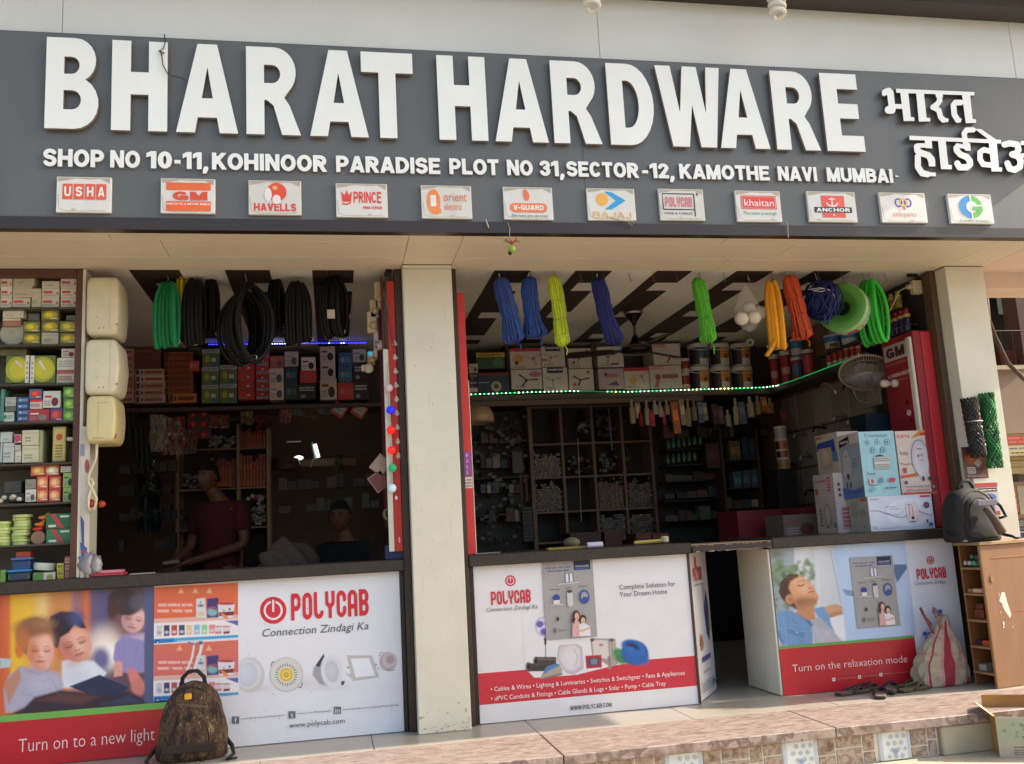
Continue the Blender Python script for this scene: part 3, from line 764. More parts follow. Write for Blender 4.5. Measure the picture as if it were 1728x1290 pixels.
for k, (u0, v0, u1, v1, lab) in enumerate(PQ):
 a = PY(u0, v1 - 1, SY - .02); b = PY(u1, v0 + 2, SY - .02)
 zc = (a.z + b.z) / 2; hh = .098
 zc = PY((u0 + u1) / 2, (v0 + v1) / 2, SY - .02).z
 pl = MB().bbox(a.x, b.x, SY - .022, SY - .0005, zc - hh, zc + hh, random.choice(['dedbd3', 'e2ded6', 'd8d4ca']), .002).build('brand_plaque', PLAST)
 tag(pl, lab, 'plaque', 'brand plaques along the bottom of the sign')
 mb = MB(); f = Face(mb, (a.x, SY - .022, zc - hh), (1, 0, 0), (0, 0, 1), b.x - a.x, 2 * hh, 0.0004)
 f.poly([(.02, .98), (.02, .86), (.2, .9), (.35, .95), (.6, .93), (.8, .95), (.97, .82), (.98, .98)], 'b5a793')
 f.band([(.03, .5), (.05, .1), (.2, .04), (.9, .05)], .02, 'c4baa8'); f.ell(random.uniform(.1, .9), .08, .05, .03, 'c8c0b0', 7)
 if k == 0:
  for i, c in enumerate('USHA'):
   f.rect(.11 + i * .205, .36, .11 + i * .205 + .185, .80, OR)
  for i, c in enumerate('USHA'): f.text(c, .145 + i * .205, .44, .145 + i * .205 + .12, .72, 'f6efe8')
 if k == 1:
  f.rect(.10, .66, .92, .88, 'ec6a36'); f.rect(.10, .06, .92, .34, 'ec6a36'); f.text('GM', .22, .37, .86, .62, 'e0522e', .13)
  f.text('SWITCH TO A BETTER WORLD', .11, .235, .91, .29, 'f6efe8')
 if k == 2:
  f.text('HAVELLS', .10, .10, .90, .33, 'e2452f', .11)
  f.circ(.53, .66, .19, 'e5502e'); f.ell(.37, .58, .07, .2, 'e9e7e2', 14); f.ell(.53, .44, .08, .14, 'e9e7e2', 14); f.ell(.5, .78, .05, .06, 'f0b070', 10)
 if k == 3:
  f.text('PRINCE', .34, .42, .88, .76, 'e2452f', .09); f.poly([(.12, .45), (.10, .76), (.17, .64), (.21, .80), (.25, .64), (.31, .76), (.29, .45)], 'e2452f')
  f.band([(.12, .4), (.2, .37), (.29, .42)], .04, 'e2452f'); f.text('PIPING SYSTEMS', .52, .24, .89, .32, 'e2452f')
 if k == 4:
  f.ell(.24, .5, .135, .38, 'f28a45', 18); f.rect(.18, .36, .29, .70, 'e9e7e2'); f.poly([(.28, .2), (.38, .3), (.38, .17), (.3, .12)], 'f28a45')
  f.thin('orient', .44, .52, .90, .80, 'ee7a40'); f.thin('electric', .45, .26, .80, .46, 'ee7a40')
 if k == 5:
  f.ell(.2, .36, .08, .14, 'f08050', 12); f.ell(.8, .36, .08, .14, 'f08050', 12); f.rect(.2, .22, .8, .50, 'f08050'); f.text('V-GUARD', .19, .29, .81, .44, 'faf0e6')
  f.thin('The name you can trust', .14, .08, .88, .15, '333333'); f.ell(.47, .72, .06, .15, 'ee7a50', 12); f.ell(.45, .86, .04, .07, 'ee7a50', 10)
 if k == 6:
  f.circ(.31, .65, .13, 'f0b050'); f.poly([(.36, .90), (.52, .88), (.80, .62), (.50, .34), (.36, .34), (.60, .62)], '2f9fdc'); f.text('BAJAJ', .10, .07, .90, .26, 'eab060', .06)
 if k == 7:
  f.band([(.08, .34), (.08, .84), (.78, .84), (.78, .34), (.08, .34)], .035, '2b2526'); f.band([(.78, .84), (.78, .12)], .035, '2b2526')
  f.text('POLYCAB', .13, .42, .73, .74, 'e0707a', .08); f.thin('WIRE & CABLES', .08, .18, .72, .25, '333333'); f.text('R', .84, .78, .88, .88, '333333')
 if k == 8:
  f.rect(.11, .40, .90, .84, 'e5483c'); f.rect(.13, .43, .88, .81, 'f4d5cd'); f.rect(.14, .44, .87, .80, 'e5483c'); f.thin('khaitan', .18, .50, .84, .72, 'faf0ec'); f.thin('The name is enough', .14, .22, .88, .33, '3f9a78')
 if k == 9:
  f.rect(.28, .14, .76, .86, 'ea5a44'); f.rect(.12, .30, .90, .48, '1e1e22'); f.text('ANCHOR', .16, .33, .86, .45, 'f2f2f2')
  f.band([(.5, .5), (.5, .8)], .05, 'f4e4dc'); f.band([(.38, .62), (.42, .54), (.5, .5), (.58, .54), (.62, .62)], .05, 'f4e4dc'); f.band([(.43, .74), (.57, .74)], .04, 'f4e4dc'); f.circ(.51, .22, .02, 'f4e4dc')
 if k == 10:
  for cx, c in ((.40, '4a3fa0'), (.60, '4a3fa0'), (.50, 'eeb040')): f.band([(cx + .07 * math.cos(t * .4), .66 + .13 * math.sin(t * .4)) for t in range(17)], .05, c)
  f.band([(.5, .55), (.52, .42)], .05, 'd06040'); f.thin('asianpaints', .24, .2, .76, .36, 'd88078')
 if k == 11:
  f.ell(.50, .56, .27, .38, '2f8fd0', 18, 90, 270); f.ell(.50, .56, .27, .38, '5fb848', 18, -90, 90); f.ell(.52, .56, .13, .2, 'e9e7e2', 16); f.rect(.49, .16, .52, .96, 'e9e7e2'); f.rect(.5, .58, .78, .63, 'e9e7e2')
  f.rect(.53, .44, .72, .56, '5fb848'); f.thin('Crompton Greaves', .20, .06, .82, .13, '333333')
 mb.build('plaque_print', PLAST, pl)
# ================================================================ helpers for stock
def CR(ox, oy, s): return lambda x0, y0, x1, y1: (ox + x0 / s, oy + y0 / s, ox + x1 / s, oy + y1 / s)
L1 = CR(0, 440, 4.3); L2 = CR(0, 720, 4.3); K3 = CR(130, 440, 4.9625); K4 = CR(400, 440, 4.9625)
K5 = CR(190, 660, 3.907); K6 = CR(430, 660, 3.907); K7 = CR(740, 440, 4.96); K8 = CR(1020, 440, 4.96)
R1 = CR(1300, 430, 4.777); R3 = CR(760, 660, 4.447); R4 = CR(1050, 660, 4.447); R5 = CR(1340, 680, 5.375)
def rectY(q, Y):
 u0, v0, u1, v1 = q
 um, vm = (u0 + u1) / 2, (v0 + v1) / 2
 return PY(u0, vm, Y).x, PY(u1, vm, Y).x, PY(um, v1, Y).z, PY(um, v0, Y).z
def dk(c, k):
 if isinstance(c, str): c = [int(c[i:i + 2], 16) for i in (0, 2, 4)]
 return tuple(max(0, min(255, v * k)) for v in c[:3])
def deco(f, kind, c):
 if kind == 'logo':      # white box, red mark, grey lines
  f.rect(.08, .45, .6, .72, c); f.lines(.08, .15, .8, .36, 2, '9a9a9a'); f.rect(.84, .3, .94, .6, c)
 elif kind == 'glow':    # yellow product picture
  f.ell(.5, .5, .42, .38, c); f.ell(.45, .52, .22, .2, dk(c, 1.25)); f.lines(.55, .1, .95, .25, 1, 'e8e8d8')
 elif kind == 'band': f.rect(0, .72, 1, .97, c); f.lines(.1, .2, .8, .55, 3, dk(c, .8))
 elif kind == 'side': f.rect(.03, .12, .14, .88, dk(c, .55)); f.rect(.2, .25, .26, .7, '2a2a2a'); f.rect(.32, .28, .9, .68, c)
 elif kind == 'green': f.rect(0, .80, 1, 1, 'b9b8b4'); f.lines(.1, .84, .9, .96, 1, '6a5a8a'); f.ell(.3, .45, .14, .2, 'b8b838'); f.rect(.55, .3, .8, .5, 'd8d8d0'); f.rect(.6, .08, .95, .2, '2f70a0')
 elif kind == 'redw': f.poly([(.5, .5), (.62, .62), (.74, .5), (.62, .38)], 'e8d0c8'); f.rect(.1, .08, .5, .25, '8a6a3a')
 elif kind == 'redb': f.rect(.05, .08, .95, .4, '8a8a98'); f.poly([(.4, .65), (.5, .75), (.6, .65), (.5, .55)], 'e8d0c8')
 elif kind == 'pic': f.rect(.1, .6, .5, .72, c); f.ell(.68, .35, .2, .26, dk(c, .6)); f.lines(.08, .1, .45, .45, 3, '9a8a88')
 elif kind == 'dots': f.ell(.3, .5, .15, .2, c); f.lines(.5, .3, .9, .7, 3, c)
 elif kind == 'tall': f.rect(.1, .06, .9, .94, dk(c, 1.1)); f.ell(.5, .7, .25, .1, 'c05040'); f.lines(.2, .1, .8, .5, 5, '7a6a40')
 elif kind == 'diag': f.poly([(.15, 1), (.33, 1), (.72, 0), (.52, 0)], 'c04048'); f.rect(.55, .72, .9, .86, 'd8d8c8'); f.rect(.1, .1, .4, .25, 'd8d8c8')
 elif kind == 'lines': f.lines(.1, .2, .9, .8, 3, '9a9a9a')
 elif kind == 'dark': f.lines(.1, .5, .9, .8, 2, 'c8b8b8'); f.ell(.3, .2, .15, .1, '8a8a8a')
def mute(c, k=.14):
 c = [int(c[i:i + 2], 16) for i in (0, 2, 4)] if isinstance(c, str) else c
 g = sum(c[:3]) / 3
 return (c[0] + (g * 1.02 - c[0]) * k, c[1] + (g * .97 - c[1]) * k, c[2] + (g * .86 - c[2]) * k)
def carton(q, Y, dep, col, label, cat='box', kind=None, c='b83a3a', group=None, name='carton', rot=0.0, mt=None, zb=None):
 col = mute(col)
 x0, x1, z0, z1 = rectY(q, Y)
 if zb is not None: z0 = zb
 if z1 - z0 < 0.01: z1 = z0 + 0.01
 x0 += .001; x1 -= .001; z1 -= .001
 cx = (x0 + x1) / 2
 Mx = Matrix.Translation((cx, Y, 0)) @ Matrix.Rotation(rot, 4, 'Z') @ Matrix.Translation((-cx, -Y, 0))
 o = MB().bbox(x0, x1, Y, Y + dep, z0, z1, col, .0015, Mx).build(name, mt or CARD, org=(cx, Y + dep / 2, z0))
 tag(o, label, cat, group)
 if not kind and x1 - x0 > .05 and z1 - z0 > .03: kind = lambda f: (f.lines(random.uniform(.08, .3), .2, random.uniform(.5, .8), random.uniform(.35, .6), 2, dk(col, .72)), f.rect(.0, .78, 1, .82, dk(col, .88)))
 if kind:
  mb = MB(); ax = Mx.to_3x3() @ Vector((1, 0, 0))
  f = Face(mb, Mx @ Vector((x0, Y, z0)), ax, (0, 0, 1), x1 - x0, z1 - z0, .0004)
  if callable(kind): kind(f)
  else: deco(f, kind, c)
  mb.build('printed_front', mt or CARD, o)
 return o
ORD = ['topmost', 'second from top', 'third from top', 'fourth from top', 'fifth from top', 'sixth from top', 'seventh from top', 'lowest']
def stack(Q, x0, x1, yt, yb, n, Y, dep, col, phrase, kind=None, c='b83a3a', group=None, jit=.004, zb=None):
 """n alike boxes piled up; label = ordinal + phrase"""
 q = Q(x0, yt, x1, yb); h = (q[3] - q[1]) / n
 for i in range(n):
  j = random.uniform(-jit, jit) * 200
  o = 'lowest' if (i == n - 1 and n > 1) else ORD[i]
  lab = (phrase + ', ' + o + ' of its pile') if n > 1 else phrase
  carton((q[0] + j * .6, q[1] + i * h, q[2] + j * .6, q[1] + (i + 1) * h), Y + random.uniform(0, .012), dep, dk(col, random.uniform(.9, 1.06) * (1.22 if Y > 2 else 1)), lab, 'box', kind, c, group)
# ================================================================ left display cabinet
cabz = [PY(70, v, .02).z for v in (520, 582, 648, 712, 782, 849, 918)]
dc = empty('display_cabinet', (-1.9, .12, 1.003)); tag(dc, 'brown framed display cabinet full of small boxes at the far left', 'cabinet')
XL, XR = -2.6, -1.432
boxpart('stile', M_DARK, XR - .035, XR, -.03, .30, 1.003, ZT - .004, '5a3524', dc)
boxpart('top_rail', M_DARK, XL, XR - .036, -.03, 0.02, ZT - .05, ZT - .004, '5a3524', dc)
boxpart('back_board', M_DARK, XL, XR - .036, .30, .315, 1.003, ZT - .004, '6a6656', dc)
for z in cabz: boxpart('shelf_board', M_DARK, XL, XR - .036, .0, .299, z - .012, z, '4a463c', dc)
cab = ', left cabinet'
sh = ['top shelf', 'second shelf', 'third shelf', 'fourth shelf', 'fifth shelf', 'sixth shelf', 'seventh shelf', 'bottom shelf']
GB = 'small boxes stored in the left display cabinet'
def cb_(Q, x0, y0, x1, y1, col, phrase, s, kind=None, c='b83a3a', Y=.03, dep=.14):
 carton(Q(x0, y0, x1, y1), Y + random.uniform(0, .02), dep, col, phrase + ' on the ' + sh[s] + cab, 'box', kind, c, GB, rot=random.uniform(-.07, .07))
stack(L1, 2, 88, 130, 340, 3, .03, .16, 'd6d2c8', 'white box with red mark at the left end of the top shelf' + cab, 'logo', 'd0504a', GB)
cb_(L1, 95, 112, 250, 182, 'c9bd9e', 'plain cream box topping the second pile', 0)
cb_(L1, 90, 184, 235, 268, 'cdc4ab', 'plain cream box in the middle of the second pile', 0)
cb_(L1, 92, 270, 220, 338, 'd6d2c8', 'white red-marked box under two plain cream ones', 0, 'logo', 'd0504a')
cb_(L1, 228, 202, 300, 338, 'cfc6ae', 'narrow upright blank cream box', 0)
cb_(L1, 303, 148, 430, 200, 'd2cab4', 'plain box topping the third pile', 0)
stack(L1, 303, 430, 201, 338, 2, .03, .16, 'd6d2c8', 'white red-marked box in the third pile of the top shelf' + cab, 'logo', 'd0504a', GB)
stack(L1, 438, 558, 130, 338, 3, .03, .16, 'd6d2c8', 'white red-marked box beside the brown stile on the top shelf' + cab, 'logo', 'd0504a', GB)
for i, (a, b, c_, d_) in enumerate(((165, 440, 290, 522), (165, 525, 292, 606), (298, 355, 428, 435), (298, 437, 428, 520), (430, 437, 555, 520), (430, 525, 555, 606))):
 cb_(L1, a, b, c_, d_, '6f7038', ['upper olive box with yellow picture left of the pile', 'lower olive box with yellow picture left of the pile', 'olive and yellow box highest', 'olive and yellow box second of the middle pile', 'upper olive and yellow box next to the stile', 'lower olive and yellow box next to the stile'][i], 1, 'glow', 'b5a52c')
cb_(L1, 300, 522, 425, 607, 'b8b2a2', 'blank grey box under the yellow ones', 1)
cb_(L1, 205, 382, 288, 438, '8a8880', 'small grey box behind the yellow ones, left', 1, Y=.08)
cb_(L1, 478, 395, 550, 435, '8f8c84', 'small grey box above the yellow ones, right', 1, Y=.08)
cb_(L1, 18, 355, 172, 415, 'cfc8b4', 'white wrapped box above the round lamp', 1)
cb_(L1, 18, 418, 150, 478, 'b06a50', 'red striped packet above the round lamp', 1, 'band', 'c8c0b0')
p = PY(*L1(85, 545, 85, 545)[:2], .04); zz = cabz[1] + .078
ob = MB().lathe([(.02, 0), (.06, .01), (.075, .022), (.072, .03), (.05, .03), (.045, .024), (.02, .024), (.015, .03)], 'a9aa98', Matrix.Translation((p.x, .09, zz)) @ Matrix.Rotation(math.pi / 2, 4, 'X'), 20).build('downlight', PLAST, smooth=True)
tag(ob, 'round recessed lamp in clear wrap standing on the second shelf' + cab, 'lamp')
for i, (a, b) in enumerate(((40, 212), (218, 402))):
 def kk(f, i=i):
  f.ell(.5, .5, .5, .46, 'a9b02e', 18); f.ell(.55, .5, .38, .36, 'c9c032', 16)
  if i: f.rect(0, 0, .16, 1, 'd8d6cc'); f.poly([(.3, .8), (.42, .82), (.62, .5), (.55, .48)], 'e0d8d8')
  else: f.rect(.84, 0, 1, 1, 'd8d6cc'); f.poly([(.4, .78), (.46, .82), (.72, .6), (.7, .55)], 'e0d8d8')
  for k in range(4): f.rect(.06 if i else .9, .15 + .18 * k, .1 if i else .95, .22 + .18 * k, '6a6a5a')
 carton(L1(a, 688, b, 890), .03, .1, '5f7a2a', ['large yellow and green box standing left' , 'large yellow and green box standing right'][i] + ' on the third shelf' + cab, 'box', kk, group=GB)
cb_(L1, 410, 795, 552, 888, 'd2ccba', 'lower white red-edged box', 2, 'band', 'c0685a')
cb_(L1, 410, 704, 552, 793, 'd4cfbe', 'upper white red-edged box', 2, 'lines')
cb_(L1, 445, 637, 552, 702, 'c9bfae', 'small white and red box atop the pile', 2, 'pic', 'd04030')
cb_(L1, 0, 642, 195, 688, '6f6a3c', 'folded olive packet lying over the yellow boxes', 2, Y=.05)
cb_(L1, 0, 930, 30, 1168, '4a8a80', 'teal box cut by the frame edge', 3)
cb_(L1, 36, 1060, 116, 1096, '5a6a58', 'dark green flat box', 3)
cb_(L1, 36, 990, 116, 1058, 'a5a89e', 'grey plain box above the white one', 3)
cb_(L1, 10, 1098, 102, 1170, 'c9d0c4', 'white box with green oval', 3, 'dots', '4a8a60')
stack(L1, 120, 208, 990, 1170, 4, .03, .14, '2a5a90', 'small blue box on the fourth shelf' + cab, 'dots', 'b0b8c8', GB)
cb_(L1, 210, 930, 305, 1003, '3466a0', 'blue box with red ball picture', 3, 'glow', 'c04038')
cb_(L1, 215, 1005, 310, 1078, 'c8c0b8', 'white box with red top', 3, 'band', 'd03028')
cb_(L1, 312, 945, 440, 1068, 'd2d0c8', 'large white box with small red label', 3, 'pic', 'c03830')
cb_(L1, 205, 1080, 358, 1170, 'c02830', 'red box with white switch picture', 3, 'pic', 'd8d4c0')
cb_(L1, 362, 1070, 455, 1170, '5a4080', 'violet and red box', 3, 'glow', 'c84840')
stack(L1, 458, 552, 912, 1168, 3, .03, .14, '5f9a3a', 'lime green box next to the stile on the fourth shelf' + cab, 'glow', '8fbf50', GB)
cb_(L2, 0, 40, 88, 116, 'b9c2bc', 'pale box at the left, upper', 4); cb_(L2, 0, 118, 18, 262, 'b4bcb8', 'pale box at the left edge, lower', 4); cb_(L2, 20, 118, 100, 262, 'b5c0c0', 'pale blue upright box', 4)
cb_(L2, 104, 55, 154, 120, 'b88a90', 'small pink marked box', 4, 'glow', 'b03050')
stack(L2, 104, 152, 132, 262, 3, .03, .12, 'c5c2b6', 'tiny white box on the fifth shelf' + cab, None, group=GB)
cb_(L2, 158, 25, 281, 136, 'cbc5a6', 'upper cream carton with green edge', 4); cb_(L2, 158, 138, 281, 262, 'cdc6a4', 'lower cream carton with green edge', 4)
cb_(L2, 283, 25, 310, 262, 'a9b07c', 'tall narrow greenish box', 4)
cb_(L2, 380, 0, 478, 255, 'b3a25a', 'tall yellow box with red emblem', 4, 'tall', 'b8a860')
cb_(L2, 482, 76, 545, 102, 'c8c4b4', 'flat white box by the stile', 4); cb_(L2, 482, 104, 545, 262, '5a5850', 'dark box by the stile', 4, Y=.1)
cb_(L2, 30, 395, 155, 485, '4c4a44', 'dark grey box behind the white flowers', 5, Y=.1)
cb_(L2, 30, 487, 176, 546, '4a4038', 'low brown box behind the white flowers', 5, Y=.1)
cb_(L2, 183, 382, 262, 452, '8b8878', 'grey taped box', 5); cb_(L2, 183, 455, 262, 547, 'cfcabc', 'white upright box', 5, 'pic', '8a8a8a')
stack(L2, 220, 325, 280, 357, 1, .03, .12, 'd0583c', 'red and yellow box highest in the pile on the sixth shelf' + cab, 'glow', 'd8a860', GB)
stack(L2, 328, 432, 280, 357, 1, .03, .12, 'd0583c', 'red and cream box top right in the pile on the sixth shelf' + cab, 'glow', 'd8c8a0', GB)
stack(L2, 266, 350, 360, 547, 2, .03, .12, 'd8503c', 'bright red box of the left column on the sixth shelf' + cab, 'glow', 'e0a070', GB)
stack(L2, 354, 440, 360, 547, 2, .03, .12, 'd0483c', 'bright red box of the right column on the sixth shelf' + cab, 'glow', 'e0a070', GB)
cb_(L2, 438, 285, 520, 332, 'c9c4b4', 'small white box over the green ones', 5)
stack(L2, 455, 535, 335, 547, 2, .03, .12, '9ac060', 'white and green box on the sixth shelf' + cab, 'pic', '407030', GB)
mb = MB(); p = PY(15, 835, .03)
for i in range(9):
 a = random.uniform(0, 6.3); mb.sphere((p.x + random.uniform(-.09, .06), .05 + random.uniform(0, .03), cabz[5] + random.uniform(.02, .045)), .017, .015, .014, 'd5cdb5', 8, 5)
tag(mb.build('flower_bunch', FABR, smooth=True), 'bunch of small white knobs lying on the sixth shelf' + cab, 'knobs')
for k, (xc, n) in enumerate(((8, 8), (150, 10))):
 mb = MB(); p = PY(xc / 4.3, 918, .1); z = cabz[6]
 grp = 'rolls of yellow green tape'
 for i in range(n):
  h = .0175; r = .052 + random.uniform(-.006, .004); dx = random.uniform(-.006, .006)
  o = MB().lathe([(r * .5, 0), (r * .97, 0), (r, .003), (r, h - .004), (r * .97, h - .001), (r * .5, h - .001)], 'c6cf86' if (i + k) % 3 else 'a9c060', Matrix.Translation((p.x + dx, .11, z + i * h)), 16).build('tape_roll', PLAST, smooth=False)
  tag(o, ['lowest', 'second', 'third', 'fourth', 'fifth', 'sixth', 'seventh', 'eighth', 'ninth', 'tenth'][i] + ' tape roll from the bottom of the ' + ['pale green pile at the frame edge', 'taller pale yellow pile'][k] + ', seventh shelf', 'tape', 'tape rolls in the left cabinet')
for i, (a, b, c_, cl, lab) in enumerate(((312, 660, 30, 'd87a30', 'orange plug lying highest'), (285, 710, 38, 'd06a28', 'orange plug in the middle'), (270, 745, 42, 'b83024', 'red plug above the wooden disc'))):
 p = PY(a / 4.3, 720 + b / 4.3, .05)
 o = MB().sphere((p.x, .06, p.z), .03, .022, .012, cl, 10, 7).tube([(p.x, .06, p.z), (p.x + .03, .06, p.z + .022)], .009, cl).build('plug', PLAST, smooth=True)
 tag(o, lab + ' on the seventh shelf' + cab, 'plug')
p = PY(276 / 4.3, 720 + 808 / 4.3, .05)
tag(MB().lathe([(.002, .012), (.036, .012), (.04, .008), (.04, 0)], '8a6a55', Matrix.Translation((p.x, .06, p.z)) @ Matrix.Rotation(math.pi / 2, 4, 'X'), 18).build('wooden_disc', PLAST), 'brown round disc leaning below the plugs' + cab, 'disc')
stack(L2, 334, 522, 630, 848, 2, .03, .15, '2c7a4c', 'dark green box with a red diagonal stripe' + cab, 'diag', group=GB)
cb_(L2, 0, 1040, 40, 1140, '7aa84a', 'green box cut by the frame edge', 7)
def tub(q, col, lid, lab):
 x0, x1, z0, z1 = rectY(q, .03); r = (x1 - x0) / 2; cx = (x0 + x1) / 2
 z0 = max(z0, 1.004)
 t = MB().bbox(x0 + .006, x1 - .006, .03, .14, z0, z1 - .014, col, .008).build('plastic_tub', GLASSY)
 boxpart('lid', PLAST, x0, x1, .025, .145, z1 - .013, z1, lid, t, .004); tag(t, lab, 'tub'); return t
tub(L2(48, 1040, 222, 1142), '4f6478', '3a86bc', 'blue-lidded clear tub standing on the counter in the left cabinet')
tub(L2(75, 952, 225, 1038), '3f5f9a', '4a70a8', 'blue clear tub on top of the blue-lidded one')
cb_(L2, 115, 908, 220, 950, 'b8402c', 'red packet lying on the blue tub', 7)
p = PY(320 / 4.3, 720 + 1015 / 4.3, .08)
tag(MB().lathe([(.03, -.02), (.058, -.02), (.06, .0), (.058, .02), (.03, .02)], 'c3c9b4', Matrix.Translation((p.x, .09, p.z)) @ Matrix.Rotation(.1, 4, 'Y'), 20).build('cable_roll', PLAST, smooth=False), 'pale roll lying on the green and white box' + cab, 'roll')
cb_(L2, 235, 1056, 405, 1142, '6f8a50', 'green box with a white picture panel', 7, lambda f: (f.rect(.48, .05, .98, .95, 'cfcfbe'), f.ell(.75, .5, .14, .3, 'a89a50'), f.ell(.2, .5, .14, .3, '4a9040')))
stack(L2, 412, 465, 990, 1142, 3, .03, .12, 'c8b83a', 'small yellow box on the bottom shelf' + cab, 'dots', '705a20', GB)
stack(L2, 468, 524, 940, 1142, 4, .03, .12, 'c8a8a0', 'small red and white box by the stile on the bottom shelf' + cab, 'band', 'b03030', GB)
# ================================================================ white heaters on the side of the cabinet
boxpart('side_lining', M_CREAM, -1.431, -1.412, -.03, .35, 1.003, ZT - .004, 'c9c0a6', dc)
def heater(q, lab, col, style):
 x0, x1, z0, z1 = rectY(q, -.06)
 r = empty('water_heater', (x0, .1, z0)); tag(r, lab, 'water heater', 'wall mounted white water heaters')
 W_, H_ = x1 - x0, z1 - z0
 prof = []
 n = 28
 def outline(k):
  P = []
  for i in range(n):
   a = 2 * math.pi * i / n
   cx, sx = math.cos(a), math.sin(a)
   e = .26
   x = .5 + .5 * math.copysign(abs(cx) ** e, cx); z = .5 + .5 * math.copysign(abs(sx) ** e, sx)
   if style == 0: x -= .35 * max(0, x - .75) * abs(z - .5)
   if style == 1: x -= .22 * max(0, x - .5) * (abs(z - .5) * 2) ** 2
   if style == 2: x -= .2 * max(0, x - .5) * (abs(z - .5) * 2) ** 3
   x = .5 + (x - .5) * k; z = .5 + (z - .5) * k
   P.append((x0 + x * W_, z0 + z * H_))
  return P
 mb = MB(); vs = []; lay = [(-.05, .80), (-.078, .86), (-.085, .93), (-.08, 1.0), (.12, 1.0), (.2, 1.0), (.215, .95)]
 lay = [(-.088, .82), (-.085, .90), (-.075, .96), (-.055, 1.0), (.16, 1.0), (.18, .96)]
 for y, k in lay:
  vs += [(p[0], y, p[1]) for p in outline(k)]
 fs = []
 for j in range(len(lay) - 1):
  for i in range(n):
   fs.append((j * n + i, j * n + (i + 1) % n, (j + 1) * n + (i + 1) % n, (j + 1) * n + i))
 fs.append(tuple(range(n))[::-1]); fs.append(tuple((len(lay) - 1) * n + i for i in range(n)))
 mb.add(vs, fs, col); b = mb.build('body', PLAST, r, smooth=True)
 mb = MB(); d = '2e2a22'
 for (a, b_) in ((.42, .03), (.55, .035), (.92, .09)):
  if style != 2: mb.sphere((x0 + a * W_, -.0865, z0 + b_ * H_ + .03), .005, .003, .005, d, 8, 5)
 if style == 2:
  mb.box(x0 + .06, x0 + .12, -.0895, -.088, z0 + .83 * H_, z0 + .836 * H_, '6a6048'); mb.box(x0 + .04, x0 + .1, -.0895, -.088, z0 + .09 * H_, z0 + .098 * H_, '6a6048')
  mb.sphere((x1 - .012, -.06, z0 + .08 * H_ + .02), .01, .01, .02, 'b04a28', 8, 6)
  mb.box(x0 + W_ * .42, x0 + W_ * .425, -.0893, -.088, z0 + .1 * H_, z0 + .9 * H_, 'a8986a')
 else:
  mb.box(x0 + W_ * .3, x0 + W_ * .38, -.0893, -.088, z0 + .6 * H_, z0 + .604 * H_, '8a8068'); mb.sphere((x0 + W_ * .35, -.088, z0 + .3 * H_), .003, .002, .003, d, 6, 4)
  mb.box(x0 + W_ * .72, x0 + W_ * .725, -.0893, -.087, z0 + .06 * H_, z0 + .94 * H_, 'b8ac8c')
 mb.build('fittings', PLAST, r)
 return r
heater((146, 468, 203.5, 567), 'topmost of the three white wall heaters, tall with a slight shoulder', 'd2c8aa', 0)
heater((144, 573, 204, 667), 'middle of the three white wall heaters, with a bulging glossy side', 'd4ccb0', 1)
heater((146, 668, 198, 748), 'lowest wall heater, yellowed with a cable hanging below', 'd0c190', 2)
mb = MB()
pts = [(164, 746), (162, 775), (150, 803), (149, 815), (156, 825), (163, 842), (160, 860), (153, 866), (149, 855), (150, 836), (158, 815), (154, 808), (148, 813)]
mb.tube([PY(u, v, -.05) for u, v in pts], .0075, 'cfc4a0', 7)
tag(mb.build('cable', PLAST, smooth=True), 'cream cable looping down under the lowest wall heater', 'cable')
for (u, v, r, lab) in ((152, 850, .028, 'orange round knob hanging inside the cable loop'), (172, 851, .022, 'smaller orange knob right of the cable loop')):
 p = PY(u, v, -.01); tag(MB().sphere(p, r, r, r * .9, 'a83a18', 12, 8).build('orange_knob', PLAST, smooth=True), lab, 'knob')
mb = MB(); f = PF(mb, -.034, .0005)
f.poly([(135, 990), (150, 990), (152, 720), (137, 720)], 'c9bfb0'); f.poly([(138, 950), (147, 965), (147, 925), (135, 915)], '2f5f9a'); f.poly([(138, 920), (142, 925), (142, 880), (136, 870)], '35508a')
f.ell(147, 787, 4, 12, 'a84a50', 10); f.rect(136, 770, 143, 750, '8a8aa0'); f.ell(143, 932, 4, 4, 'c03050', 8)
tag(mb.build('paper_strip', CARD, org=(-1.42, -.034, 1.0)), 'strip of white leaflets with blue print taped beside the left cabinet', 'leaflets')
mb = MB(); mb.bbox(-1.36, -1.18, -.03, .1, 1.003, 1.018, 'b8343a', .003)
tag(mb.build('tray', PLAST), 'flat red tray on the left counter', 'tray')
tag(MB().bbox(-1.35, -1.19, -.025, .08, 1.0185, 1.035, 'c87a90', .004).build('pink_pad', CARD), 'pink notepad lying on the red tray', 'notepad')
tag(MB().bbox(-1.15, -1.02, -.01, .06, 1.0025, 1.008, 'a8a49a', .001, Matrix.Identity(4)).build('paper_slip', CARD), 'white paper slips beside the red tray', 'papers')
mb = MB()
def crump(d, p):
 k = 1 + .3 * math.sin(9 * d.x + 4 * d.z) * math.cos(7 * d.y + 5 * d.z); return p * k
mb.sphere((-1.375, -.02, 1.075), .045, .04, .07, 'b9b4b8', 16, 12, crump); mb.sphere((-1.33, -.02, 1.07), .035, .03, .05, 'c5c2c8', 14, 10, crump)
tag(mb.build('plastic_bag', GLASSY, smooth=True), 'crumpled clear plastic bag at the end of the left cabinet', 'plastic bag')
RUB = mat('rubber', None, .55, 12, .15, spec=.2)
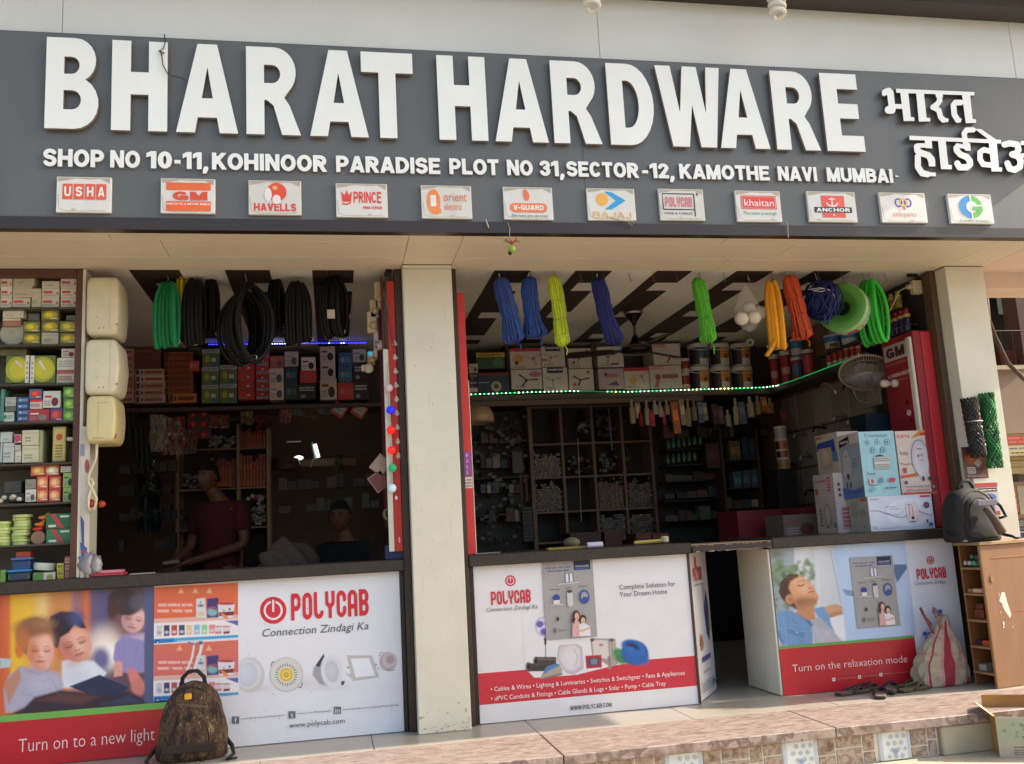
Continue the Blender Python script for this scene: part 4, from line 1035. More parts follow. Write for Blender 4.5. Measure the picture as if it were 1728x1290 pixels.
# ================================================================ hanging hose coils
def coil(cx, Y, zt, rx, rz, ang, n, rt, col, spread, name, label, group=None, cat='hose coil', gloss=RUB, seed=0, tie='c9c2b8', col2=None, hook=True, tail=None):
 rnd = random.Random(seed); r = empty(name, (cx, Y, zt - 2 * rz)); tag(r, label, cat, group)
 dx, dy = math.cos(ang), math.sin(ang); nx, ny = -dy, dx
 mb = MB(); N = 40
 P = []
 for k in range(n):
  vv = 3.2 if seed == 5 else 1
  a = rx * (1 + rnd.uniform(-.10 * vv, .06)); b = rz * (1 + rnd.uniform(-.07 * vv, .04)); o = (k - (n - 1) / 2) * spread + rnd.uniform(-.3, .3) * spread; sk = rnd.uniform(-.2, .2) * rx
  ph = rnd.uniform(0, 6)
  loop = []
  for i in range(N):
   t = 2 * math.pi * i / N
   x = a * math.sin(t) * (1 + .05 * math.sin(2 * t + ph)); z = b * math.cos(t)
   pull = max(0, math.cos(t)) ** 3
   off = o * (1 - .55 * pull) + sk * math.sin(t + ph) * .3
   loop.append((cx + x * dx * (1 - .35 * pull) + nx * off, Y + x * dy * (1 - .35 * pull) + ny * off, zt - rz - rt + z * 1.0 - (rz - b) * .0))
  mb.tube(loop, rt * rnd.uniform(.94, 1.04), dk(col if not (col2 and k % 2) else col2, rnd.uniform(.85, 1.12)), 8, closed=True)
 if tail: mb.tube(tail, rt, col, 8)
 mb.build('hose', gloss, r, smooth=True)
 mb = MB()
 w_ = n * spread / 2 + rt
 for zz, s in ((zt - 2 * rz - .01, 1), ):
  ring = [(cx + nx * w_ * math.cos(t), Y + ny * w_ * math.cos(t) - .0, zz + rt + (rt * 1.7) * math.sin(t)) for t in [i * .7 for i in range(9)]]
  mb.tube(ring, .002, tie, 4, closed=True)
  mb.tube([(cx + nx * w_, Y + ny * w_ - rt, zz + rt), (cx + nx * w_ + .02, Y - rt * 2, zz - .03)], .0018, tie, 4)
 if hook: mb.tube([(cx, Y, zt - .01), (cx + .004, Y, zt + .02), (cx - .003, Y, ZT + .003)], .0022, 'a89a88', 5)
 mb.build('string', METAL, r)
 return r
def zt_of(u, v, Y): p = PY(u, v, Y); return p.x, p.z
GH = 'hose coils hanging over the left counter'
HY = .14
def hc(u0, v0, u1, v1, Y, ang, n, rt, col, sp, lab, seed, **k):
 a = PY((u0 + u1) / 2, v0, Y); b = PY((u0 + u1) / 2, v1, Y); l = PY(u0, (v0 + v1) / 2, Y).x; r_ = PY(u1, (v0 + v1) / 2, Y).x
 rz = (a.z - b.z) / 2 - rt; w = (r_ - l) / 2
 return coil((l + r_) / 2, Y, a.z, max(.03, (w - n * sp * .5 * abs(math.sin(ang)) - rt) / max(.25, abs(math.cos(ang)))), rz, ang, n, rt, col, sp, 'hose_coil', lab, k.pop('group', GH), seed=seed, **k)
hc(256, 476, 309, 588, HY, 1.15, 6, .0155, '1c7a4a', .026, 'translucent green hose coil hanging left of the black ones', 1)
hc(295, 452, 318, 540, HY + .08, 1.2, 2, .012, 'c8b422', .022, 'thin yellow hose coil behind the green one', 2, tail=[PY(306, 470, .18), PY(302, 455, .10), PY(299, 446, .02)])
hc(306, 470, 352, 586, HY + .02, 1.2, 5, .016, '0e0c0b', .026, 'narrow black hose coil right of the yellow one', 3)
hc(346, 468, 368, 565, HY + .1, 1.25, 3, .016, '0e0c0b', .026, 'slim black hose coil between two wider black ones', 4)
hc(362, 480, 468, 620, HY - .06, .48, 16, .0150, '0e0c0b', .019, 'largest black hose coil, round and hanging lowest', 5)
hc(450, 470, 482, 560, HY + .1, 1.1, 4, .014, '0e0c0b', .024, 'black hose coil partly behind the largest one', 6)
hc(480, 474, 526, 583, HY, 1.35, 7, .0145, '0e0c0b', .024, 'upright black hose coil with white tie at its foot', 7)
hc(534, 466, 592, 572, HY, .95, 6, .0155, '0e0c0b', .024, 'rightmost black hose coil carrying a paper tag', 8)
a = PY(559, 530, HY - .12)
tag(MB().bbox(a.x - .025, a.x + .022, a.y, a.y + .002, a.z - .03, a.z + .028, 'b09a8a', .0005).build('paper_tag', CARD), 'small paper tag on the rightmost black hose coil', 'tag')
hc(404, 594, 418, 602, HY + .1, .4, 1, .004, '9a8a50', .01, 'tiny loop of pale cord under the largest black coil', 9, hook=False)
# ================================================================ upper shelf with boxes (left bay)
zs = PY(400, 686, 2.2).z
usl = empty('wall_shelf', (-.8, 2.4, zs)); tag(usl, 'long dark shelf high on the back wall of the left opening', 'shelf')
boxpart('shelf_board', M_DARK, -2.6, .47, 2.17, 2.62, zs - .035, zs - .001, '4a3630', usl)
boxpart('back_board', M_DARK, -2.6, .47, 2.63, 2.65, zs - .001, ZT + .004, '3a2c28', usl)
GU = 'boxes on the high shelf of the left opening'
on = ' on the high left shelf'
stack(K3, 332, 478, 735, 1192, 8, 2.2, .3, 'b07a72', 'flat pinkish carton beside the white heaters' + on, 'side', 'a85a54', GU)
stack(K3, 480, 700, 735, 905, 3, 2.24, .3, '6a3a2a', 'dark brown flat carton above the white ones' + on, None, group=GU)
stack(K3, 486, 740, 905, 1192, 5, 2.2, .3, 'b5968c', 'flat white carton with a red printed side' + on, 'side', 'b05a50', GU)
stack(K3, 728, 972, 765, 1110, 7, 2.2, .3, '8f4426', 'rusty orange flat carton' + on, 'side', '7a3018', GU)
stack(K3, 765, 1000, 1111, 1192, 1, 2.2, .3, 'ab5f30', 'brighter orange carton under the rusty pile' + on, 'side', '7a3a20', GU)
stack(K3, 936, 1026, 838, 922, 1, 2.16, .1, 'b03a30', 'small red box lying on the orange cartons' + on, 'dots', 'd8a098', GU, zb=None)
stack(K3, 1045, 1190, 742, 1192, 3, 2.2, .3, '5f7040', 'green and white lamp carton of the left column' + on, 'green', group=GU)
stack(K3, 1193, 1340, 875, 1192, 2, 2.2, .3, '5f7040', 'green and white lamp carton of the right column' + on, 'green', group=GU)
stack(K4, 8, 148, 860, 1165, 4, 2.2, .3, 'b02c28', 'red carton with a white diamond, wide pile' + on, 'redw', group=GU)
stack(K4, 155, 270, 745, 1165, 6, 2.2, .3, 'a82a2c', 'red carton with a grey foot, narrow pile' + on, 'redb', group=GU)
stack(K4, 275, 390, 798, 898, 1, 2.2, .3, 'b0523c', 'orange red carton above two cream ones' + on, 'pic', 'c09080', GU)
stack(K4, 270, 392, 902, 1165, 2, 2.2, .3, 'b8a698', 'cream carton with grey print' + on, 'pic', '9a9aa0', GU)
stack(K4, 395, 512, 760, 885, 1, 2.2, .3, 'b8a698', 'white carton on the dark teal ones' + on, 'pic', '9a9aa0', GU)
stack(K4, 398, 508, 888, 1165, 2, 2.2, .3, '243a44', 'dark teal carton with a pale corner' + on, 'dots', '5a7a80', GU)
stack(K4, 535, 656, 808, 920, 1, 2.2, .3, 'c0aaa0', 'white carton with a black product picture' + on, 'pic', '4a4040', GU)
stack(K4, 524, 664, 922, 1024, 1, 2.2, .3, 'b02a2a', 'plain red carton in the middle of its pile' + on, 'dots', 'b84a48', GU)
stack(K4, 508, 660, 1026, 1165, 1, 2.2, .3, '241e20', 'black carton with white lettering' + on, 'dark', group=GU)
stack(K4, 695, 822, 718, 982, 2, 2.2, .3, 'b8a698', 'upper white mixer carton' + on, 'pic', '504840', GU)
stack(K4, 695, 836, 984, 1165, 1, 2.2, .3, 'bcaa9c', 'largest white mixer carton at the foot of the pile' + on, 'pic', '604840', GU)
stack(K4, 848, 966, 768, 1018, 2, 2.2, .3, '2f5478', 'steel blue carton' + on, 'dots', '7a9ab0', GU)
stack(K4, 840, 985, 1020, 1165, 1, 2.2, .3, 'b02c30', 'red carton under the steel blue ones' + on, 'dots', 'c86a60', GU)
stack(K4, 970, 1082, 740, 850, 1, 2.2, .3, 'a8a498', 'grey white carton at the right end' + on, 'pic', '707070', GU)
stack(K4, 975, 1100, 852, 1165, 2, 2.2, .3, '23252a', 'black carton at the right end' + on, 'dark', group=GU)
led_b = mat('led_blue', '3040ff', 0.4, emit=('2a38ff', 3.0)); led_bw = mat('led_blue_white', 'b0c0ff', .4, emit=('9aa8ff', 5.0))
M_LG = mat('led_green', '30ff80', 0.4, emit=('50ff90', 1.8)); M_LW = mat('led_white', 'ffffff', .4, emit=('f0fff0', 2.2))
ls = empty('light_strip', (-.2, 2.15, 2.79)); tag(ls, 'glowing blue light strip above the boxes of the left shelf', 'light strip')
a = PY(352, 582, 2.12); b = PY(620, 579, 2.12)
MB().tube([a, b], .004, '30308a', 5).build('strip_tape', PLAST, ls)
mb = MB(); mb2 = MB(); n = 64
for i in range(n):
 p = a.lerp(b, i / n)
 (mb2 if (20 < i < 33 or i in (48, 53, 54)) else mb).box(p.x, p.x + .009, p.y - .007, p.y - .0045, p.z - .003, p.z + .003, '3040ff')
mb.build('diodes', led_b, ls); mb2.build('bright_diodes', led_bw, ls)
# ================================================================ rack behind the counter, left
YR = 2.9
rl = empty('pigeonhole_rack', (-.3, YR, .0)); tag(rl, 'pale wooden rack of open compartments behind the man in red', 'rack')
def vpost(u, v0, v1, Y, w=.03, col='9c7e64', par=rl):
 p = PY(u, (v0 + v1) / 2, Y); boxpart('upright', M_WOOD, p.x - w / 2, p.x + w / 2, Y, Y + .28, 0.0, PY(u, v0, Y).z, col, par)
for u in (299, 402, 453): vpost(u, 715, 990, YR)
for v in (757, 825, 893):
 a = PY(299, v + 2, YR); b = PY(453, v - 3, YR); boxpart('cross_shelf', M_WOOD, a.x, b.x, YR + .01, YR + .27, a.z - .015, a.z, '9c7e64', rl)
boxpart('back_board', M_WOOD, PY(299, 800, YR).x, PY(453, 800, YR).x, YR + .28, YR + .29, 0, 2.3, '2e2420', rl)
GO = 'orange cartons packed in the wooden rack'
for (x0, y0, x1, y1, n, lab) in ((835, 245, 1008, 372, 9, 'upper right compartment'), (645, 440, 812, 632, 7, 'middle left compartment'), (838, 415, 1010, 630, 8, 'middle right compartment')):
 for i in range(n):
  w = (x1 - x0) / n; yy = y0 + random.uniform(0, .25) * (y1 - y0) * (1 if i % 3 else .2)
  carton(K5(x0 + i * w, yy, x0 + (i + 1) * w - 1, y1), YR + .03, .2, dk('b04a20', random.uniform(.85, 1.15)), ['first', 'second', 'third', 'fourth', 'fifth', 'sixth', 'seventh', 'eighth', 'ninth'][i] + ' orange carton from left packed in the ' + lab + ' of rack', 'box', 'band', '8a3014', GO)
def heap(Q, x0, y0, x1, y1, Y, n, cols, name, label, r=.012, kind='stuff', mt=None):
 mb = MB()
 for _ in range(n):
  q = Q(random.uniform(x0, x1), random.uniform(y0, y1), 0, 0); p = PY(q[0], q[1], Y + random.uniform(0, .08))
  if random.random() < .5: mb.sphere(p, r, r, r, random.choice(cols), 6, 4)
  else: mb.box(p.x - r, p.x + r, p.y - r, p.y + r, p.z - r * .7, p.z + r * .7, random.choice(cols))
 o = mb.build(name, mt or PLAST); tag(o, label, 'stock', kind='stuff'); return o
heap(K5, 640, 300, 800, 372, YR + .02, 60, ['a89a90', '8a7c72', 'b8aca0'], 'tiny_boxes', 'heap of tiny white boxes in the top compartment of the wooden rack')
heap(K5, 445, 550, 560, 640, YR + .05, 60, ['6a5a58', '8a8080', '403838', 'a09a98'], 'loose_fittings', 'heap of small metal fittings in the rack left of the man')
heap(K5, 920, 740, 1005, 880, YR + .05, 90, ['a0988a', '504840', '7a7268', 'c0b8a8'], 'loose_screws', 'heap of pale screws and caps in the rack right of the man')
heap(K5, 890, 690, 1000, 730, YR + .05, 14, ['b0a8a0', 'a04840', 'c0b8b0'], 'loose_packets', 'few pale packets above the screws in the rack', .02)
heap(K5, 445, 790, 570, 910, YR + .05, 70, ['30303a', '483c44', '5a4a50'], 'dark_fittings', 'heap of dark fittings in the rack left of the man, lower')
def rows(Q, x0, x1, ys, Y, cols, name, label, w=(8, 22), h=(.4, .95), sl=0.0):
 mb = MB(); rnd = random.Random(int(x0 + x1))
 for (yt, yb) in ys:
  x = x0
  while x < x1:
   ww = rnd.uniform(*w); hh = (yb - yt) * rnd.uniform(*h)
   if rnd.random() < .88:
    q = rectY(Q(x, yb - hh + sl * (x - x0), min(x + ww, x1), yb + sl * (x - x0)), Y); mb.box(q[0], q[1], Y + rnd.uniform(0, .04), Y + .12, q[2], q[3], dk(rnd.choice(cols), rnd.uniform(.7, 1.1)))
   x += ww + rnd.uniform(0, 2)
 o = mb.build(name, CARD); tag(o, label, 'stock', kind='stuff')
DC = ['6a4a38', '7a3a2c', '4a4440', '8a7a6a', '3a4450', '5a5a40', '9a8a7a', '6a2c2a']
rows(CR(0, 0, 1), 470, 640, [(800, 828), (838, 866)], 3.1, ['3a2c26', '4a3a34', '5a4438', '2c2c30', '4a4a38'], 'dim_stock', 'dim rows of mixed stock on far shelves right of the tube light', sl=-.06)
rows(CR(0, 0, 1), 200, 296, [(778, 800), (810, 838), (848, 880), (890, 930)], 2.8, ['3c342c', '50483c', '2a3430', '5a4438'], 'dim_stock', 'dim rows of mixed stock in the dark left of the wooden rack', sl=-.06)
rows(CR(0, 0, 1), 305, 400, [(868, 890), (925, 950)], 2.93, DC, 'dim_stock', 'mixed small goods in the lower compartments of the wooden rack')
def sheet(u0, v0, u1, v1, Y, col, name, label, cat, cr=.012, mt=None, bend=0.03, group=None, dots=None):
 mb = MB(); n, m = 10, 10; vs = []; rnd = random.Random(int(u0 * 7 + v0))
 ph = rnd.uniform(0, 6)
 for i in range(n + 1):
  for j in range(m + 1):
   u = u0 + (u1 - u0) * i / n; v = v0 + (v1 - v0) * j / m
   e = 1 if 0 < i < n and 0 < j < m else 1.6
   y = Y + cr * math.sin(i * 1.7 + ph) * math.cos(j * .9 + ph) + rnd.uniform(-cr, cr) * .4
   p = PY(u + rnd.uniform(-1, 1) * e, v + rnd.uniform(-1, 1) * e, y); vs.append(p)
 k = (n + 1) * (m + 1); vs += [p + Vector((0, .012, 0)) for p in vs]
 fs = []; cc = []
 for i in range(n):
  for j in range(m):
   a = i * (m + 1) + j
   fs.append((a, a + m + 1, a + m + 2, a + 1)); fs.append((k + a, k + a + 1, k + a + m + 2, k + a + m + 1))
   c = lin(dk(col if not (dots and rnd.random() < .5) else rnd.choice(dots), rnd.uniform(.8, 1.1))); cc += [c, c]
 bd = [i * (m + 1) for i in range(n + 1)] + [n * (m + 1) + j for j in range(1, m + 1)] + [i * (m + 1) + m for i in range(n - 1, -1, -1)] + [j for j in range(m - 1, 0, -1)]
 for i in range(len(bd)):
  a, b = bd[i], bd[(i + 1) % len(bd)]; fs.append((a, b, k + b, k + a)); cc.append(lin(col))
 mb.add(vs, fs, cc); o = mb.build(name, mt or CARD, smooth=False); tag(o, label, cat, group); return o
sheet(252, 700, 282, 762, 2.25, 'a8998a', 'cloth_bag', 'hanging off-white cloth bag under the high left shelf', 'cloth bag', .02)
sheet(272, 704, 312, 768, 2.3, 'a88878', 'packet_bundle', 'bundle of small white and red packets hanging beside the cloth bag', 'packets', .03, dots=['b04a40', 'c8b8a8', '8a7468'])
sheet(312, 728, 332, 766, 2.3, '8a6a60', 'packet_bundle', 'smaller bundle of pale packets under the red discs', 'packets', .03, dots=['b04a40', 'a8a0a0'])
rd = empty('disc_card', (-.85, 2.3, 2.0)); tag(rd, 'dark card holding six glossy red discs under the high left shelf', 'display card')
a = PY(316, 742, 2.32); b = PY(356, 690, 2.32)
boxpart('card', CARD, a.x, b.x, 2.32, 2.325, a.z, b.z, '40211e', rd, .001)
for r_ in range(3):
 for c_ in range(2):
  p = PY(190 + (525 + 75 * c_) / 3.907, 660 + (150 + r_ * 68) / 3.907, 2.31)
  MB().lathe([(.002, .016), (.016, .012), (.03, .004), (.033, 0)], 'b8341c', Matrix.Translation((p.x, 2.319, p.z)) @ Matrix.Rotation(math.pi / 2, 4, 'X'), 16).build('red_disc', PLAST, rd, smooth=True)
sheet(354, 700, 386, 722, 2.25, '8a5040', 'packet', 'packet with shiny red front hanging right of the red discs', 'packet', .02, dots=['8a7a70', 'b04030'])
sheet(406, 690, 428, 716, 2.25, '8a7a58', 'packet', 'olive rolled packet hanging at the middle of the rail', 'packet', .02)
sheet(430, 696, 456, 724, 2.28, '7a2c2c', 'packet', 'dark red crumpled packet hanging at the middle of the rail', 'packet', .03, dots=['8a3a3a', '5a2424'])
sheet(472, 682, 492, 713, 2.2, '9a5a5a', 'packet', 'narrow pink-edged pouch hanging near the tube light', 'packet', .01, dots=['8a3a3a', '9a5a5a'])
sheet(510, 684, 538, 708, 2.2, '7a6050', 'packet', 'bunch of brown pouches hanging near the tube light', 'packet', .03, dots=['8a6a58', '5a4438'])
for (u, v, lab) in ((572, 692, 'red framed square packet turned on its corner, left'), (606, 693, 'red framed square packet turned on its corner, right')):
 p = PY(u, v, 2.2); Mx = Matrix.Translation(p) @ Matrix.Rotation(.6, 4, 'Y')
 o = MB().bbox(-.06, .06, 0, .008, -.055, .055, 'a8483a', .002, Mx).build('square_packet', CARD, org=p); tag(o, lab, 'packet')
 MB().bbox(-.04, .045, -.0015, -.0005, -.03, .04, 'a8a498', .0003, Mx).bbox(-.03, .02, -.003, -.0017, -.005, .005, '5a8a88', .0003, Mx).build('window', CARD, o)
for i, (u, v) in enumerate(((214, 720), (226, 742), (236, 770))):
 o = MB()
 p = PY(u, v, 1.9)
 for k in range(7): o.tube([(p.x + k * .012, 1.9, p.z + .1), (p.x + k * .013 + .01, 1.92, p.z - .12 - .02 * (k % 3))], .006, ['3a3a3c', '55585a', '24282a'][k % 3], 5)
 tag(o.build('hanging_tools', METAL), ['bunch of dark metal tools hanging highest behind the heaters', 'bunch of dark metal tools hanging in the middle behind the heaters', 'bunch of dark metal tools hanging lowest behind the heaters'][i], 'tools')
sheet(242, 770, 262, 830, 2.3, '4a5a4a', 'wrapped_goods', 'greenish wrapped goods hanging in the dark left of the rack', 'packet', .04, mt=GLASSY, dots=['6a7a50', '3a4640', '8a9490'])
sheet(232, 800, 272, 900, 2.6, '2c3230', 'dark_wrapped_goods', 'dark wrapped goods below the greenish ones', 'packet', .05, dots=['3a423c', '202624'])
M_TUBE = mat('tube_lit', 'ffffff', .3, emit=('e8fff6', 1.3))
tb = empty('tube_light', PY(530, 765, 3.6)); tag(tb, 'lit white tube light glowing deep inside the left shop', 'tube light')
a = PY(531.5, 750, 3.6); b = PY(537.5, 772, 3.6)
MB().tube([a, b], .016, 'ffffff', 10).build('tube', M_TUBE, tb, smooth=True)
MB().tube([a + Vector((-.03, .02, .02)), b + Vector((-.03, .02, -.02))], .012, '9aa39a', 6).build('batten', PLAST, tb)
MB().tube([PY(533, 760, 3.62), PY(527, 780, 3.62), PY(524, 790, 3.62)], .004, 'b0b8b0', 5).build('hanging_wire', PLAST, tb)
p = PY(504, 773, 3.6)
o = MB().sphere(p, .045, .04, .022, 'ffffff', 12, 8).build('globe_lamp', mat('lamp_lit', 'ffffff', .3, emit=('fffbe8', .9)), smooth=True); tag(o, 'small lit globe lamp left of the tube light', 'lamp')
tag(MB().tube([PY(484, 746, 3.6), PY(508, 745, 3.6)], .008, 'ffffff', 6).build('thin_tube', PLAST), 'thin distant lit strip above the globe lamp', 'light')
tag(MB().lathe([(.03, .02), (.12, .0), (.14, -.06), (.13, -.1), (.1, -.06), (.03, 0)], '5a4034', Matrix.Translation(PY(482, 775, 3.3)), 16).build('bowl_lamp', PLAST), 'brown bowl shaped shade beside the globe lamp', 'lamp shade')
o = MB().box(-.35, .25, 3.75, 3.8, 1.9, 1.97, '5f6a66').build('ceiling_beam', M_WALLIN); tag(o, 'dim beam lit by the tube light', 'beam')
sheet(565, 765, 578, 830, 3.4, '5c6a3c', 'hanging_packets', 'greenish yellow packets hanging right of the tube light', 'packets', .03, dots=['8a8a40', '4a6048'])
q = PY(485, 960, .9)
def sackf(d, p): return p * (1 + .16 * math.sin(4 * d.x + 3 * d.z) * math.cos(5 * d.y + 2 * d.x) + .06 * math.sin(11 * d.x + 9 * d.z) - .25 * max(0, d.z) * abs(d.x))
tag(MB().sphere((q.x, .95, q.z), .21, .15, .20, '5a4a40', 40, 26, sackf).build('sack', FABR, smooth=True), 'crumpled brown grey sack heaped behind the left counter', 'sack')
# ================================================================ right jamb display board of the left opening
jb = empty('jamb_display', (.39, .0, 1.03)); tag(jb, 'tall red display board with coloured bulbs beside the middle pillar', 'display board')
xa, xb = PY(652, 700, 0).x, PY(676, 700, 0).x
x0, x1 = .335, .418
boxpart('front_strip', PAINT, x0 + .035, x1, -.035, -.02, 1.05, 2.74, 'b8281e', jb)
boxpart('edge_strip', M_CREAM, x0, x0 + .033, -.032, -.02, 1.05, 2.3, 'bcae94', jb)
boxpart('side_board', PAINT, x0, x0 + .012, -.018, .42, 1.2, 2.78, '5a1c22', jb)
mb = MB(); f = Face(mb, (x0, -.0355, 1.05), (1, 0, 0), (0, 0, 1), x1 - x0, 1.69, .0005)
for i in range(9):
 z = .34 + i * .052
 f.ell(.90, z, .20, .006, 'bcae94', 8); f.ell(.88, z + .003, .12, .012, 'bcae94', 10)
f.text('LIGHTING', .70, .03, .80, .05, 'e8dcd8'); f.ell(.62, .19, .1, .008, 'e8d8d0', 8)
f.band([(.4, .93), (.62, .8), (.9, .74)], .006, '7a1814')
mb.build('scallop_print', PLAST, jb)
bulbs = [(656, 655, 'c8a8b0', 'pale pink round bulb', 0.6), (659, 692, '2020e0', 'blue round bulb', 2.4), (660, 726, 'f02018', 'upper red round bulb', 2.0), (661, 760, 'f02018', 'lower red round bulb', 2.0), (662.5, 790, '28a060', 'green round bulb', 1.2), (662, 824, 'c0d8e0', 'pale blue round bulb', 1.0), (624, 597, '30a0c8', 'small cyan bulb high on the side board', .8)]
for k, (u, v, c, lab, e) in enumerate(bulbs):
 p = PY(u, v, -.07)
 r = MB().sphere(p, .026 if k < 6 else .016, .026 if k < 6 else .016, .026 if k < 6 else .016, c, 16, 10).build('bulb', mat('bulb_' + c, c, .25, emit=(c, e * .13)), smooth=True)
 tag(r, lab + ' on the red display board', 'bulb', 'coloured bulbs on the red display board')
 MB().tube([p + Vector((0, .02, 0)), p + Vector((.01, .045, 0))], .013, 'd0c4b8', 8).build('socket', PLAST, r)
mb = MB(); mb.tube([PY(655, 612, -.04), PY(656, 640, -.045), PY(658, 700, -.04), PY(661, 760, -.045), PY(662, 830, -.04)], .005, 'c8bca8', 5)
tag(mb.build('bulb_wire', PLAST), 'white wire running down between the coloured bulbs', 'wire')
items = [(640, 500, .03, .09, 'b8a888', 'long cream switch plate hung highest'), (633, 522, .035, .06, 'a89470', 'beige bracket hung below the highest plate'), (630, 545, .04, .07, 'b09a78', 'beige lampholder'), (646, 512, .015, .05, 'b0a090', 'small white clip'), (636, 578, .02, .06, 'a89a94', 'white plug with prongs'), (642, 583, .04, .03, 'c8b4ae', 'pale pink plug'),
         (628, 606, .03, .04, 'a08060', 'beige socket'), (622, 622, .045, .02, 'b0a088', 'flat white clamp'), (634, 600, .02, .03, 'b8a890', 'tiny white holder')]
for (u, v, w, h, c, lab) in items:
 p = PY(u, v, .08); o = MB().bbox(p.x - w, p.x + w * .6, .06, .1, p.z - h, p.z + h, c, .006).sphere((p.x, .05, p.z - h * .3), w * .7, .02, w * .7, dk(c, .9), 10, 6).build('fitting', PLAST); tag(o, lab + ' on the side of the red display board', 'fitting')
for (u, v, rot, c, lab) in ((643, 785, .7, '9a8070', 'tilted brown packet beside the green bulb'), (640, 812, -.6, '6a2c2a', 'tilted dark red packet with pale edge above the counter')):
 p = PY(u, v, .02); Mx = Matrix.Translation(p) @ Matrix.Rotation(rot, 4, 'Y')
 o = MB().bbox(-.045, .045, 0, .012, -.05, .05, c, .002, Mx).bbox(-.05, .05, .013, .016, -.055, .055, 'b09a88', .001, Mx).build('tilted_packet', CARD, org=p); tag(o, lab, 'packet')
p = PY(658, 868, .0)
tag(MB().tube([(p.x + .035 * math.cos(t), 0, p.z + .035 * math.sin(t)) for t in [i * .5 for i in range(13)]], .012, '4a4a28', 7, closed=True).build('tape_ring', PLAST, smooth=True), 'dark olive tape ring hanging low on the display board', 'tape')
a = PY(667, 945, .02); tag(MB().bbox(a.x - .06, a.x + .05, .0, .08, 1.003, a.z + .09, '1d2a5a', .003).build('blue_carton', CARD), 'dark blue box at the foot of the red display board', 'box')
for (zz, lab) in ((2.80, 'small black metal bracket holding the top of the display board'),):
 p = PY(656, 455, -.02); tag(MB().bbox(p.x - .02, p.x + .02, -.03, 0, p.z - .02, ZT - .001, '2a211c', .003).bbox(p.x - .03, p.x + .01, -.035, -.005, p.z - .045, p.z - .02, '3a2d24', .003).build('bracket', METAL), lab, 'bracket')
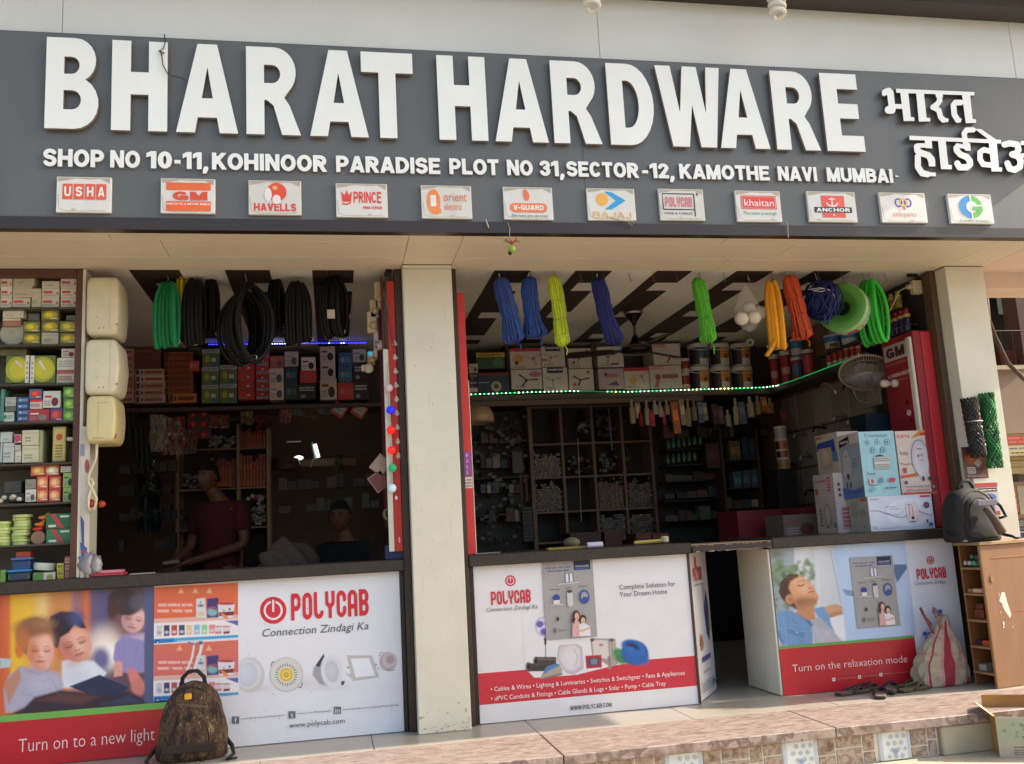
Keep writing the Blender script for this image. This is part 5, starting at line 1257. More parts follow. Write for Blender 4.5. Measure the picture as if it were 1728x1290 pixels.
# ================================================================ left counter
ct = empty('left_counter', (-1.3, 0, 0.0)); tag(ct, 'low counter with dark stone top and printed boards under the left opening', 'counter')
boxpart('stone_top', M_GRAN, -3.2, .419, -.055, .42, .932, 1.002, '3a332f', ct, .006)
boxpart('board_core', M_DARK, -3.2, .418, .004, .06, .003, .931, '2a2522', ct)
boxpart('edge_bar', M_DARK, .3925, .4185, -.015, .003, .004, .931, '241d1a', ct)
BYL = 0.0
qb = lambda x, y: (x / 4.114, 980 + y / 4.114)
def boys(p):
 Q = lambda *a: [qb(*x) for x in a]
 s = 1 / 4.114
 def E(cx, cy, rx, ry, c, ang=0, soft=3, a=1.0): u, v = qb(cx, cy); p.ell(u, v, rx * s, ry * s, c, ang, soft * s * 2.2, a)
 def P(pts, c, soft=8, a=1.0): p.poly(Q(*pts), c, soft * s, a)
 def Ln(pts, w, c, a=1.0): p.line(Q(*pts), w * s, c, .5, a)
 p.hgrad([(x / 4.114, c) for x, c in ((-40, 'b84a34'), (60, 'cf6a3c'), (85, 'e0b030'), (200, 'e8b838'), (300, 'ddb060'), (340, 'd08a50'), (430, 'c88a50'), (480, 'd08a5a'), (520, '9a7486'), (570, 'b06a5a'), (600, 'd8703c'), (640, '6a5a78'), (740, '56547e'), (760, '6a4a52'), (860, '5a4650'), (1000, '5a4a5a'), (1006, '51557a'), (1080, '5c6288'))])
 E(300, 130, 30, 180, 'f0e0a0', 0, 30, .6); E(730, 470, 120, 130, 'f3e2d8', 0, 40, .95); E(745, 520, 60, 60, 'ffffff', 0, 30, .9)
 P([(0, 540), (80, 545), (70, 600), (0, 610)], 'a9c0c8', 8)
 P([(800, 440), (860, 370), (1003, 360), (1003, 640), (860, 640), (810, 600), (785, 540)], '8f88ba', 10); P([(900, 390), (1003, 370), (1003, 420)], 'b8a8c8', 10)
 draw_face(E, Ln, 925, 268, 80, 96, 12, 'd8a4a2', 'f0c8c0', '9a6870', 1); E(865, 150, 118, 92, '3d3036', 15, 6); E(960, 150, 60, 60, '5c5868', 0, 12, .8); E(790, 180, 40, 70, '4a3030', 20, 8)
 E(790, 200, 30, 60, '4a3030', 10, 8)
 P([(800, 560), (850, 560), (850, 660), (790, 670)], 'd89a90', 8); E(940, 690, 38, 90, 'd88078', -25, 6); E(960, 740, 50, 60, 'c87a70', 0, 8)
 E(700, 545, 62, 80, '6b6696', 0, 14); P([(430, 560), (500, 540), (650, 560), (740, 640), (700, 700), (560, 740), (430, 745)], 'dcdfe8', 12); E(520, 660, 80, 60, 'b9bfd4', 0, 25, .6)
 E(398, 505, 34, 34, 'd8783a', 20, 6); draw_face(E, Ln, 522, 442, 112, 124, -20, 'd9937e', 'f2c4b0', 'a05a4c', 1)
 P([(330, 300), (350, 250), (420, 215), (510, 220), (560, 260), (600, 330), (560, 330), (520, 300), (480, 360), (420, 395), (400, 470), (360, 460), (355, 380)], '2f2230', 10); E(530, 262, 52, 50, '47538a', 20, 18, .9); E(430, 250, 60, 30, '3a2c48', 0, 14, .6)
 P([(60, 660), (150, 590), (210, 610), (330, 620), (400, 640), (440, 720), (430, 770), (300, 870), (40, 920), (25, 760)], 'a7a4ba', 12); P([(25, 720), (130, 600), (150, 680), (60, 860)], 'b87a58', 14, .85); E(300, 720, 90, 70, 'c0bdd0', 0, 35, .6)
 P([(210, 560), (350, 560), (340, 610), (200, 620)], 'bfb2c0', 8); E(238, 394, 128, 134, '8d5c40', 0, 8); E(270, 410, 90, 70, 'c98a6c', 0, 24, .8); draw_face(E, Ln, 282, 486, 92, 126, 2, 'dc9880', 'f4cabc', 'b8643c', 1)
 E(235, 320, 132, 66, '8d5d42', -8, 14); E(150, 420, 40, 90, 'c07038', 0, 14, .8); E(130, 495, 24, 44, 'cf6f34', -10, 5); E(300, 300, 60, 26, 'a8805a', 0, 14, .6)
 Ln([(190, 620), (260, 650), (340, 625)], 5, '8a86a0', .8); Ln([(350, 680), (400, 760)], 6, '8884a0', .7)
 P([(-20, 950), (60, 930), (170, 880), (240, 810), (420, 760), (640, 780), (900, 770), (1003, 830), (1075, 850), (1075, 880), (0, 940)], '2f2436', 14); P([(240, 830), (420, 780), (700, 800), (560, 860)], '6a4038', 24, .6); P([(700, 860), (900, 800), (1000, 850)], '3a4468', 24, .8)
 P([(480, 735), (690, 655), (895, 738), (850, 782), (640, 800)], '232c4e', 6); Ln([(485, 735), (690, 656)], 5, '8088a8'); Ln([(690, 656), (893, 738)], 4, '4a5478'); P([(1003, 60), (1080, 60), (1080, 870), (1003, 850)], '525a80', 4, .85)
 rnd = random.Random(2)
 for (hx, hy, rr_, c, n) in ((235, 330, 115, '6f4630', 60), (440, 290, 105, '1f1620', 70), (880, 160, 100, '2a2026', 60)):
  for _ in range(n):
   a = rnd.uniform(-3.0, -.1); r1 = rr_ * rnd.uniform(.3, .9); x, y = hx + r1 * math.cos(a), hy + r1 * .75 * math.sin(a); Ln([(x, y), (x + rnd.uniform(-14, 14), y + rnd.uniform(8, 26))], rnd.uniform(2, 4), c if rnd.random() < .6 else 'a07a5a' if hx < 300 else '5a5a78', .35)
 for _ in range(14):
  x = rnd.uniform(80, 420); y = rnd.uniform(640, 800); Ln([(x, y), (x + rnd.uniform(20, 60), y + rnd.uniform(-30, 30))], 3, '8c889c', .45); x = rnd.uniform(820, 990); y = rnd.uniform(400, 600); Ln([(x, y), (x + rnd.uniform(-20, 20), y + 60)], 4, '746c9a', .4)
 p.grain(.018)
xr = PY(263, 1080, 0).x; zt_ = .9295
def z_of(u, v): return PY(u, v, 0).z
zg = z_of(130, 980 + 895 / 4.114); zr = z_of(130, 980 + 940 / 4.114)
painted('family_picture', -2.05, xr, zg, zt_, -.0012, boys, ct, .0025)
f_red = MB(); f = Face(f_red, (-3.2, 0, 0.0), (1, 0, 0), (0, 0, 1), 1, 1, .0006)
f.poly([(0, .004), (3.2 + PY(371, 1180, 0).x, .004), (3.2 + PY(371, 1180, 0).x, zr), (0, zr)], 'b8202a')
f.poly([(0, zr), (3.2 + PY(371, 1180, 0).x, zr), (3.2 + PY(371, 1180, 0).x, zg), (0, zg)], '6fae52')
f_red.build('red_band_print', PRINT, ct)
mb = MB(); g = PF(mb, -.0012, .0004); g.thin('Turn on to a new light', 31, 1267, 261, 1252.5, 22.5, 'f0d8d6', off=-.012); mb.build('slogan', PRINT, ct)
boxpart('left_board', PRINT, -3.2, -2.052, -.0009, .003, zg, .93, 'b84a34', ct, .0002)
xw0 = PY(371, 1180, 0).x; xw1 = .3915
boxpart('white_board', PRINT, xw0, xw1, -.0008, .003, .004, .9305, 'dfe0e6', ct, .0002)
qw = lambda x, y: (380 + x / 3.91, 960 + y / 3.91)
def lampsp(p):
 s = 1 / 3.91; p.fill('dfe0e6')
 def E(cx, cy, rx, ry, c, ang=0, soft=3, a=1.0): u, v = qw(cx, cy); p.ell(u, v, rx * s, ry * s, c, ang, soft * s * 2, a)
 def P(pts, c, soft=4, a=1.0): p.poly([qw(*x) for x in pts], c, soft * s, a)
 def Ln(pts, w, c, a=1.0): p.line([qw(*x) for x in pts], w * s, c, .5, a)
 E(210, 790, 60, 16, 'b9b6b4', 0, 18, .7); E(160, 702, 100, 116, 'c6c5c3'); E(150, 695, 88, 100, 'd3d3d4'); E(145, 695, 72, 82, 'c4c6d2'); E(130, 690, 50, 60, 'cdd0dc', 0, 20)
 E(480, 740, 70, 20, 'bdbaba', 0, 24, .6); Ln([(300, 645), (312, 615), (328, 618)], 6, '4a4a4a'); Ln([(510, 755), (500, 785), (482, 780)], 7, '4a4a4a')
 E(402, 700, 112, 116, 'b9bab6'); E(403, 698, 104, 108, 'cfd0cc'); E(403, 700, 76, 78, 'dcdad2')
 for k in range(26):
  a = 2 * math.pi * k / 26; Ln([(403 + 56 * math.cos(a), 700 + 58 * math.sin(a)), (403 + 72 * math.cos(a), 700 + 74 * math.sin(a))], 6, '4e4638')
 E(403, 700, 46, 46, 'd8b03c'); E(403, 700, 32, 32, 'e8c860'); E(403, 700, 15, 15, '8a6a20'); E(403, 700, 10, 10, 'e0c060')
 E(650, 780, 80, 18, 'bdbabc', 0, 24, .6); P([(585, 650), (650, 610), (690, 780), (620, 760), (575, 700)], '9d9ca6', 8); P([(595, 640), (650, 560), (655, 580), (620, 650)], '3c3c3e', 3)
 E(705, 680, 72, 112, 'd8d9de', -8); E(705, 678, 45, 72, 'b9bbc6', -8); E(700, 670, 34, 56, 'c8cad4', -8, 14); P([(770, 740), (790, 742), (780, 770), (762, 766)], '3c3838', 3)
 P([(795, 690), (850, 740), (840, 700)], 'b0aca8', 8); P([(802, 572), (970, 572), (1018, 718), (840, 742)], 'bcb8b6', 3); P([(828, 592), (950, 590), (990, 705), (860, 718)], 'e6e7ee', 3); P([(800, 645), (818, 650), (814, 660)], '3a3a3a', 2); P([(990, 625), (1004, 632), (992, 640)], '3a3a3a', 2)
 E(1075, 612, 58, 62, 'b5a3a6'); E(1082, 605, 46, 50, 'c9b9bb'); E(1088, 600, 26, 28, 'a8989c'); Ln([(1015, 580), (1025, 555), (1040, 552)], 4, '555555'); Ln([(1060, 670), (1085, 674), (1120, 668)], 4, '6a6a6a'); Ln([(1008, 650), (1018, 665)], 4, '777777')
xa = PY(*qw(95, 700), 0).x; xb = PY(*qw(1140, 620), 0).x
painted('downlight_picture', xa, xb, PY(*qw(600, 800), 0).z - .01, PY(*qw(600, 570), 0).z + .05, -.0016, lampsp, ct, .0027)
mb = MB(); g = PF(mb, -.0012, .0004)
def logo(g, cx, cy, r, red='d02a36', bg='e0e0e6', asp=1.02):
 g.ell(cx, cy, r, r * asp, red, 28); g.ell(cx, cy, r * .72, r * .72 * asp, bg, 24); g.ell(cx, cy, r * .56, r * .56 * asp, red, 22)
 g.rect(cx - r * .17, cy - r * .8 * asp, cx + r * .17, cy - r * .4, red); g.rect(cx - r * .075, cy - r * .78 * asp, cx + r * .075, cy + r * .12, bg)
logo(g, *qw(317, 275), 22.5)
def cab_word(g, x0, v0, x1, v1, hgt, col, h=.085): g.text('POLYCAB', x0, v0, x1, v1, hgt, col, h)
cab_word(g, 491.5, 1048.5, 622.5, 1038, 45.5, 'd02a36')
g.thin('Connection Zindagi Ka', *qw(240, 452), *qw(945, 398), 13, '55575c', .22)
for (x, y) in ((70, 998), (441, 963), (741, 933)):
 u, v = qw(x, y); g.rect(u - 6, v + 6, u + 6, v - 6, '6a6c72')
for (x, y, t) in ((70, 998, 'f'), (441, 963, 't'), (741, 933, 'in')):
 u, v = qw(x, y); g.thin(t, u - (2 if t != 'in' else 4), v + 4.4, u + (2 if t != 'in' else 4), v + 4.4, 8.5, 'e8e8ee')
g.thin('www.facebook.com/Polycabind', *qw(105, 998), *qw(392, 968), 3.2, '6a6c72'); g.thin('twitter.com/Polycabindia', *qw(475, 962), *qw(700, 940), 3.2, '6a6c72'); g.thin('www.linkedin.com/company/PolycabIndia', *qw(775, 935), *qw(1145, 902), 3.2, '6a6c72')
g.thin('www.polycab.com', *qw(422, 1048), *qw(790, 1018), 8.6, '4c4e54')
for _ in range(16):
 u = random.uniform(400, 670); v = random.uniform(1000, 1230); g.ell(u, v, .8, .8, '6a6864', 5)
mb.build('board_print', PRINT, ct)
def bill(p, dy=0, slit=False):
 q7 = lambda x, y: (250 + x / 6.144, 980 + y / 6.144)
 p.fill('e8e2e4')
 s = 1 / 6.144
 D = 595 * dy; sl = -30
 def Pq(pts, c, soft=3, a=1.0): p.poly([q7(x, y + D) for x, y in pts], c, soft * s * 2, a)
 def E(cx, cy, rx, ry, c, ang=0, soft=3, a=1.0): u, v = q7(cx, cy + D); p.ell(u, v, rx * s, ry * s, c, ang, soft * s * 2, a)
 def Ln(pts, w, c, a=1.0): p.line([q7(x, y + D) for x, y in pts], w * s, c, .5, a)
 top = 'd86848' if dy == 0 else 'd06a62'
 Pq([(55, 70), (945, 20), (945, 360), (55, 400)], top)
 Pq([(55, 88), (945, 38), (945, 100), (55, 150)], 'd4704a', 30, .5)
 Pq([(55, 400), (500, 378), (945, 352), (945, 400), (55, 445)], 'dcaea0')
 for x in ((340, 490, 635) if not dy else (325, 630)): Pq([(x - 30, 132), (x, 75), (x + 30, 128)], 'e8b088', 6)
 for (y, xs_) in ((258, (105, 190, 205, 290, 300, 330, 345, 392, 400, 455)), (320, (95, 215, 240, 245, 252, 350, 370, 376, 380, 455))):
  for i in range(0, len(xs_), 2):
   Ln([(xs_[i], y - 12), (xs_[i + 1], y - 16)], 5, 'f0d8d0');
   x = xs_[i] + 6
   while x < xs_[i + 1]: Ln([(x, y - 12), (x + 2, y + 8)], 5, 'f0d0c8', .9); E(x + 6, y + 2, 5, 6, 'f0d0c8', 0, 3, .8); x += 15
 Pq([(500, 190), (590, 178), (606, 390), (496, 380)], 'cfd0d2'); E(545, 260, 30, 14, '5a6a78', 0, 6); E(543, 225, 8, 8, '3a5a80'); E(550, 345, 34, 18, 'd8b888', 0, 6)
 Pq([(610, 190), (728, 178), (732, 380), (610, 388)], '423a70'); E(665, 325, 54, 42, '7fb0b4', 0, 8); Pq([(625, 280), (700, 270), (720, 310), (640, 290)], 'b05068', 8); Ln([(660, 285), (725, 310)], 6, '3a3048')
 Pq([(722, 250), (900, 235), (880, 385), (735, 395)], 'd8d4da'); E(812, 240, 90, 14, 'b04048'); Pq([(730, 330), (890, 318), (885, 360), (738, 370)], '7a2c38'); Pq([(745, 335), (785, 345), (830, 380), (830, 398), (790, 395)], 'e88a50'); E(845, 297, 12, 12, '4a5a70'); E(785, 310, 7, 8, '4a4050')
 Pq([(800, 418), (935, 410), (935, 470)], '5a64a8')
 cols = ['c8c8ca', '4a3a6a', 'b84a48', '3e4a6a', 'e0c098', '8ab8d0', '90c8a0', 'e08890']
 for i, c in enumerate(cols): x = 85 + i * 78; Pq([(x, 465 - i * 1), (x + 60, 462 - i), (x + 60, 575 - i * 4), (x, 580 - i * 4)], c, 3); E(x + 30, 540 - i * 3, 22, 16, 'd8d4cc' if i else '9a9aa0', 0, 4, .8)
 for x in (725, 810): Pq([(x - 38, 478), (x + 42, 472), (x + 36, 548), (x - 30, 555)], 'd8ccd0'); E(x, 476, 40, 6, 'c05058'); Pq([(x - 30, 530), (x + 36, 525), (x + 34, 548), (x - 28, 555)], 'c88078' if x < 800 else '7a2c38')
 Pq([(55, 608), (945, 562), (945, 622), (55, 686)], '3f9fd4'); Pq([(55, 608), (265, 597), (275, 668), (55, 682)], '2f86c4'); E(100, 642, 30, 28, '2b3f86'); E(100, 645, 14, 12, '8ac0e8')
 for k in range(2):
  x = 300 + k * 4
  while x < 915: w = random.uniform(20, 60); Ln([(x, 628 + k * 22 - (x - 300) * .052), (min(x + w, 915), 628 + k * 22 - (x + w - 300) * .052)], 7 - 2 * k, 'b8dcf0'); x += w + 10
 for y in (625, 652): Ln([(150, y), (245, y - 5)], 12, '2468a8')
 if dy: Ln([(480, 60), (455, 200), (405, 330)], 22, 'dcd8d0'); Ln([(560, 50), (540, 150), (500, 260), (470, 360)], 30, 'ddd8d2'); Ln([(420, 45), (500, 75)], 16, '6a7a98'); E(545, 50, 26, 20, '5a6a88')
for k in (0, 1):
 b_ = empty('paint_bill', (PY(330, 1070, 0).x, -.003, .5))
 x0 = PY(260, 1060, 0).x; x1 = PY(402, 1060, 0).x
 zt0 = PY(330, 980 + (60 + 595 * k) / 6.144, 0).z if not k else PY(330, 980 + 655 / 6.144, 0).z; zb0 = PY(330, 980 + (622 + 595 * k) / 6.144, 0).z
 if k == 0: zt0 = .9293; zsplit = zb0
 else: zt0 = zsplit - .0005
 painted('bill_print', x0, x1, zb0, zt0, -.0045 + .0003 * k, lambda p, k=k: bill(p, k), b_, .0022)
 MB().box(x0, x1, -.0038, -.0025, zb0, zt0, 'e8e2e4').build('bill_paper', CARD, b_)
 tag(b_, ['orange and white paint advertisement, upper of the two pasted bills', 'orange and white paint advertisement with a torn streak, lower bill behind the camouflage backpack'][k], 'poster', 'paint advertisements pasted on the left counter')
# ================================================================ right opening
rs = empty('door_edge', (.85, .05, 1.003)); tag(rs, 'tall bright red door edge strip with a purple pull sticker', 'door')
xr0 = XU(768.5, .03, 2.67); xr1 = XU(803, .03, 1.05)
xr0 = .815; xr1 = .872
boxpart('red_strip', PAINT, xr0, xr1, .03, .05, 1.003, 2.68, 'd23430', rs)
boxpart('white_edge', PLAST, xr1 + .0005, xr1 + .006, .03, .05, 1.003, 2.1, 'd8cdb8', rs, .001)
mb = MB(); g = PF(mb, .03, .0005)
pz0, pz1 = PY(791, 824, .03).z, PY(788, 764, .03).z
f = Face(mb, (xr0, .03, PY(792, 824, .03).z), (1, 0, 0), (0, 0, 1), xr1 - xr0, PY(788, 762, .03).z - PY(792, 824, .03).z, .0005)
f.rect(.04, .32, .96, 1, '9a4a9a'); f.rect(.04, 0, .96, .30, 'ddd6cc')
for i, c in enumerate('PULL'): f.text(c, .40, .84 - i * .15, .58, .93 - i * .15, 'f0e0ee')
f.rect(.15, .20, .25, .24, 'd06040'); f.rect(.15, .11, .3, .16, 'd05040'); f.lines(.4, .1, .9, .26, 2, '8a8a8a'); f.lines(.2, .03, .9, .08, 1, '444444')
mb.build('pull_sticker', PLAST, rs)
zr2 = PY(1000, 664, 2.2).z
us = empty('wall_shelf', (2.5, 2.35, zr2)); tag(us, 'dark shelf running high along the back wall of the right opening', 'shelf')
boxpart('shelf_board', M_DARK, .73, 4.27, 2.17, 2.62, zr2 - .05, zr2 - .001, '4a3a34', us)
boxpart('back_board', M_DARK, .73, 4.27, 2.63, 2.65, zr2, ZT + .004, '4a3c38', us)
boxpart('front_rail', M_WOOD, .73, 3.36, 2.165, 2.169, zr2 - .10, zr2 - .052, '6a5346', us)
for u in (858, 1004, 1150): p = PY(u, 620, 2.3); boxpart('divider', M_DARK, p.x - .012, p.x + .012, 2.32, 2.6, zr2, ZT, '5a4840', us)
ss = empty('side_shelf', (4.15, 1.3, zr2)); tag(ss, 'dark side shelf carrying paint tins along the right inner wall', 'shelf')
boxpart('shelf_board', M_DARK, 4.03, 4.284, .62, 2.168, zr2 - .05, zr2 - .001, '3a302c', ss)
boxpart('post', M_WOOD, 4.24, 4.284, 1.32, 1.40, zr2, ZT, 'b09a80', ss)
GF = 'fan and appliance boxes on the high right shelf'
onr = ' on high right shelf'
def fan3(f, hub, rot, c, c2=None, s=1.0):
 asp = f.W / f.H
 for k in range(3):
  a = rot + 2.094 * k
  dx, dy = math.cos(a) * s, math.sin(a) * s
  p0 = (hub[0] + .05 * dx, hub[1] + .05 * dy * asp); p1 = (hub[0] + .38 * dx, hub[1] + .38 * dy * asp * .6)
  nx, ny = -dy * .045, dx * .045
  f.poly([(p0[0] + nx * .5, p0[1] + ny * .5), (p1[0] + nx, p1[1] + ny), (p1[0] - nx, p1[1] - ny), (p0[0] - nx * .5, p0[1] - ny * .5)], c)
 f.circ(hub[0], hub[1], .055 * s, c2 or dk(c, .7), 12)
def FB(hd, hdc, c, hub=(.5, .45), rot=.4, extra=None, word=None, wc='f0e8e4'):
 def k(f):
  if hd == 'band': f.rect(0, .84, 1, 1, hdc)
  if hd == 'tag': f.rect(.18, .76, .82, 1, hdc)
  if hd == 'dot': f.circ(.8, .85, .06, hdc); f.circ(.22, .3, .07, hdc)
  if word: f.text(word, .22 if hd == 'tag' else .06, .86, .78 if hd == 'tag' else .5, .94, wc)
  fan3(f, hub, rot, c); f.lines(.1, .05, .5, .18, 2, '8a8078')
  if extra: extra(f)
 return k
stack(K7, 255, 330, 862, 940, 1, 2.2, .25, 'b8a898', 'white switch box at the left end' + onr, 'pic', '8a8a8a', GF)
carton(K7(315, 770, 556, 905), 2.24, .3, '2f5030', 'green carton with yellow header at left end' + onr, 'box', lambda f: (f.rect(0, .72, 1, 1, 'c09a30'), f.lines(.08, .78, .9, .92, 1, '5a4010'), f.ell(.75, .35, .2, .3, '4a6a3a')), group=GF)
carton(K7(330, 937, 592, 1103), 2.2, .3, '28344c', 'dark blue carton with round motor picture' + onr, 'box', lambda f: (f.rect(0, .86, 1, 1, '7a1c24'), f.circ(.58, .3, .17, 'a89a88'), f.circ(.58, .3, .08, '5a4a3c'), f.lines(.02, .46, .36, .54, 1, 'b0a8b0')), group=GF)
stack(K7, 256, 328, 942, 1062, 2, 2.2, .25, '2c2226', 'dark carton beside the motor carton' + onr, 'dark', group=GF)
stack(K7, 256, 328, 1063, 1103, 1, 2.2, .25, 'b09a88', 'pale flat carton under the dark ones' + onr, None, group=GF)
carton(K7(598, 733, 858, 910), 2.24, .3, 'cdc0b6', 'white carton with red header and orange fan' + onr, 'box', FB('band', 'b83038', 'b8a0a8', (.75, .5), .8, lambda f: (f.ell(.25, .5, .16, .22, 'd8a050'), f.ell(.2, .3, .06, .1, '4a3030'))), group=GF)
carton(K7(608, 912, 868, 1075), 2.2, .3, 'c9bcb6', 'white carton with a long black fan' + onr, 'box', FB('', '', '382c2c', (.48, .45), .1, lambda f: f.ell(.78, .75, .2, .14, 'b87078')), group=GF)
carton(K7(860, 715, 1058, 892), 2.24, .3, 'cfc4ba', 'upper white carton with navy header' + onr, 'box', FB('tag', '20284a', 'a89c98', (.4, .45), .3, lambda f: f.rect(0, .3, .25, .38, 'b84048'), 'Crompton'.upper()), group=GF)
carton(K7(874, 894, 1082, 1090), 2.2, .3, 'd2c8be', 'lower white carton with navy header' + onr, 'box', FB('tag', '20284a', 'b0a29c', (.4, .45), .5, None, 'CROMPTON'), group=GF)
carton(K7(1084, 733, 1282, 905), 2.24, .3, 'c8bcae', 'upper white carton with pale fan and red dots' + onr, 'box', FB('dot', 'b84a38', 'a09288', (.45, .5), .3), group=GF)
carton(K7(1092, 907, 1300, 1092), 2.2, .3, 'cdc2b4', 'lower white carton with dark fan and red dots' + onr, 'box', FB('dot', 'b84a38', '4a3c34', (.45, .5), .3), group=GF)
carton((1008, 585, 1052, 620), 2.24, .3, 'ccc2b8', 'upper wrapped carton with faint fan behind ceiling fan' + onr, 'box', FB('', '', '9a9088', (.4, .5), .5, lambda f: f.rect(.5, .1, .8, .2, '5a5a5a')), group=GF)
carton((1010, 622, 1053, 657), 2.2, .3, 'b8a4a4', 'pinkish carton below wrapped carton' + onr, 'box', lambda f: (f.ell(.3, .7, .06, .1, '4a3030'), f.ell(.55, .65, .25, .1, 'b87078'), f.poly([(.3, .2), (.8, .15), (.7, .4)], '6a5a78')), group=GF)
carton(K8(165, 895, 375, 1078), 2.2, .3, 'cfc4b8', 'white carton with red header and yellow fan' + onr, 'box', FB('band', 'b82c34', 'c8a0a0', (.7, .6), .8, lambda f: (f.ell(.35, .4, .14, .2, 'd0b050'))), group=GF)
def usha(f):
 for i, c in enumerate('USHA'):
  f.rect(.03 + i * .105, .84, .12 + i * .105, .98, 'c0343c')
 for i, c in enumerate('USHA'): f.text(c, .045 + i * .105, .87, .105 + i * .105, .95, 'f0e4e0')
carton(K8(408, 695, 636, 875), 2.24, .3, 'c9bdb2', 'upper cream carton with four red letter squares' + onr, 'box', lambda f: (usha(f), f.poly([(.45, .1), (.62, .5), (.7, .45), (.5, .1)], '7a4048'), f.rect(.68, .3, .98, .42, '8a5058')), group=GF)
carton(K8(380, 878, 648, 1072), 2.2, .3, 'cdbfb4', 'lower cream carton with dusky pink fan' + onr, 'box', lambda f: (usha(f), f.circ(.25, .5, .09, '9a4a58'), f.rect(.38, .44, .88, .62, 'a05a66'), f.poly([(.1, .05), (.2, .4), (.3, .4), (.25, .05)], 'b07078')), group=GF)
def barrel(cx, Y, z0, z1, r, cols, name, lab, cat, handle=True, group=None, face=math.radians(-95), lid='c9c4ba', par=None):
 """cols: body colour, list of (z0,z1,half angle,colour) patches facing the street"""
 body, patches = cols; H = z1 - z0
 o = empty(name, (cx, Y, z0)); tag(o, lab, cat, group)
 n = 32; rows = sorted({0.0, .88} | {a for p in patches for a in p[:2]})
 mb = MB(); vs = []; fs = []; cc = []
 for z in rows:
  rr = r * (.9 + .08 * z / .88)
  for k in range(n):
   w = 2 * math.pi * k / n + face; vs.append((cx + rr * math.cos(w), Y + rr * math.sin(w), z0 + z * H))
 for i in range(len(rows) - 1):
  zm = (rows[i] + rows[i + 1]) / 2
  for k in range(n):
   am = ((k + .5) / n * 360 + 180) % 360 - 180
   c = body
   for (a, b, h0, h1, col) in patches:
    if a <= zm <= b and h0 <= am <= h1: c = col
   fs.append((i * n + k, i * n + (k + 1) % n, (i + 1) * n + (k + 1) % n, (i + 1) * n + k)); cc.append(lin(c))
 fs.append(tuple(range(n))[::-1]); cc.append(lin(body))
 mb.add(vs, fs, cc); mb.build('body', PLAST, o, smooth=True)
 T = Matrix.Translation((cx, Y, z0))
 MB().lathe([(r * .9, .86 * H), (r, .865 * H), (r * 1.0, .9 * H), (r * .97, .91 * H), (r, .92 * H), (r * .99, .99 * H), (r * .9, H)], lid, T, 24).build('lid', PLAST, o, smooth=True)
 if handle: MB().tube([(cx + r * 1.02 * math.cos(a), Y + r * 1.04 * math.sin(a), z0 + H * (.84 - .17 * math.sin((a + math.pi) % math.pi))) for a in [-math.pi * (i / 12.0) for i in range(13)]], .004, 'c8c2b8', 5).build('handle', PLAST, o)
 return o
def pb(q, Y, label, dark='2a2026', art='c8803a', group='paint buckets on the high right shelf', par=None):
 x0, x1, z0, z1 = rectY(q, Y)
 barrel((x0 + x1) / 2, Y + (x1 - x0) / 2, z0, z1, (x1 - x0) / 2, ('c9beb2', [(0.05, .80, -75, -10, dark), (.05, .3, -10, 60, 'cfc6ba'), (.32, .80, -10, 60, art), (.34, .5, 10, 34, '6a4020')]), 'paint_bucket', label, 'paint bucket', group=group)
pb(K8(735, 685, 905, 873), 2.2, 'upper left paint bucket with teal front on high right shelf', art='3a6a80')
pb(K8(910, 685, 1078, 873), 2.22, 'upper middle paint bucket with orange front on high right shelf')
pb(K8(1090, 685, 1255, 873), 2.24, 'upper right paint bucket with orange front beside the camera', art='c88048')
pb(K8(738, 878, 912, 1075), 2.2, 'lower left paint bucket with orange front on high right shelf', art='c88a40')
pb(K8(920, 878, 1090, 1075), 2.22, 'lower middle paint bucket with orange front on high right shelf', art='cc8838')
pb(K8(1098, 878, 1278, 1075), 2.24, 'lower right paint bucket with orange front on high right shelf', art='c8783a')
for (a, b, lab) in ((815, 932, 'upper small red and white tin left of the paint buckets'), (934, 1068, 'lower small red and white tin left of the paint buckets')):
 x0, x1, z0, z1 = rectY(K8(648, a, 730, b), 2.22)
 barrel((x0 + x1) / 2, 2.22 + (x1 - x0) / 2, z0, z1, (x1 - x0) / 2, ('c4b8ac', [(.25, .8, -180, 180, '8a2c30')]), 'paint_tin', lab, 'tin', False)
def xb_(u, v0, v1, w, X, body, patches, name, lab, cat, handle=False, lid='c9c4ba', z0=None):
 Y = PX(u, (v0 + v1) / 2, X).y
 zb_ = PX(u, v1, X).z if z0 is None else z0; zt_2 = PX(u, v0, X).z
 r = (PY(u + w / 2, v0, Y).x - PY(u - w / 2, v0, Y).x) / 2
 return barrel(X, Y, zb_, zt_2, r, (body, patches), name, lab, cat, handle, face=math.radians(-125), lid=lid)
zsh = zr2 + .002
PR = [(.1, .8, -80, 80, 'a02a30'), (.3, .5, -40, 40, 'c89090')]
xb_(1307, 598, 645, 16, 4.12, '8a2c30', PR, 'paint_tin', 'red and white tin at the far end of the side shelf', 'tin', z0=zsh)
xb_(1326, 592, 640, 18, 4.12, '8a2c30', PR, 'paint_tin', 'red and white tin second from far end of the side shelf', 'tin', z0=zsh)
xb_(1364, 590, 630, 18, 4.14, '5a2c38', [(.1, .8, -80, 80, 'b04048')], 'paint_tin', 'dark red tin third along the side shelf', 'tin', z0=zsh)
xb_(1344, 572, 604, 19, 4.14, '3a7ab0', [(.1, .45, -80, 60, 'c8b8a8'), (.5, .84, -80, 80, '3a7ab0')], 'plastic_tub', 'white tub with blue band standing over the red tins', 'tub', z0=None)
xb_(1345, 603, 634, 18, 4.13, '8a3038', [(.2, .7, -60, 60, '4a6a90')], 'paint_tin', 'red and blue tin under the white tub', 'tin', z0=zsh)
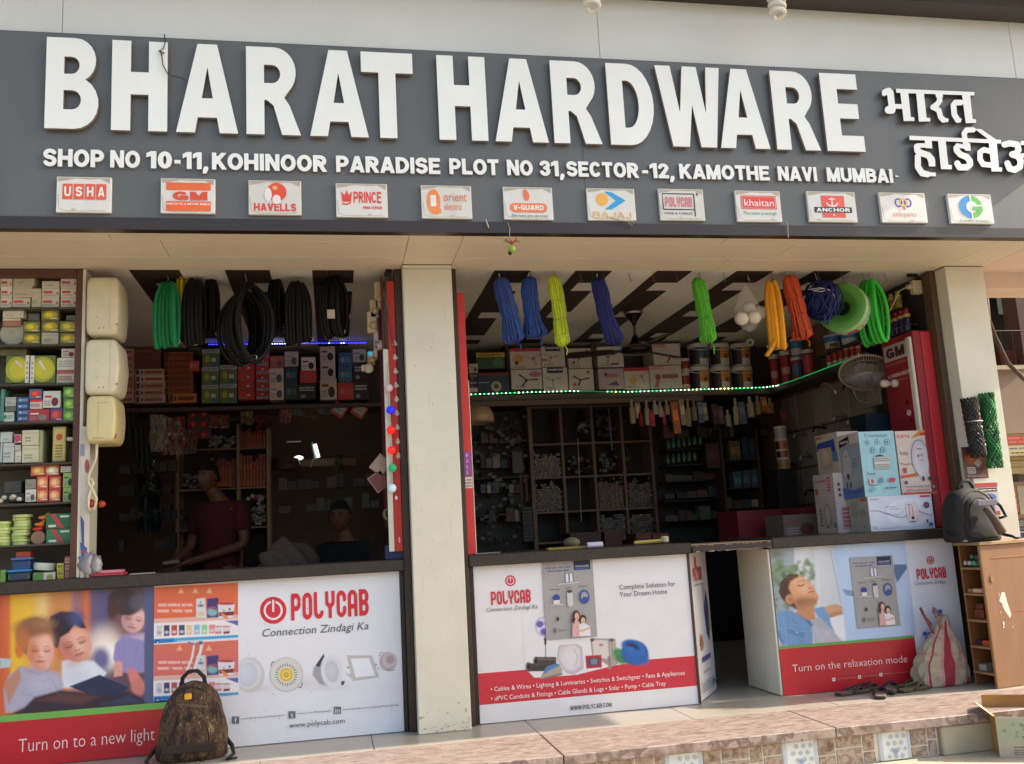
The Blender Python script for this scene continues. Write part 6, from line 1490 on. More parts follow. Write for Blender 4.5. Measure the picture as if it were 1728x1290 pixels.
xb_(1406, 566, 592, 27, 4.14, '3a70b0', [(.1, .5, -80, 60, 'd0c8bc'), (.15, .4, -20, 30, '7a5a30')], 'plastic_tub', 'wide white tub with blue rim behind the green coil', 'tub', z0=PX(1406, 592, 4.14).z)
xb_(1434, 560, 585, 27, 4.14, '3a80b8', [(.1, .5, -80, 60, 'c8d0d0')], 'plastic_tub', 'wide blue tub right of the white one', 'tub', z0=PX(1434, 585, 4.14).z)
boxpart('tub_board', M_DARK, 4.02, 4.25, .66, 1.3, PX(1420, 592, 4.14).z - .02, PX(1420, 592, 4.14).z - .001, '3a302c', ss)
for i, u in enumerate((1399, 1409, 1419, 1429, 1439, 1448)):
 xb_(u, 589 - i * 1.2, 612 - i * 3.2, 10, 4.08, 'c8bcb0', [(.3, .8, -90, 90, 'a03038')], 'small_tin', 'small white tin with red top, ' + ['first', 'second', 'third', 'fourth', 'fifth', 'sixth'][i] + ' from the left in the row on the side shelf', 'tin', False, 'b03038', zsh)
lg = empty('light_strip', (2.5, 2.14, zr2 - .01)); tag(lg, 'string of tiny green and white lights along the right shelves', 'light strip')
pts = [(795, 666), (900, 662), (960, 660.5), (1060, 661.5), (1150, 658.5), (1292, 654)]
P3 = [PY(u, v, 2.15) for u, v in pts] + [PX(u, v, 4.022) for u, v in ((1310, 651.5), (1340, 642), (1380, 627), (1420, 612), (1450, 601))]
MB().tube([p + Vector((0, .008, 0)) for p in P3], .004, '2a6a44', 5).build('strip_tape', mat('led_glow_tape', '1a9a50', .4, emit=('20c060', .15)), lg)
m1, m2, m3 = MB(), MB(), MB()
def along(P, t):
 d = [0]
 for a, b in zip(P[:-1], P[1:]): d.append(d[-1] + (b - a).length)
 t *= d[-1]
 for i in range(len(P) - 1):
  if t <= d[i + 1]: return P[i].lerp(P[i + 1], (t - d[i]) / (d[i + 1] - d[i]))
 return P[-1]
for i in range(112):
 p = along(P3, i / 111)
 far = i > 76
 if 26 <= i < 32 and not far: continue
 b = (m2 if (far or random.random() < .25) else (m3 if random.random() < .12 else m1)); s = .0042 if not far else .0026
 b.box(p.x - s, p.x + s, p.y - .005, p.y - .001, p.z - s, p.z + s, 'ffffff')
m1.build('white_diodes', M_LW, lg); m2.build('green_diodes', M_LG, lg); m3.build('warm_diodes', mat('led_warm', 'ffe0a0', .4, emit=('ffd080', 6.0)), lg)
p = PY(1265, 577, 2.0)
sc = empty('security_camera', p); tag(sc, 'small white security camera under the ceiling by the buckets', 'camera')
d = Vector((-.35, -.85, -.3)).normalized()
Mx = Matrix.Translation(p) @ d.to_track_quat('Z', 'Y').to_matrix().to_4x4()
MB().lathe([(.02, -.09), (.036, -.08), (.038, .05), (.034, .062), (.028, .062)], 'bcb2a6', Mx, 18).build('housing', PLAST, sc, smooth=True)
MB().lathe([(.001, .064), (.018, .064), (.018, .058)], '15120f', Mx, 14).build('lens', PLAST, sc)
MB().tube([p - d * .05, p + Vector((.03, .06, .09)), (p.x + .03, p.y + .06, ZT + .004)], .009, 'b8aea2', 7).build('bracket', PLAST, sc)
fx, fy = 2.39, 1.12
cf = empty('ceiling_fan', (fx, fy, ZT)); tag(cf, 'dark brown ceiling fan with steel rimmed hub over the right shop', 'ceiling fan')
T = Matrix.Translation((fx, fy, 0))
MB().lathe([(.075, ZT - .002), (.078, ZT - .02), (.07, ZT - .03), (.045, ZT - .06), (.02, ZT - .10), (.012, ZT - .12)], '', T, 20, cols=['a8988a', 'a8988a', '2e221c', '2e221c', '2e221c']).build('canopy', METAL, cf, smooth=True)
MB().tube([(fx, fy, ZT - .1), (fx, fy, 2.58)], .011, '6a5648', 10).build('rod', METAL, cf)
MB().lathe([(.02, 2.62), (.035, 2.58), (.06, 2.545), (.115, 2.53), (.125, 2.515), (.125, 2.49), (.10, 2.475), (.03, 2.47)], '', T, 24, cols=['2e221c', '2e221c', '2a201b', '8a7a6c', '2e221c', '2e221c', '2e221c']).build('motor', METAL, cf, smooth=True)
for k in range(3):
 a = math.radians(37 + 120 * k); R_ = Matrix.Translation((fx, fy, 2.505)) @ Matrix.Rotation(a, 4, 'Z') @ Matrix.Rotation(math.radians(12), 4, 'X')
 mb = MB(); mb.box(.1, .2, -.018, .018, -.004, .004, '4a3a30', R_)
 pl = [(.17, -.045), (.3, -.06), (.5, -.065), (.56, -.05), (.575, 0), (.56, .05), (.5, .058), (.3, .05), (.17, .035)]
 mb.prism([pl], lambda x, y, d, R_=R_: R_ @ Vector((x, y, d)), '3a2c24', .006)
 mb.build('blade', PLAST, cf)
for i, u in enumerate((852, 895, 936, 979, 1018, 1061, 1101, 1141, 1180, 1221, 1262, 1302, 1342, 1380, 1419, 1455, 1493)):
 x = XU(u, .05, ZT)
 o = MB().tube([(x, .05, ZT + .004), (x + .002, .05, ZT - .035), (x + .012, .048, ZT - .05), (x + .008, .045, ZT - .062), (x - .004, .045, ZT - .055)], .0022, '7a6250', 5).build('ceiling_hook', METAL)
 tag(o, 'small wire hook in the ceiling edge of the right opening, number ' + str(i + 1) + ' from the left pillar', 'hook', 'row of wire hooks along the right opening')
def hank(u0, v0, u1, v1, wpx, Y, col, label, seed, flare=1.5, n=46, top=.7, wraps=4, bend=0.0, group='rope hanks hanging over the right counter', rt=.0052):
 """hank of rope from (u0,v0) to (u1,v1) in the photo"""
 rnd = random.Random(seed); A = PY(u0, v0, Y); B = PY(u1, v1, Y + .05)
 L = (B - A).length; d = (B - A).normalized(); s = Vector((0, 1, 0)).cross(d).normalized() * -1; q = d.cross(s)
 r = 1.12 * (PY(u0 + wpx / 2, v0, Y).x - PY(u0 - wpx / 2, v0, Y).x) / 2
 def rad(t):
  k = 1.0
  if t < .12: k = top + (1 - top) * (t / .12)
  if t > .72: k = 1 + (flare - 1) * math.sin(min(1, (t - .72) / .2) * math.pi / 2)
  return r * k
 root = empty('rope_hank', A); tag(root, label, 'rope', group)
 mb = MB(); M_ = 18
 wr = [(.13 + .72 * i / (wraps - 1)) for i in range(wraps)]
 for ring, cnt in ((1.0, n), (.62, n // 2)):
  for k in range(cnt):
   a0 = 2 * math.pi * (k + rnd.uniform(-.3, .3)) / cnt; tw = rnd.uniform(-.5, .5); pts = []
   for i in range(M_ + 1):
    t = i / M_; rr = rad(t) * ring
    rr *= 1 + .07 * math.sin(3 * a0 + 11 * t + seed)
    for w in wr: rr *= 1 - .12 * math.exp(-((t - w) / .03) ** 2)
    if t > .93: rr *= math.sqrt(max(.05, 1 - ((t - .93) / .075) ** 2 * .95))
    if t < .05: rr *= math.sqrt(max(.1, 1 - ((.05 - t) / .055) ** 2))
    a = a0 + tw * t * .6; bd = bend * math.sin(math.pi * t)
    pts.append(A + d * (L * (t + rnd.uniform(-.006, .006))) + s * (rr * math.cos(a) + bd) + q * (rr * math.sin(a) * .8))
   mb.tube(pts, rt, dk(col, rnd.uniform(.78, 1.15)), 5)
 mb.build('strands', ROPE, root, smooth=True)
 MB().tube([A + d * (L * i / 12) + s * (bend * math.sin(math.pi * i / 12)) for i in range(13)], [rad(i / 12) * .8 * (.5 if i in (0, 12) else 1) for i in range(13)], dk(col, .55), 12).build('core', ROPE, root, smooth=True)
 mb = MB()
 for w in wr:
  rr = rad(w) * .98; pts = []
  for j in range(14):
   a = 2 * math.pi * j / 14; pts.append(A + d * (L * (w + .015 * math.sin(a + w * 9))) + s * (rr * math.cos(a) + bend * math.sin(math.pi * w)) + q * (rr * math.sin(a) * .85))
  mb.tube(pts, rt * .9, dk(col, rnd.uniform(.8, 1.0)), 5, closed=True)
 mb.build('wrapping', ROPE, root, smooth=True)
 MB().tube([B + s * r * .4, B + s * r * .7 + d * .03, B + s * r * .5 + d * rnd.uniform(.05, .09)], rt * .9, col, 5).build('loose_end', ROPE, root, smooth=True)
 MB().tube([A, (A.x - .003, A.y - .01, A.z + .03), (A.x, .05, ZT - .05)], .002, 'b0a898', 5).build('hook_loop', METAL, root)
hank(843, 470, 868, 579, 25, .02, '2c4a94', 'faded blue rope hank, leftmost of the hanging ropes', 1, 1.3, bend=.010)
hank(893, 468, 905, 570, 23, .04, '1f4796', 'bright blue rope hank, second from the left with flared foot', 2, 1.45, bend=-.012)
hank(934, 466, 949, 584, 19, .02, 'b9cc26', 'neon yellow rope hank, slim', 3, 1.1, top=.85, bend=.008)
hank(1008, 470, 1039, 581, 22, .03, '14206e', 'deep navy blue rope hank hanging alone', 4, 1.2, bend=-.01)
hank(1176, 470, 1196, 579, 20, .03, '58b52a', 'bright green rope hank hanging alone', 5, 1.2, bend=.009)
hank(1330, 466, 1356, 573, 23, .02, 'c8481c', 'orange rope hank with a bulging foot beside the yellow hose', 6, 1.25, bend=.006)
bg = empty('bag_of_rolls', PY(1262, 470, .06)); tag(bg, 'clear bag holding white thread rolls hanging right of the green rope', 'bag')
p0 = PY(1262, 468, .06); p1 = PY(1263, 535, .06)
def bagf(d, p): k = 1 - .62 * max(0, d.z) ** .8; return Vector((p.x * k * (1 + .06 * math.sin(9 * d.z + 5 * d.x)), p.y * k, p.z))
MB().sphere((p1.x + .01, .08, p1.z + .07), .10, .06, .17, 'd0c8c0', 18, 12, bagf).build('bag_film', mat('bag_film', None, .25, 12, .1, trans=.9), bg, smooth=True)
for (u, v) in ((1251, 538), (1272, 536), (1264, 522), (1284, 528)):
 q = PY(u, v, .04 if v > 530 else .1); Mx = Matrix.Translation(q) @ Matrix.Rotation(math.pi / 2 + .3, 4, 'X')
 MB().lathe([(.008, .04), (.034, .036), (.046, .02), (.046, -.02), (.02, -.03)], 'c5baa8', Mx, 14).build('thread_roll', PLAST, bg, smooth=True)
MATS['bag_film'].node_tree.nodes['Principled BSDF'].inputs['Alpha'].default_value = .22; MATS['bag_film'].node_tree.nodes['Principled BSDF'].inputs['Transmission Weight'].default_value = 0
MB().tube([p0 + Vector((0, 0, .01)), (p0.x, .05, ZT - .05)], .004, 'b0a498', 5).build('bag_neck', PLAST, bg)
GR = 'hose coils over the right counter'
hc(1288, 473, 1325, 592, .03, 1.25, 5, .0145, 'd9901c', .024, 'bright yellow hose coil tied in the middle', 21, group=GR, tail=[PY(1308, 575, -.02), PY(1300, 592, -.02), PY(1293, 601, -.02)])
p = PY(1384, 505, .05); rnd = random.Random(5); mb = MB()
for k in range(44):
 a, b = rnd.uniform(0, 6.3), rnd.uniform(-.6, .6); ax = Vector((math.cos(a), .5 * math.sin(a), b)).normalized(); e1 = ax.orthogonal().normalized(); e2 = ax.cross(e1); r = rnd.uniform(.08, .148)
 mb.tube([Vector(p) + Vector(((e1 * math.cos(t) + e2 * math.sin(t)) * r).to_tuple()) * 1.0 + Vector((rnd.uniform(-.006, .006) + .02 * a / 6, 0, -.01)) for t in [i * .52 for i in range(12)]], .0058, dk('15256e', rnd.uniform(.7, 1.2)), 5, closed=True)
mb.tube([p + Vector((0, -.06, -.08)), p + Vector((-.03, -.07, -.19)), p + Vector((-.01, -.07, -.2)), p + Vector((.05, -.06, -.1))], .007, '1c3078', 5)
tb_ = empty('rope_bundle', p); tag(tb_, 'tangled navy blue rope bundle tied with white string', 'rope')
mb.build('rope', ROPE, tb_, smooth=True)
mb = MB(); mb.tube([p + Vector(v) for v in ((-.12, -.09, .045), (-.06, -.115, .05), (.0, -.12, .035), (.09, -.1, .035))], .003, 'c8c4c8', 5); mb.tube([p + Vector(v) for v in ((0, -.12, .035), (-.06, -.125, .02), (-.11, -.11, .03), (-.04, -.125, .045))], .0025, 'c8c4c8', 5)
mb.tube([p + Vector(v) for v in ((0, -.12, .035), (.04, -.12, -.01), (.05, -.11, -.045))], .0025, 'c8c4c8', 5); mb.tube([p + Vector((0, 0, .11)), (p.x - .02, .05, ZT)], .002, 'b8b0a8', 5)
mb.build('white_string', PLAST, tb_)
p = PY(1424, 522, .10); ax = Vector((-.72, -.69, .03)).normalized(); e1 = Vector((0, 0, 1)); e2 = ax.cross(e1).normalized(); e1 = e2.cross(ax)
fc = empty('wire_coil', p); tag(fc, 'green wrapped flat wire coil with a printed white label band', 'wire coil')
Mx = Matrix.Translation(p) @ Matrix((( e2.x, e1.x, ax.x, 0), (e2.y, e1.y, ax.y, 0), (e2.z, e1.z, ax.z, 0), (0, 0, 0, 1)))
R_ = .176
prof = [(.05, -.055), (.155, -.075)]
for i in range(10): z = -.068 + i * .0145; prof += [(R_ * .98, z), (R_, z + .006), (R_ * .985, z + .012)]
prof += [(.155, .078), (.11, .070), (.06, .05), (.05, .04), (.05, -.055)]
MB().lathe(prof, '', Mx, 40, cols=['57963f' if i < 1 or i % 3 else 'a8cc98' for i in range(len(prof) - 5)] + ['57963f', '4a8436', '3c702c', '2a4f20']).build('wound_wire', PLAST, fc, smooth=True)
mb = MB(); n = 28; vs = []; fs = []; cc = []
for i in range(n + 1):
 a = 2 * math.pi * (i / n)
 for zz in (-.05, .0): vs.append(Mx @ Vector((1.01 * R_ * math.cos(a), 1.01 * R_ * math.sin(a), zz)))
for i in range(n):
 fs.append((2 * i, 2 * i + 2, 2 * i + 3, 2 * i + 1)); cc.append(lin('c03058' if i in (19, 20) else 'cfd8c0'))
mb.add(vs, fs, cc); mb.build('label_band', CARD, fc)
mb = MB()
for i in range(0, n, 2):
 a = 2 * math.pi * (i / n); c = Mx @ Vector((1.02 * R_ * math.cos(a), 1.02 * R_ * math.sin(a), .0)) - ax * .025; mb.sphere(c, .007, .007, .007, 'a04858' if i % 4 else '5a7a58', 8, 5)
mb.build('label_marks', CARD, fc)
hc(1447, 472, 1497, 582, .06, .42, 5, .0125, '35b038', .040, 'vivid green hose coil, rightmost of the hanging coils', 33, group=GR)
ro = empty('pipe_rack', (2.5, 3.0, 0)); tag(ro, 'brown pigeonhole rack filled with pipe fittings behind the right counter', 'rack')
YK = 3.0
ux = [(892, 0), (949, 2), (1006, 5), (1062, 8), (1112, 0)]
xsr = [1.905, 2.215, 2.53, 2.83, 3.13]
for i, x in enumerate(xsr): boxpart('upright', M_WOOD, x - .014 - .006 * (i in (0, 4)), x + .014 + .006 * (i in (0, 4)), YK, YK + .3, 0, 2.36, '8c6f5e', ro)
zk = [PY(1000, v, YK).z for v in (684, 747, 803, 861, 912)]
for z in zk: boxpart('cross_shelf', M_WOOD, 1.925, 3.11, YK + .006, YK + .29, z - .014, z + .006, '8c6f5e', ro)
boxpart('back_board', M_WOOD, 1.9, 3.14, YK + .3, YK + .31, 0, 2.36, '1f1917', ro)
def tubes(x0, x1, z0, z1, r, col, name, lab, fill=1.0, rag=.3):
 mb = MB(); z = z0 + r; row = 0; rnd = random.Random(int(x0 * 100)); n = 0
 while z < z1 - r:
  x = x0 + r + (r if row % 2 else 0)
  while x < x1 - r:
   if z < z1 - rag * (z1 - z0) * rnd.random() * (1 if row > 2 else 0) or row < 2:
    y0 = YK + rnd.uniform(.005, .03); c = dk(col, rnd.uniform(.7, 1.15))
    mb.lathe([(r * .6, .0), (r * .93, .0), (r * .96, .12), (r * .5, .12)], c, Matrix.Translation((x, y0, z)) @ Matrix.Rotation(-math.pi / 2, 4, 'X'), 8)
    mb.lathe([(.0005, .012), (r * .62, .012), (r * .62, .013)], '1a1412', Matrix.Translation((x, y0 - .0135, z)) @ Matrix.Rotation(-math.pi / 2, 4, 'X'), 8)
   x += 2.05 * r
  z += 1.78 * r; row += 1
 o = mb.build(name, PLAST); tag(o, lab, 'fittings', kind='stuff')
tubes(1.925, 2.195, zk[2] + .007, zk[1] - .06, .0125, 'b89a80', 'pipe_couplings', 'cream pipe couplings stacked in the upper left compartment of the pipe rack')
tubes(1.925, 2.195, zk[3] + .007, zk[2] - .03, .0135, 'a08478', 'pipe_couplings', 'brownish pipe couplings stacked below the cream ones in the pipe rack')
tubes(2.55, 2.815, zk[3] + .007, zk[2] - .02, .0105, 'b8906c', 'pipe_elbows', 'small tan pipe elbows packed in the middle right compartment of the rack')
tubes(2.85, 3.11, zk[3] + .007, zk[2] - .03, .0135, 'a88c84', 'pipe_elbows', 'pinkish pipe elbows packed in the right compartment of the rack')
tubes(2.55, 2.815, zk[4] + .007, zk[3] - .03, .016, 'ab9a96', 'pipe_tees', 'large pale pipe tees in the lower right compartments of the rack')
tubes(2.85, 3.11, zk[4] + .007, zk[3] - .03, .02, 'a0908c', 'pipe_tees', 'largest pale pipe rings at the right foot of the rack')
heap(R3, 960, 230, 1070, 320, YK + .04, 30, ['8a8078', '5a4a44', 'a09a90'], 'loose_fittings', 'heap of metal fittings in the upper middle compartment of the pipe rack', .016)
heap(R3, 880, 500, 1080, 610, YK + .1, 40, ['4a3834', '382a28', '6a5048'], 'dark_fittings', 'dark fittings in the second row of the pipe rack', .02)
heap(R3, 1120, 440, 1320, 600, YK + .1, 40, ['40302c', '5a4038', '4a3c3a'], 'dark_fittings', 'dark fittings in the third column of the pipe rack', .022)
heap(R3, 1090, 180, 1300, 340, YK + .1, 36, ['4a3038', '5a3c3c', '3a3034'], 'dark_fittings', 'dark reddish stock in the upper right compartments of the pipe rack', .024)
for (u0, v0, v1, lab) in ((975, 740, 880, 'thin white rod hanging down the middle of the pipe rack'), (1027, 690, 760, 'thin white rod hanging in the upper part of the pipe rack')):
 tag(MB().tube([PY(u0, v0, 2.95), PY(u0 + 6, v1, 2.95)], .005, 'b0a498', 5).build('hanging_rod', PLAST), lab, 'rod')
for i, (u0, v0, u1, v1, c) in enumerate(((962, 898, 1015, 925, '4a1a1a'), (1020, 896, 1050, 922, '5a1c1c'), (1074, 900, 1100, 922, '7a3a2c'), (1102, 900, 1130, 920, '8a3828'))):
 carton((u0, v0, u1, v1), 2.2, .3, c, ['dark red bin, leftmost at the foot of the pipe rack', 'dark red bin, second at the foot of the pipe rack', 'rust red bin beside the hammer', 'brighter rust red bin right of the hammer'][i], 'bin')
tag(MB().lathe([(.02, .08), (.10, .06), (.13, 0), (.135, -.06), (.13, -.06), (.12, 0), (.09, .05)], '9a7c5c', Matrix.Translation(PY(806, 702, 1.5)), 20).build('hanging_lamp', PLAST, smooth=True), 'dim brown lamp shade just right of the red door strip', 'lamp shade')
lk = empty('dark_rack', (1.6, 3.0, 0)); tag(lk, 'dark tool rack in the shadow between the red strip and the pipe rack', 'rack')
boxpart('back_board', M_DARK, .9, 1.88, 3.2, 3.22, 0, 2.33, '241c19', lk)
for z in (.95, 1.3, 1.65, 2.0): boxpart('shelf_board', M_DARK, .9, 1.87, 3.0, 3.19, z, z + .02, '3a2c26', lk)
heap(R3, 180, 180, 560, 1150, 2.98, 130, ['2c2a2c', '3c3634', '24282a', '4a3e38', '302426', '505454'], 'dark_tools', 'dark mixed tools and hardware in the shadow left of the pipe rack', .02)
carton(R3(465, 455, 545, 615), 2.85, .1, '5a443c', 'brown carton hanging left of the pipe rack', 'box')
for i, (x, c) in enumerate(((525, '7a4850'), (565, '6a5850'))):
 q = R3(x, 625, 0, 0); q2 = R3(x + 12, 830, 0, 0); tag(MB().tube([PY(q[0], q[1], 2.85), PY(q2[0], q2[1], 2.85)], .012, c, 6).build('hand_tool', M_WOOD), ['reddish tool handle leaning left of the pipe rack', 'pale tool handle leaning left of the pipe rack'][i], 'tool')
cd_ = empty('battery_card', PY(891, 880, 2.9)); tag(cd_, 'hanging card of tiny pale blisters at the left of the pipe rack', 'card')
a = PY(884, 915, 2.9); b = PY(898, 855, 2.9); boxpart('card', CARD, a.x, b.x, 2.9, 2.905, a.z, b.z, '241a1c', cd_, .001)
mb = MB()
for r_ in range(10):
 if r_ == 5: continue
 for c_ in range(4): mb.sphere((a.x + (c_ + .5) * (b.x - a.x) / 4, 2.896, b.z - (r_ + .5) * (b.z - a.z) / 10), .007, .004, .005, '8a7a74', 6, 4)
mb.build('blisters', PLAST, cd_)
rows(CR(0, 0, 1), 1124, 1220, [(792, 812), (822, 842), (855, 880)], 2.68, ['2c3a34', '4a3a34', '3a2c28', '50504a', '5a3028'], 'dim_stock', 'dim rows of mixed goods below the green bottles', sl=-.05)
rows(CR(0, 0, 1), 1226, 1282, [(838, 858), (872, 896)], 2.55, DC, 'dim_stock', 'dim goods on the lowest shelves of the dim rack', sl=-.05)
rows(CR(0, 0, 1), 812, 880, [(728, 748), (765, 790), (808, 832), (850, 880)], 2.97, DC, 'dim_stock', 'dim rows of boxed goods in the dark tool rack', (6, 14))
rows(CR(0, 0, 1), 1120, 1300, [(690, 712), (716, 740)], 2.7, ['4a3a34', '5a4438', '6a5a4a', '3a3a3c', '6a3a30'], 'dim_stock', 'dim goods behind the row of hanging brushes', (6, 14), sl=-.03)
RB = [(1065, 675, 10, 40, 'b09a78', 'cream brush handle'), (1075, 680, 9, 26, 'a08c70', 'short brush'), (1080, 690, 8, 30, '8a2024', 'red bristle brush'), (1090, 676, 8, 42, 'b5a488', 'long pale brush'), (1099, 692, 9, 28, '9a1c22', 'broad red brush'),
      (1104, 676, 9, 24, 'b8a890', 'white paint roller'), (1113, 678, 9, 26, 'b0a08c', 'fluffy roller'), (1119, 692, 6, 26, '8c1c20', 'thin red brush'), (1124, 676, 8, 24, 'a89880', 'pale roller sleeve'),
      (1137, 678, 12, 54, 'b8642c', 'orange packet standing out brightly'), (1149, 674, 9, 44, '9a8a68', 'straw coloured brush'), (1160, 674, 9, 46, 'a09070', 'braided straw brush'), (1170, 676, 8, 34, '8e8066', 'dull straw brush'), (1180, 678, 9, 36, '5a6478', 'blue grey packet'), (1188, 680, 8, 30, '8a8060', 'narrow olive packet'),
      (1205, 682, 10, 34, '4a2830', 'dark maroon packet'), (1215, 686, 9, 30, '5a4048', 'dusky packet'), (1227, 692, 9, 28, 'a89880', 'short cream roller'), (1240, 673, 9, 44, 'b4a384', 'long cream roller'), (1250, 678, 12, 38, '56606c', 'packet with a round orange badge'), (1264, 670, 12, 34, 'b0a084', 'bundled cream rollers'),
      (1277, 668, 10, 32, '9a8458', 'straw roller'), (1288, 670, 10, 26, 'a06a40', 'tan brush with orange head'), (1298, 672, 10, 26, '8a7a50', 'olive straw brush'), (1292, 684, 16, 12, 'b05a28', 'orange plastic clip'), (1322, 690, 12, 30, '6a2c2c', 'dark red box hanging')]
for i, (u, v, w, h, c, lab) in enumerate(RB):
 a = PY(u, v, 2.12); b = PY(u + w * .35, v + h, 2.12); r = (PY(u + w / 2, v, 2.12).x - PY(u - w / 2, v, 2.12).x) / 2
 if i % 3 == 1 or 'packet' in lab or 'box' in lab:
  Mx = Matrix.Translation(a) @ Matrix.Rotation(-.06, 4, 'Y'); o = MB().bbox(-r, r, 0, .02, b.z - a.z, 0, c, .003, Mx).build('hanging_packet', CARD, org=a)
  MB().bbox(-r * .7, r * .7, -.003, -.0005, (b.z - a.z) * .6, (b.z - a.z) * .25, dk(c, 1.35), .0005, Mx).build('printed_front', CARD, o)
 else:
  o = MB().tube([a, a.lerp(b, .3), a.lerp(b, .35), b], [r * .45, r * .5, r, r * .92], c, 8).build('hanging_brush', ROPE, smooth=False)
 tag(o, lab + ' in the row under the lit right shelf', 'brush' if 'packet' not in lab else 'packet')
mb = None
for r_ in range(2):
 for i in range(7 if r_ == 0 else 6):
  p = PY(1127 + i * 9, 748 + r_ * 26 - i * 1.2, 2.7)
  o = MB().lathe([(.018, -.055), (.02, -.05), (.02, .01), (.008, .03), (.008, .05)], '5a8a74', Matrix.Translation(p), 10).build('green_bottle', GLASSY, smooth=True)
  tag(o, ['first', 'second', 'third', 'fourth', 'fifth', 'sixth', 'seventh'][i] + ' green bottle from the left, ' + ['upper', 'lower'][r_] + ' row right of the pipe rack', 'bottle', 'green glass bottles')
br = empty('bottle_rack', (3.5, 2.75, 0)); tag(br, 'black rack holding green bottles right of the pipe rack', 'rack')
for v in (758.5, 785, 812, 845): a = PY(1122, v, 2.7); b = PY(1200, v - 6, 2.7); boxpart('shelf_board', M_DARK, a.x, b.x, 2.66, 2.9, a.z - .02, a.z - .003, '1c1817', br)
boxpart('back_board', M_DARK, PY(1122, 800, 2.7).x, PY(1310, 800, 2.7).x, 2.95, 2.97, 0, 2.3, '1a1515', br)
mr = empty('medicine_rack', (3.7, 2.6, 0)); tag(mr, 'dim rack with coloured packets left of the paint tins column', 'rack')
for u in (1222, 1283): p = PY(u, 800, 2.5); boxpart('upright', M_WOOD, p.x - .01, p.x + .01, 2.5, 2.7, 0.9, 2.0, '4a3228', mr)
for v in (778, 826, 860): a = PY(1222, v, 2.5); b = PY(1284, v - 4, 2.5); boxpart('cross_shelf', M_WOOD, a.x + .011, b.x - .011, 2.505, 2.7, a.z, a.z + .012, '4a3228', mr)
for i, (u0, v0, u1, v1, c, lab) in enumerate(((1231, 744, 1250, 778, '6a5024', 'dull yellow packet on the dim rack'), (1252, 738, 1264, 778, '1c2c40', 'navy packet on the dim rack'), (1265, 740, 1278, 776, '203a3c', 'dark teal packet on the dim rack'),
                                      (1238, 796, 1252, 826, '3a5a60', 'grey blue packet on the lower dim shelf'), (1254, 794, 1267, 825, '4a4a58', 'slate packet on the lower dim shelf'), (1268, 792, 1281, 824, '34565c', 'teal packet on the lower dim shelf'), (1192, 748, 1222, 790, '4a1c20', 'dark red carton left of the dim rack'))):
 carton((u0, v0, u1, v1), 2.55, .1, c, lab, 'packet', 'dots', dk(c, 1.5))
for i, (v0, v1, c, lab) in enumerate(((720, 742, 'a89a8c', 'white tin topping the column of paint tins'), (741, 761, 'b0603a', 'orange fronted tin second in the column'), (759, 774, 'a8502c', 'dark and orange tin third in the column'), (773, 792, 'a8783c', 'yellowish tin at the foot of the column'))):
 p = PY(1319 - 2 + i * 2, (v0 + v1) / 2, 2.0); r = .058
 barrel(p.x, 2.0, PY(1319, v1, 2.0).z, PY(1319, v0, 2.0).z, r, ('b4a698', [(.1, .8, -60, 60, c), (.1, .8, -70, -20, '3a2420' if i in (1, 2) else c)]), 'paint_tin', lab, 'tin', False, face=math.radians(-120))
a = PY(1319, 792, 2.0); cs = boxpart('tin_stand', M_DARK, a.x - .08, a.x + .1, 1.93, 2.1, 0.0, a.z - .001, '1f1917'); tag(cs, 'dark stand under the column of paint tins', 'stand')
tp = empty('tap_display', (4.26, 1.6, 1.2)); tag(tp, 'wall display of pale panels with chrome taps on the right inner wall', 'display')
for i in range(5):
 for j in range(3):
  y0 = .95 + i * .30; z0 = 1.25 + j * .34
  boxpart('panel', PAINT, 4.262, 4.284, y0, y0 + .28, z0, z0 + .32, ['8f8072', '9c8c7e', '85766a'][(i + j) % 3], tp, .003)
for i in range(16):
 y = 1.0 + (i % 5) * .30 + random.uniform(0, .12); z = 1.35 + (i // 5) * .26 + random.uniform(0, .08)
 o = MB().tube([(4.26, y, z), (4.20, y, z + .01), (4.15, y, z + .015), (4.13, y, z - .03)], .011, 'a8a098' if i % 3 else '3a302a', 7).tube([(4.21, y, z + .005), (4.21, y + .002, z + .05)], .009, '8a8078', 6).build('chrome_tap', METAL, tp, smooth=True)
p = PY(1395, 650, 1.0)
tag(MB().tube([PX(1386, 652, 4.05), PX(1391, 648, 4.05), PX(1400, 649, 4.05), PX(1408, 656, 4.05), PX(1411, 666, 4.05)], .011, 'c8a890', 8).build('curved_pipe', METAL, smooth=True), 'bent pale pipe sticking out below the light strip', 'pipe')
carton((1246, 860, 1345, 918), 1.2, .4, '7a1418', 'large plain red carton behind the right counter', 'box', lambda f: (f.circ(.42, .35, .07, '4a1418'), f.circ(.7, .35, .07, '5a2024'), f.ell(.56, .4, .1, .03, '8a4030')))
carton((1322, 868, 1380, 906), .7, .3, '6a5a50', 'dim grey carton between the red box and the heater boxes', 'box', 'pic', '8a4a40')
carton((1352, 856, 1385, 869), .8, .3, '6a1418', 'small red carton above the dim grey one', 'box')
GS = 'water heater cartons stacked on the right counter'
def side_print(o, x0, Y, dep, z0, z1, fn, name='printed_side'):
 mb = MB(); f = Face(mb, (x0, Y + dep, z0), (0, -1, 0), (0, 0, 1), dep, z1 - z0, .0005); fn(f); mb.build(name, CARD, o)
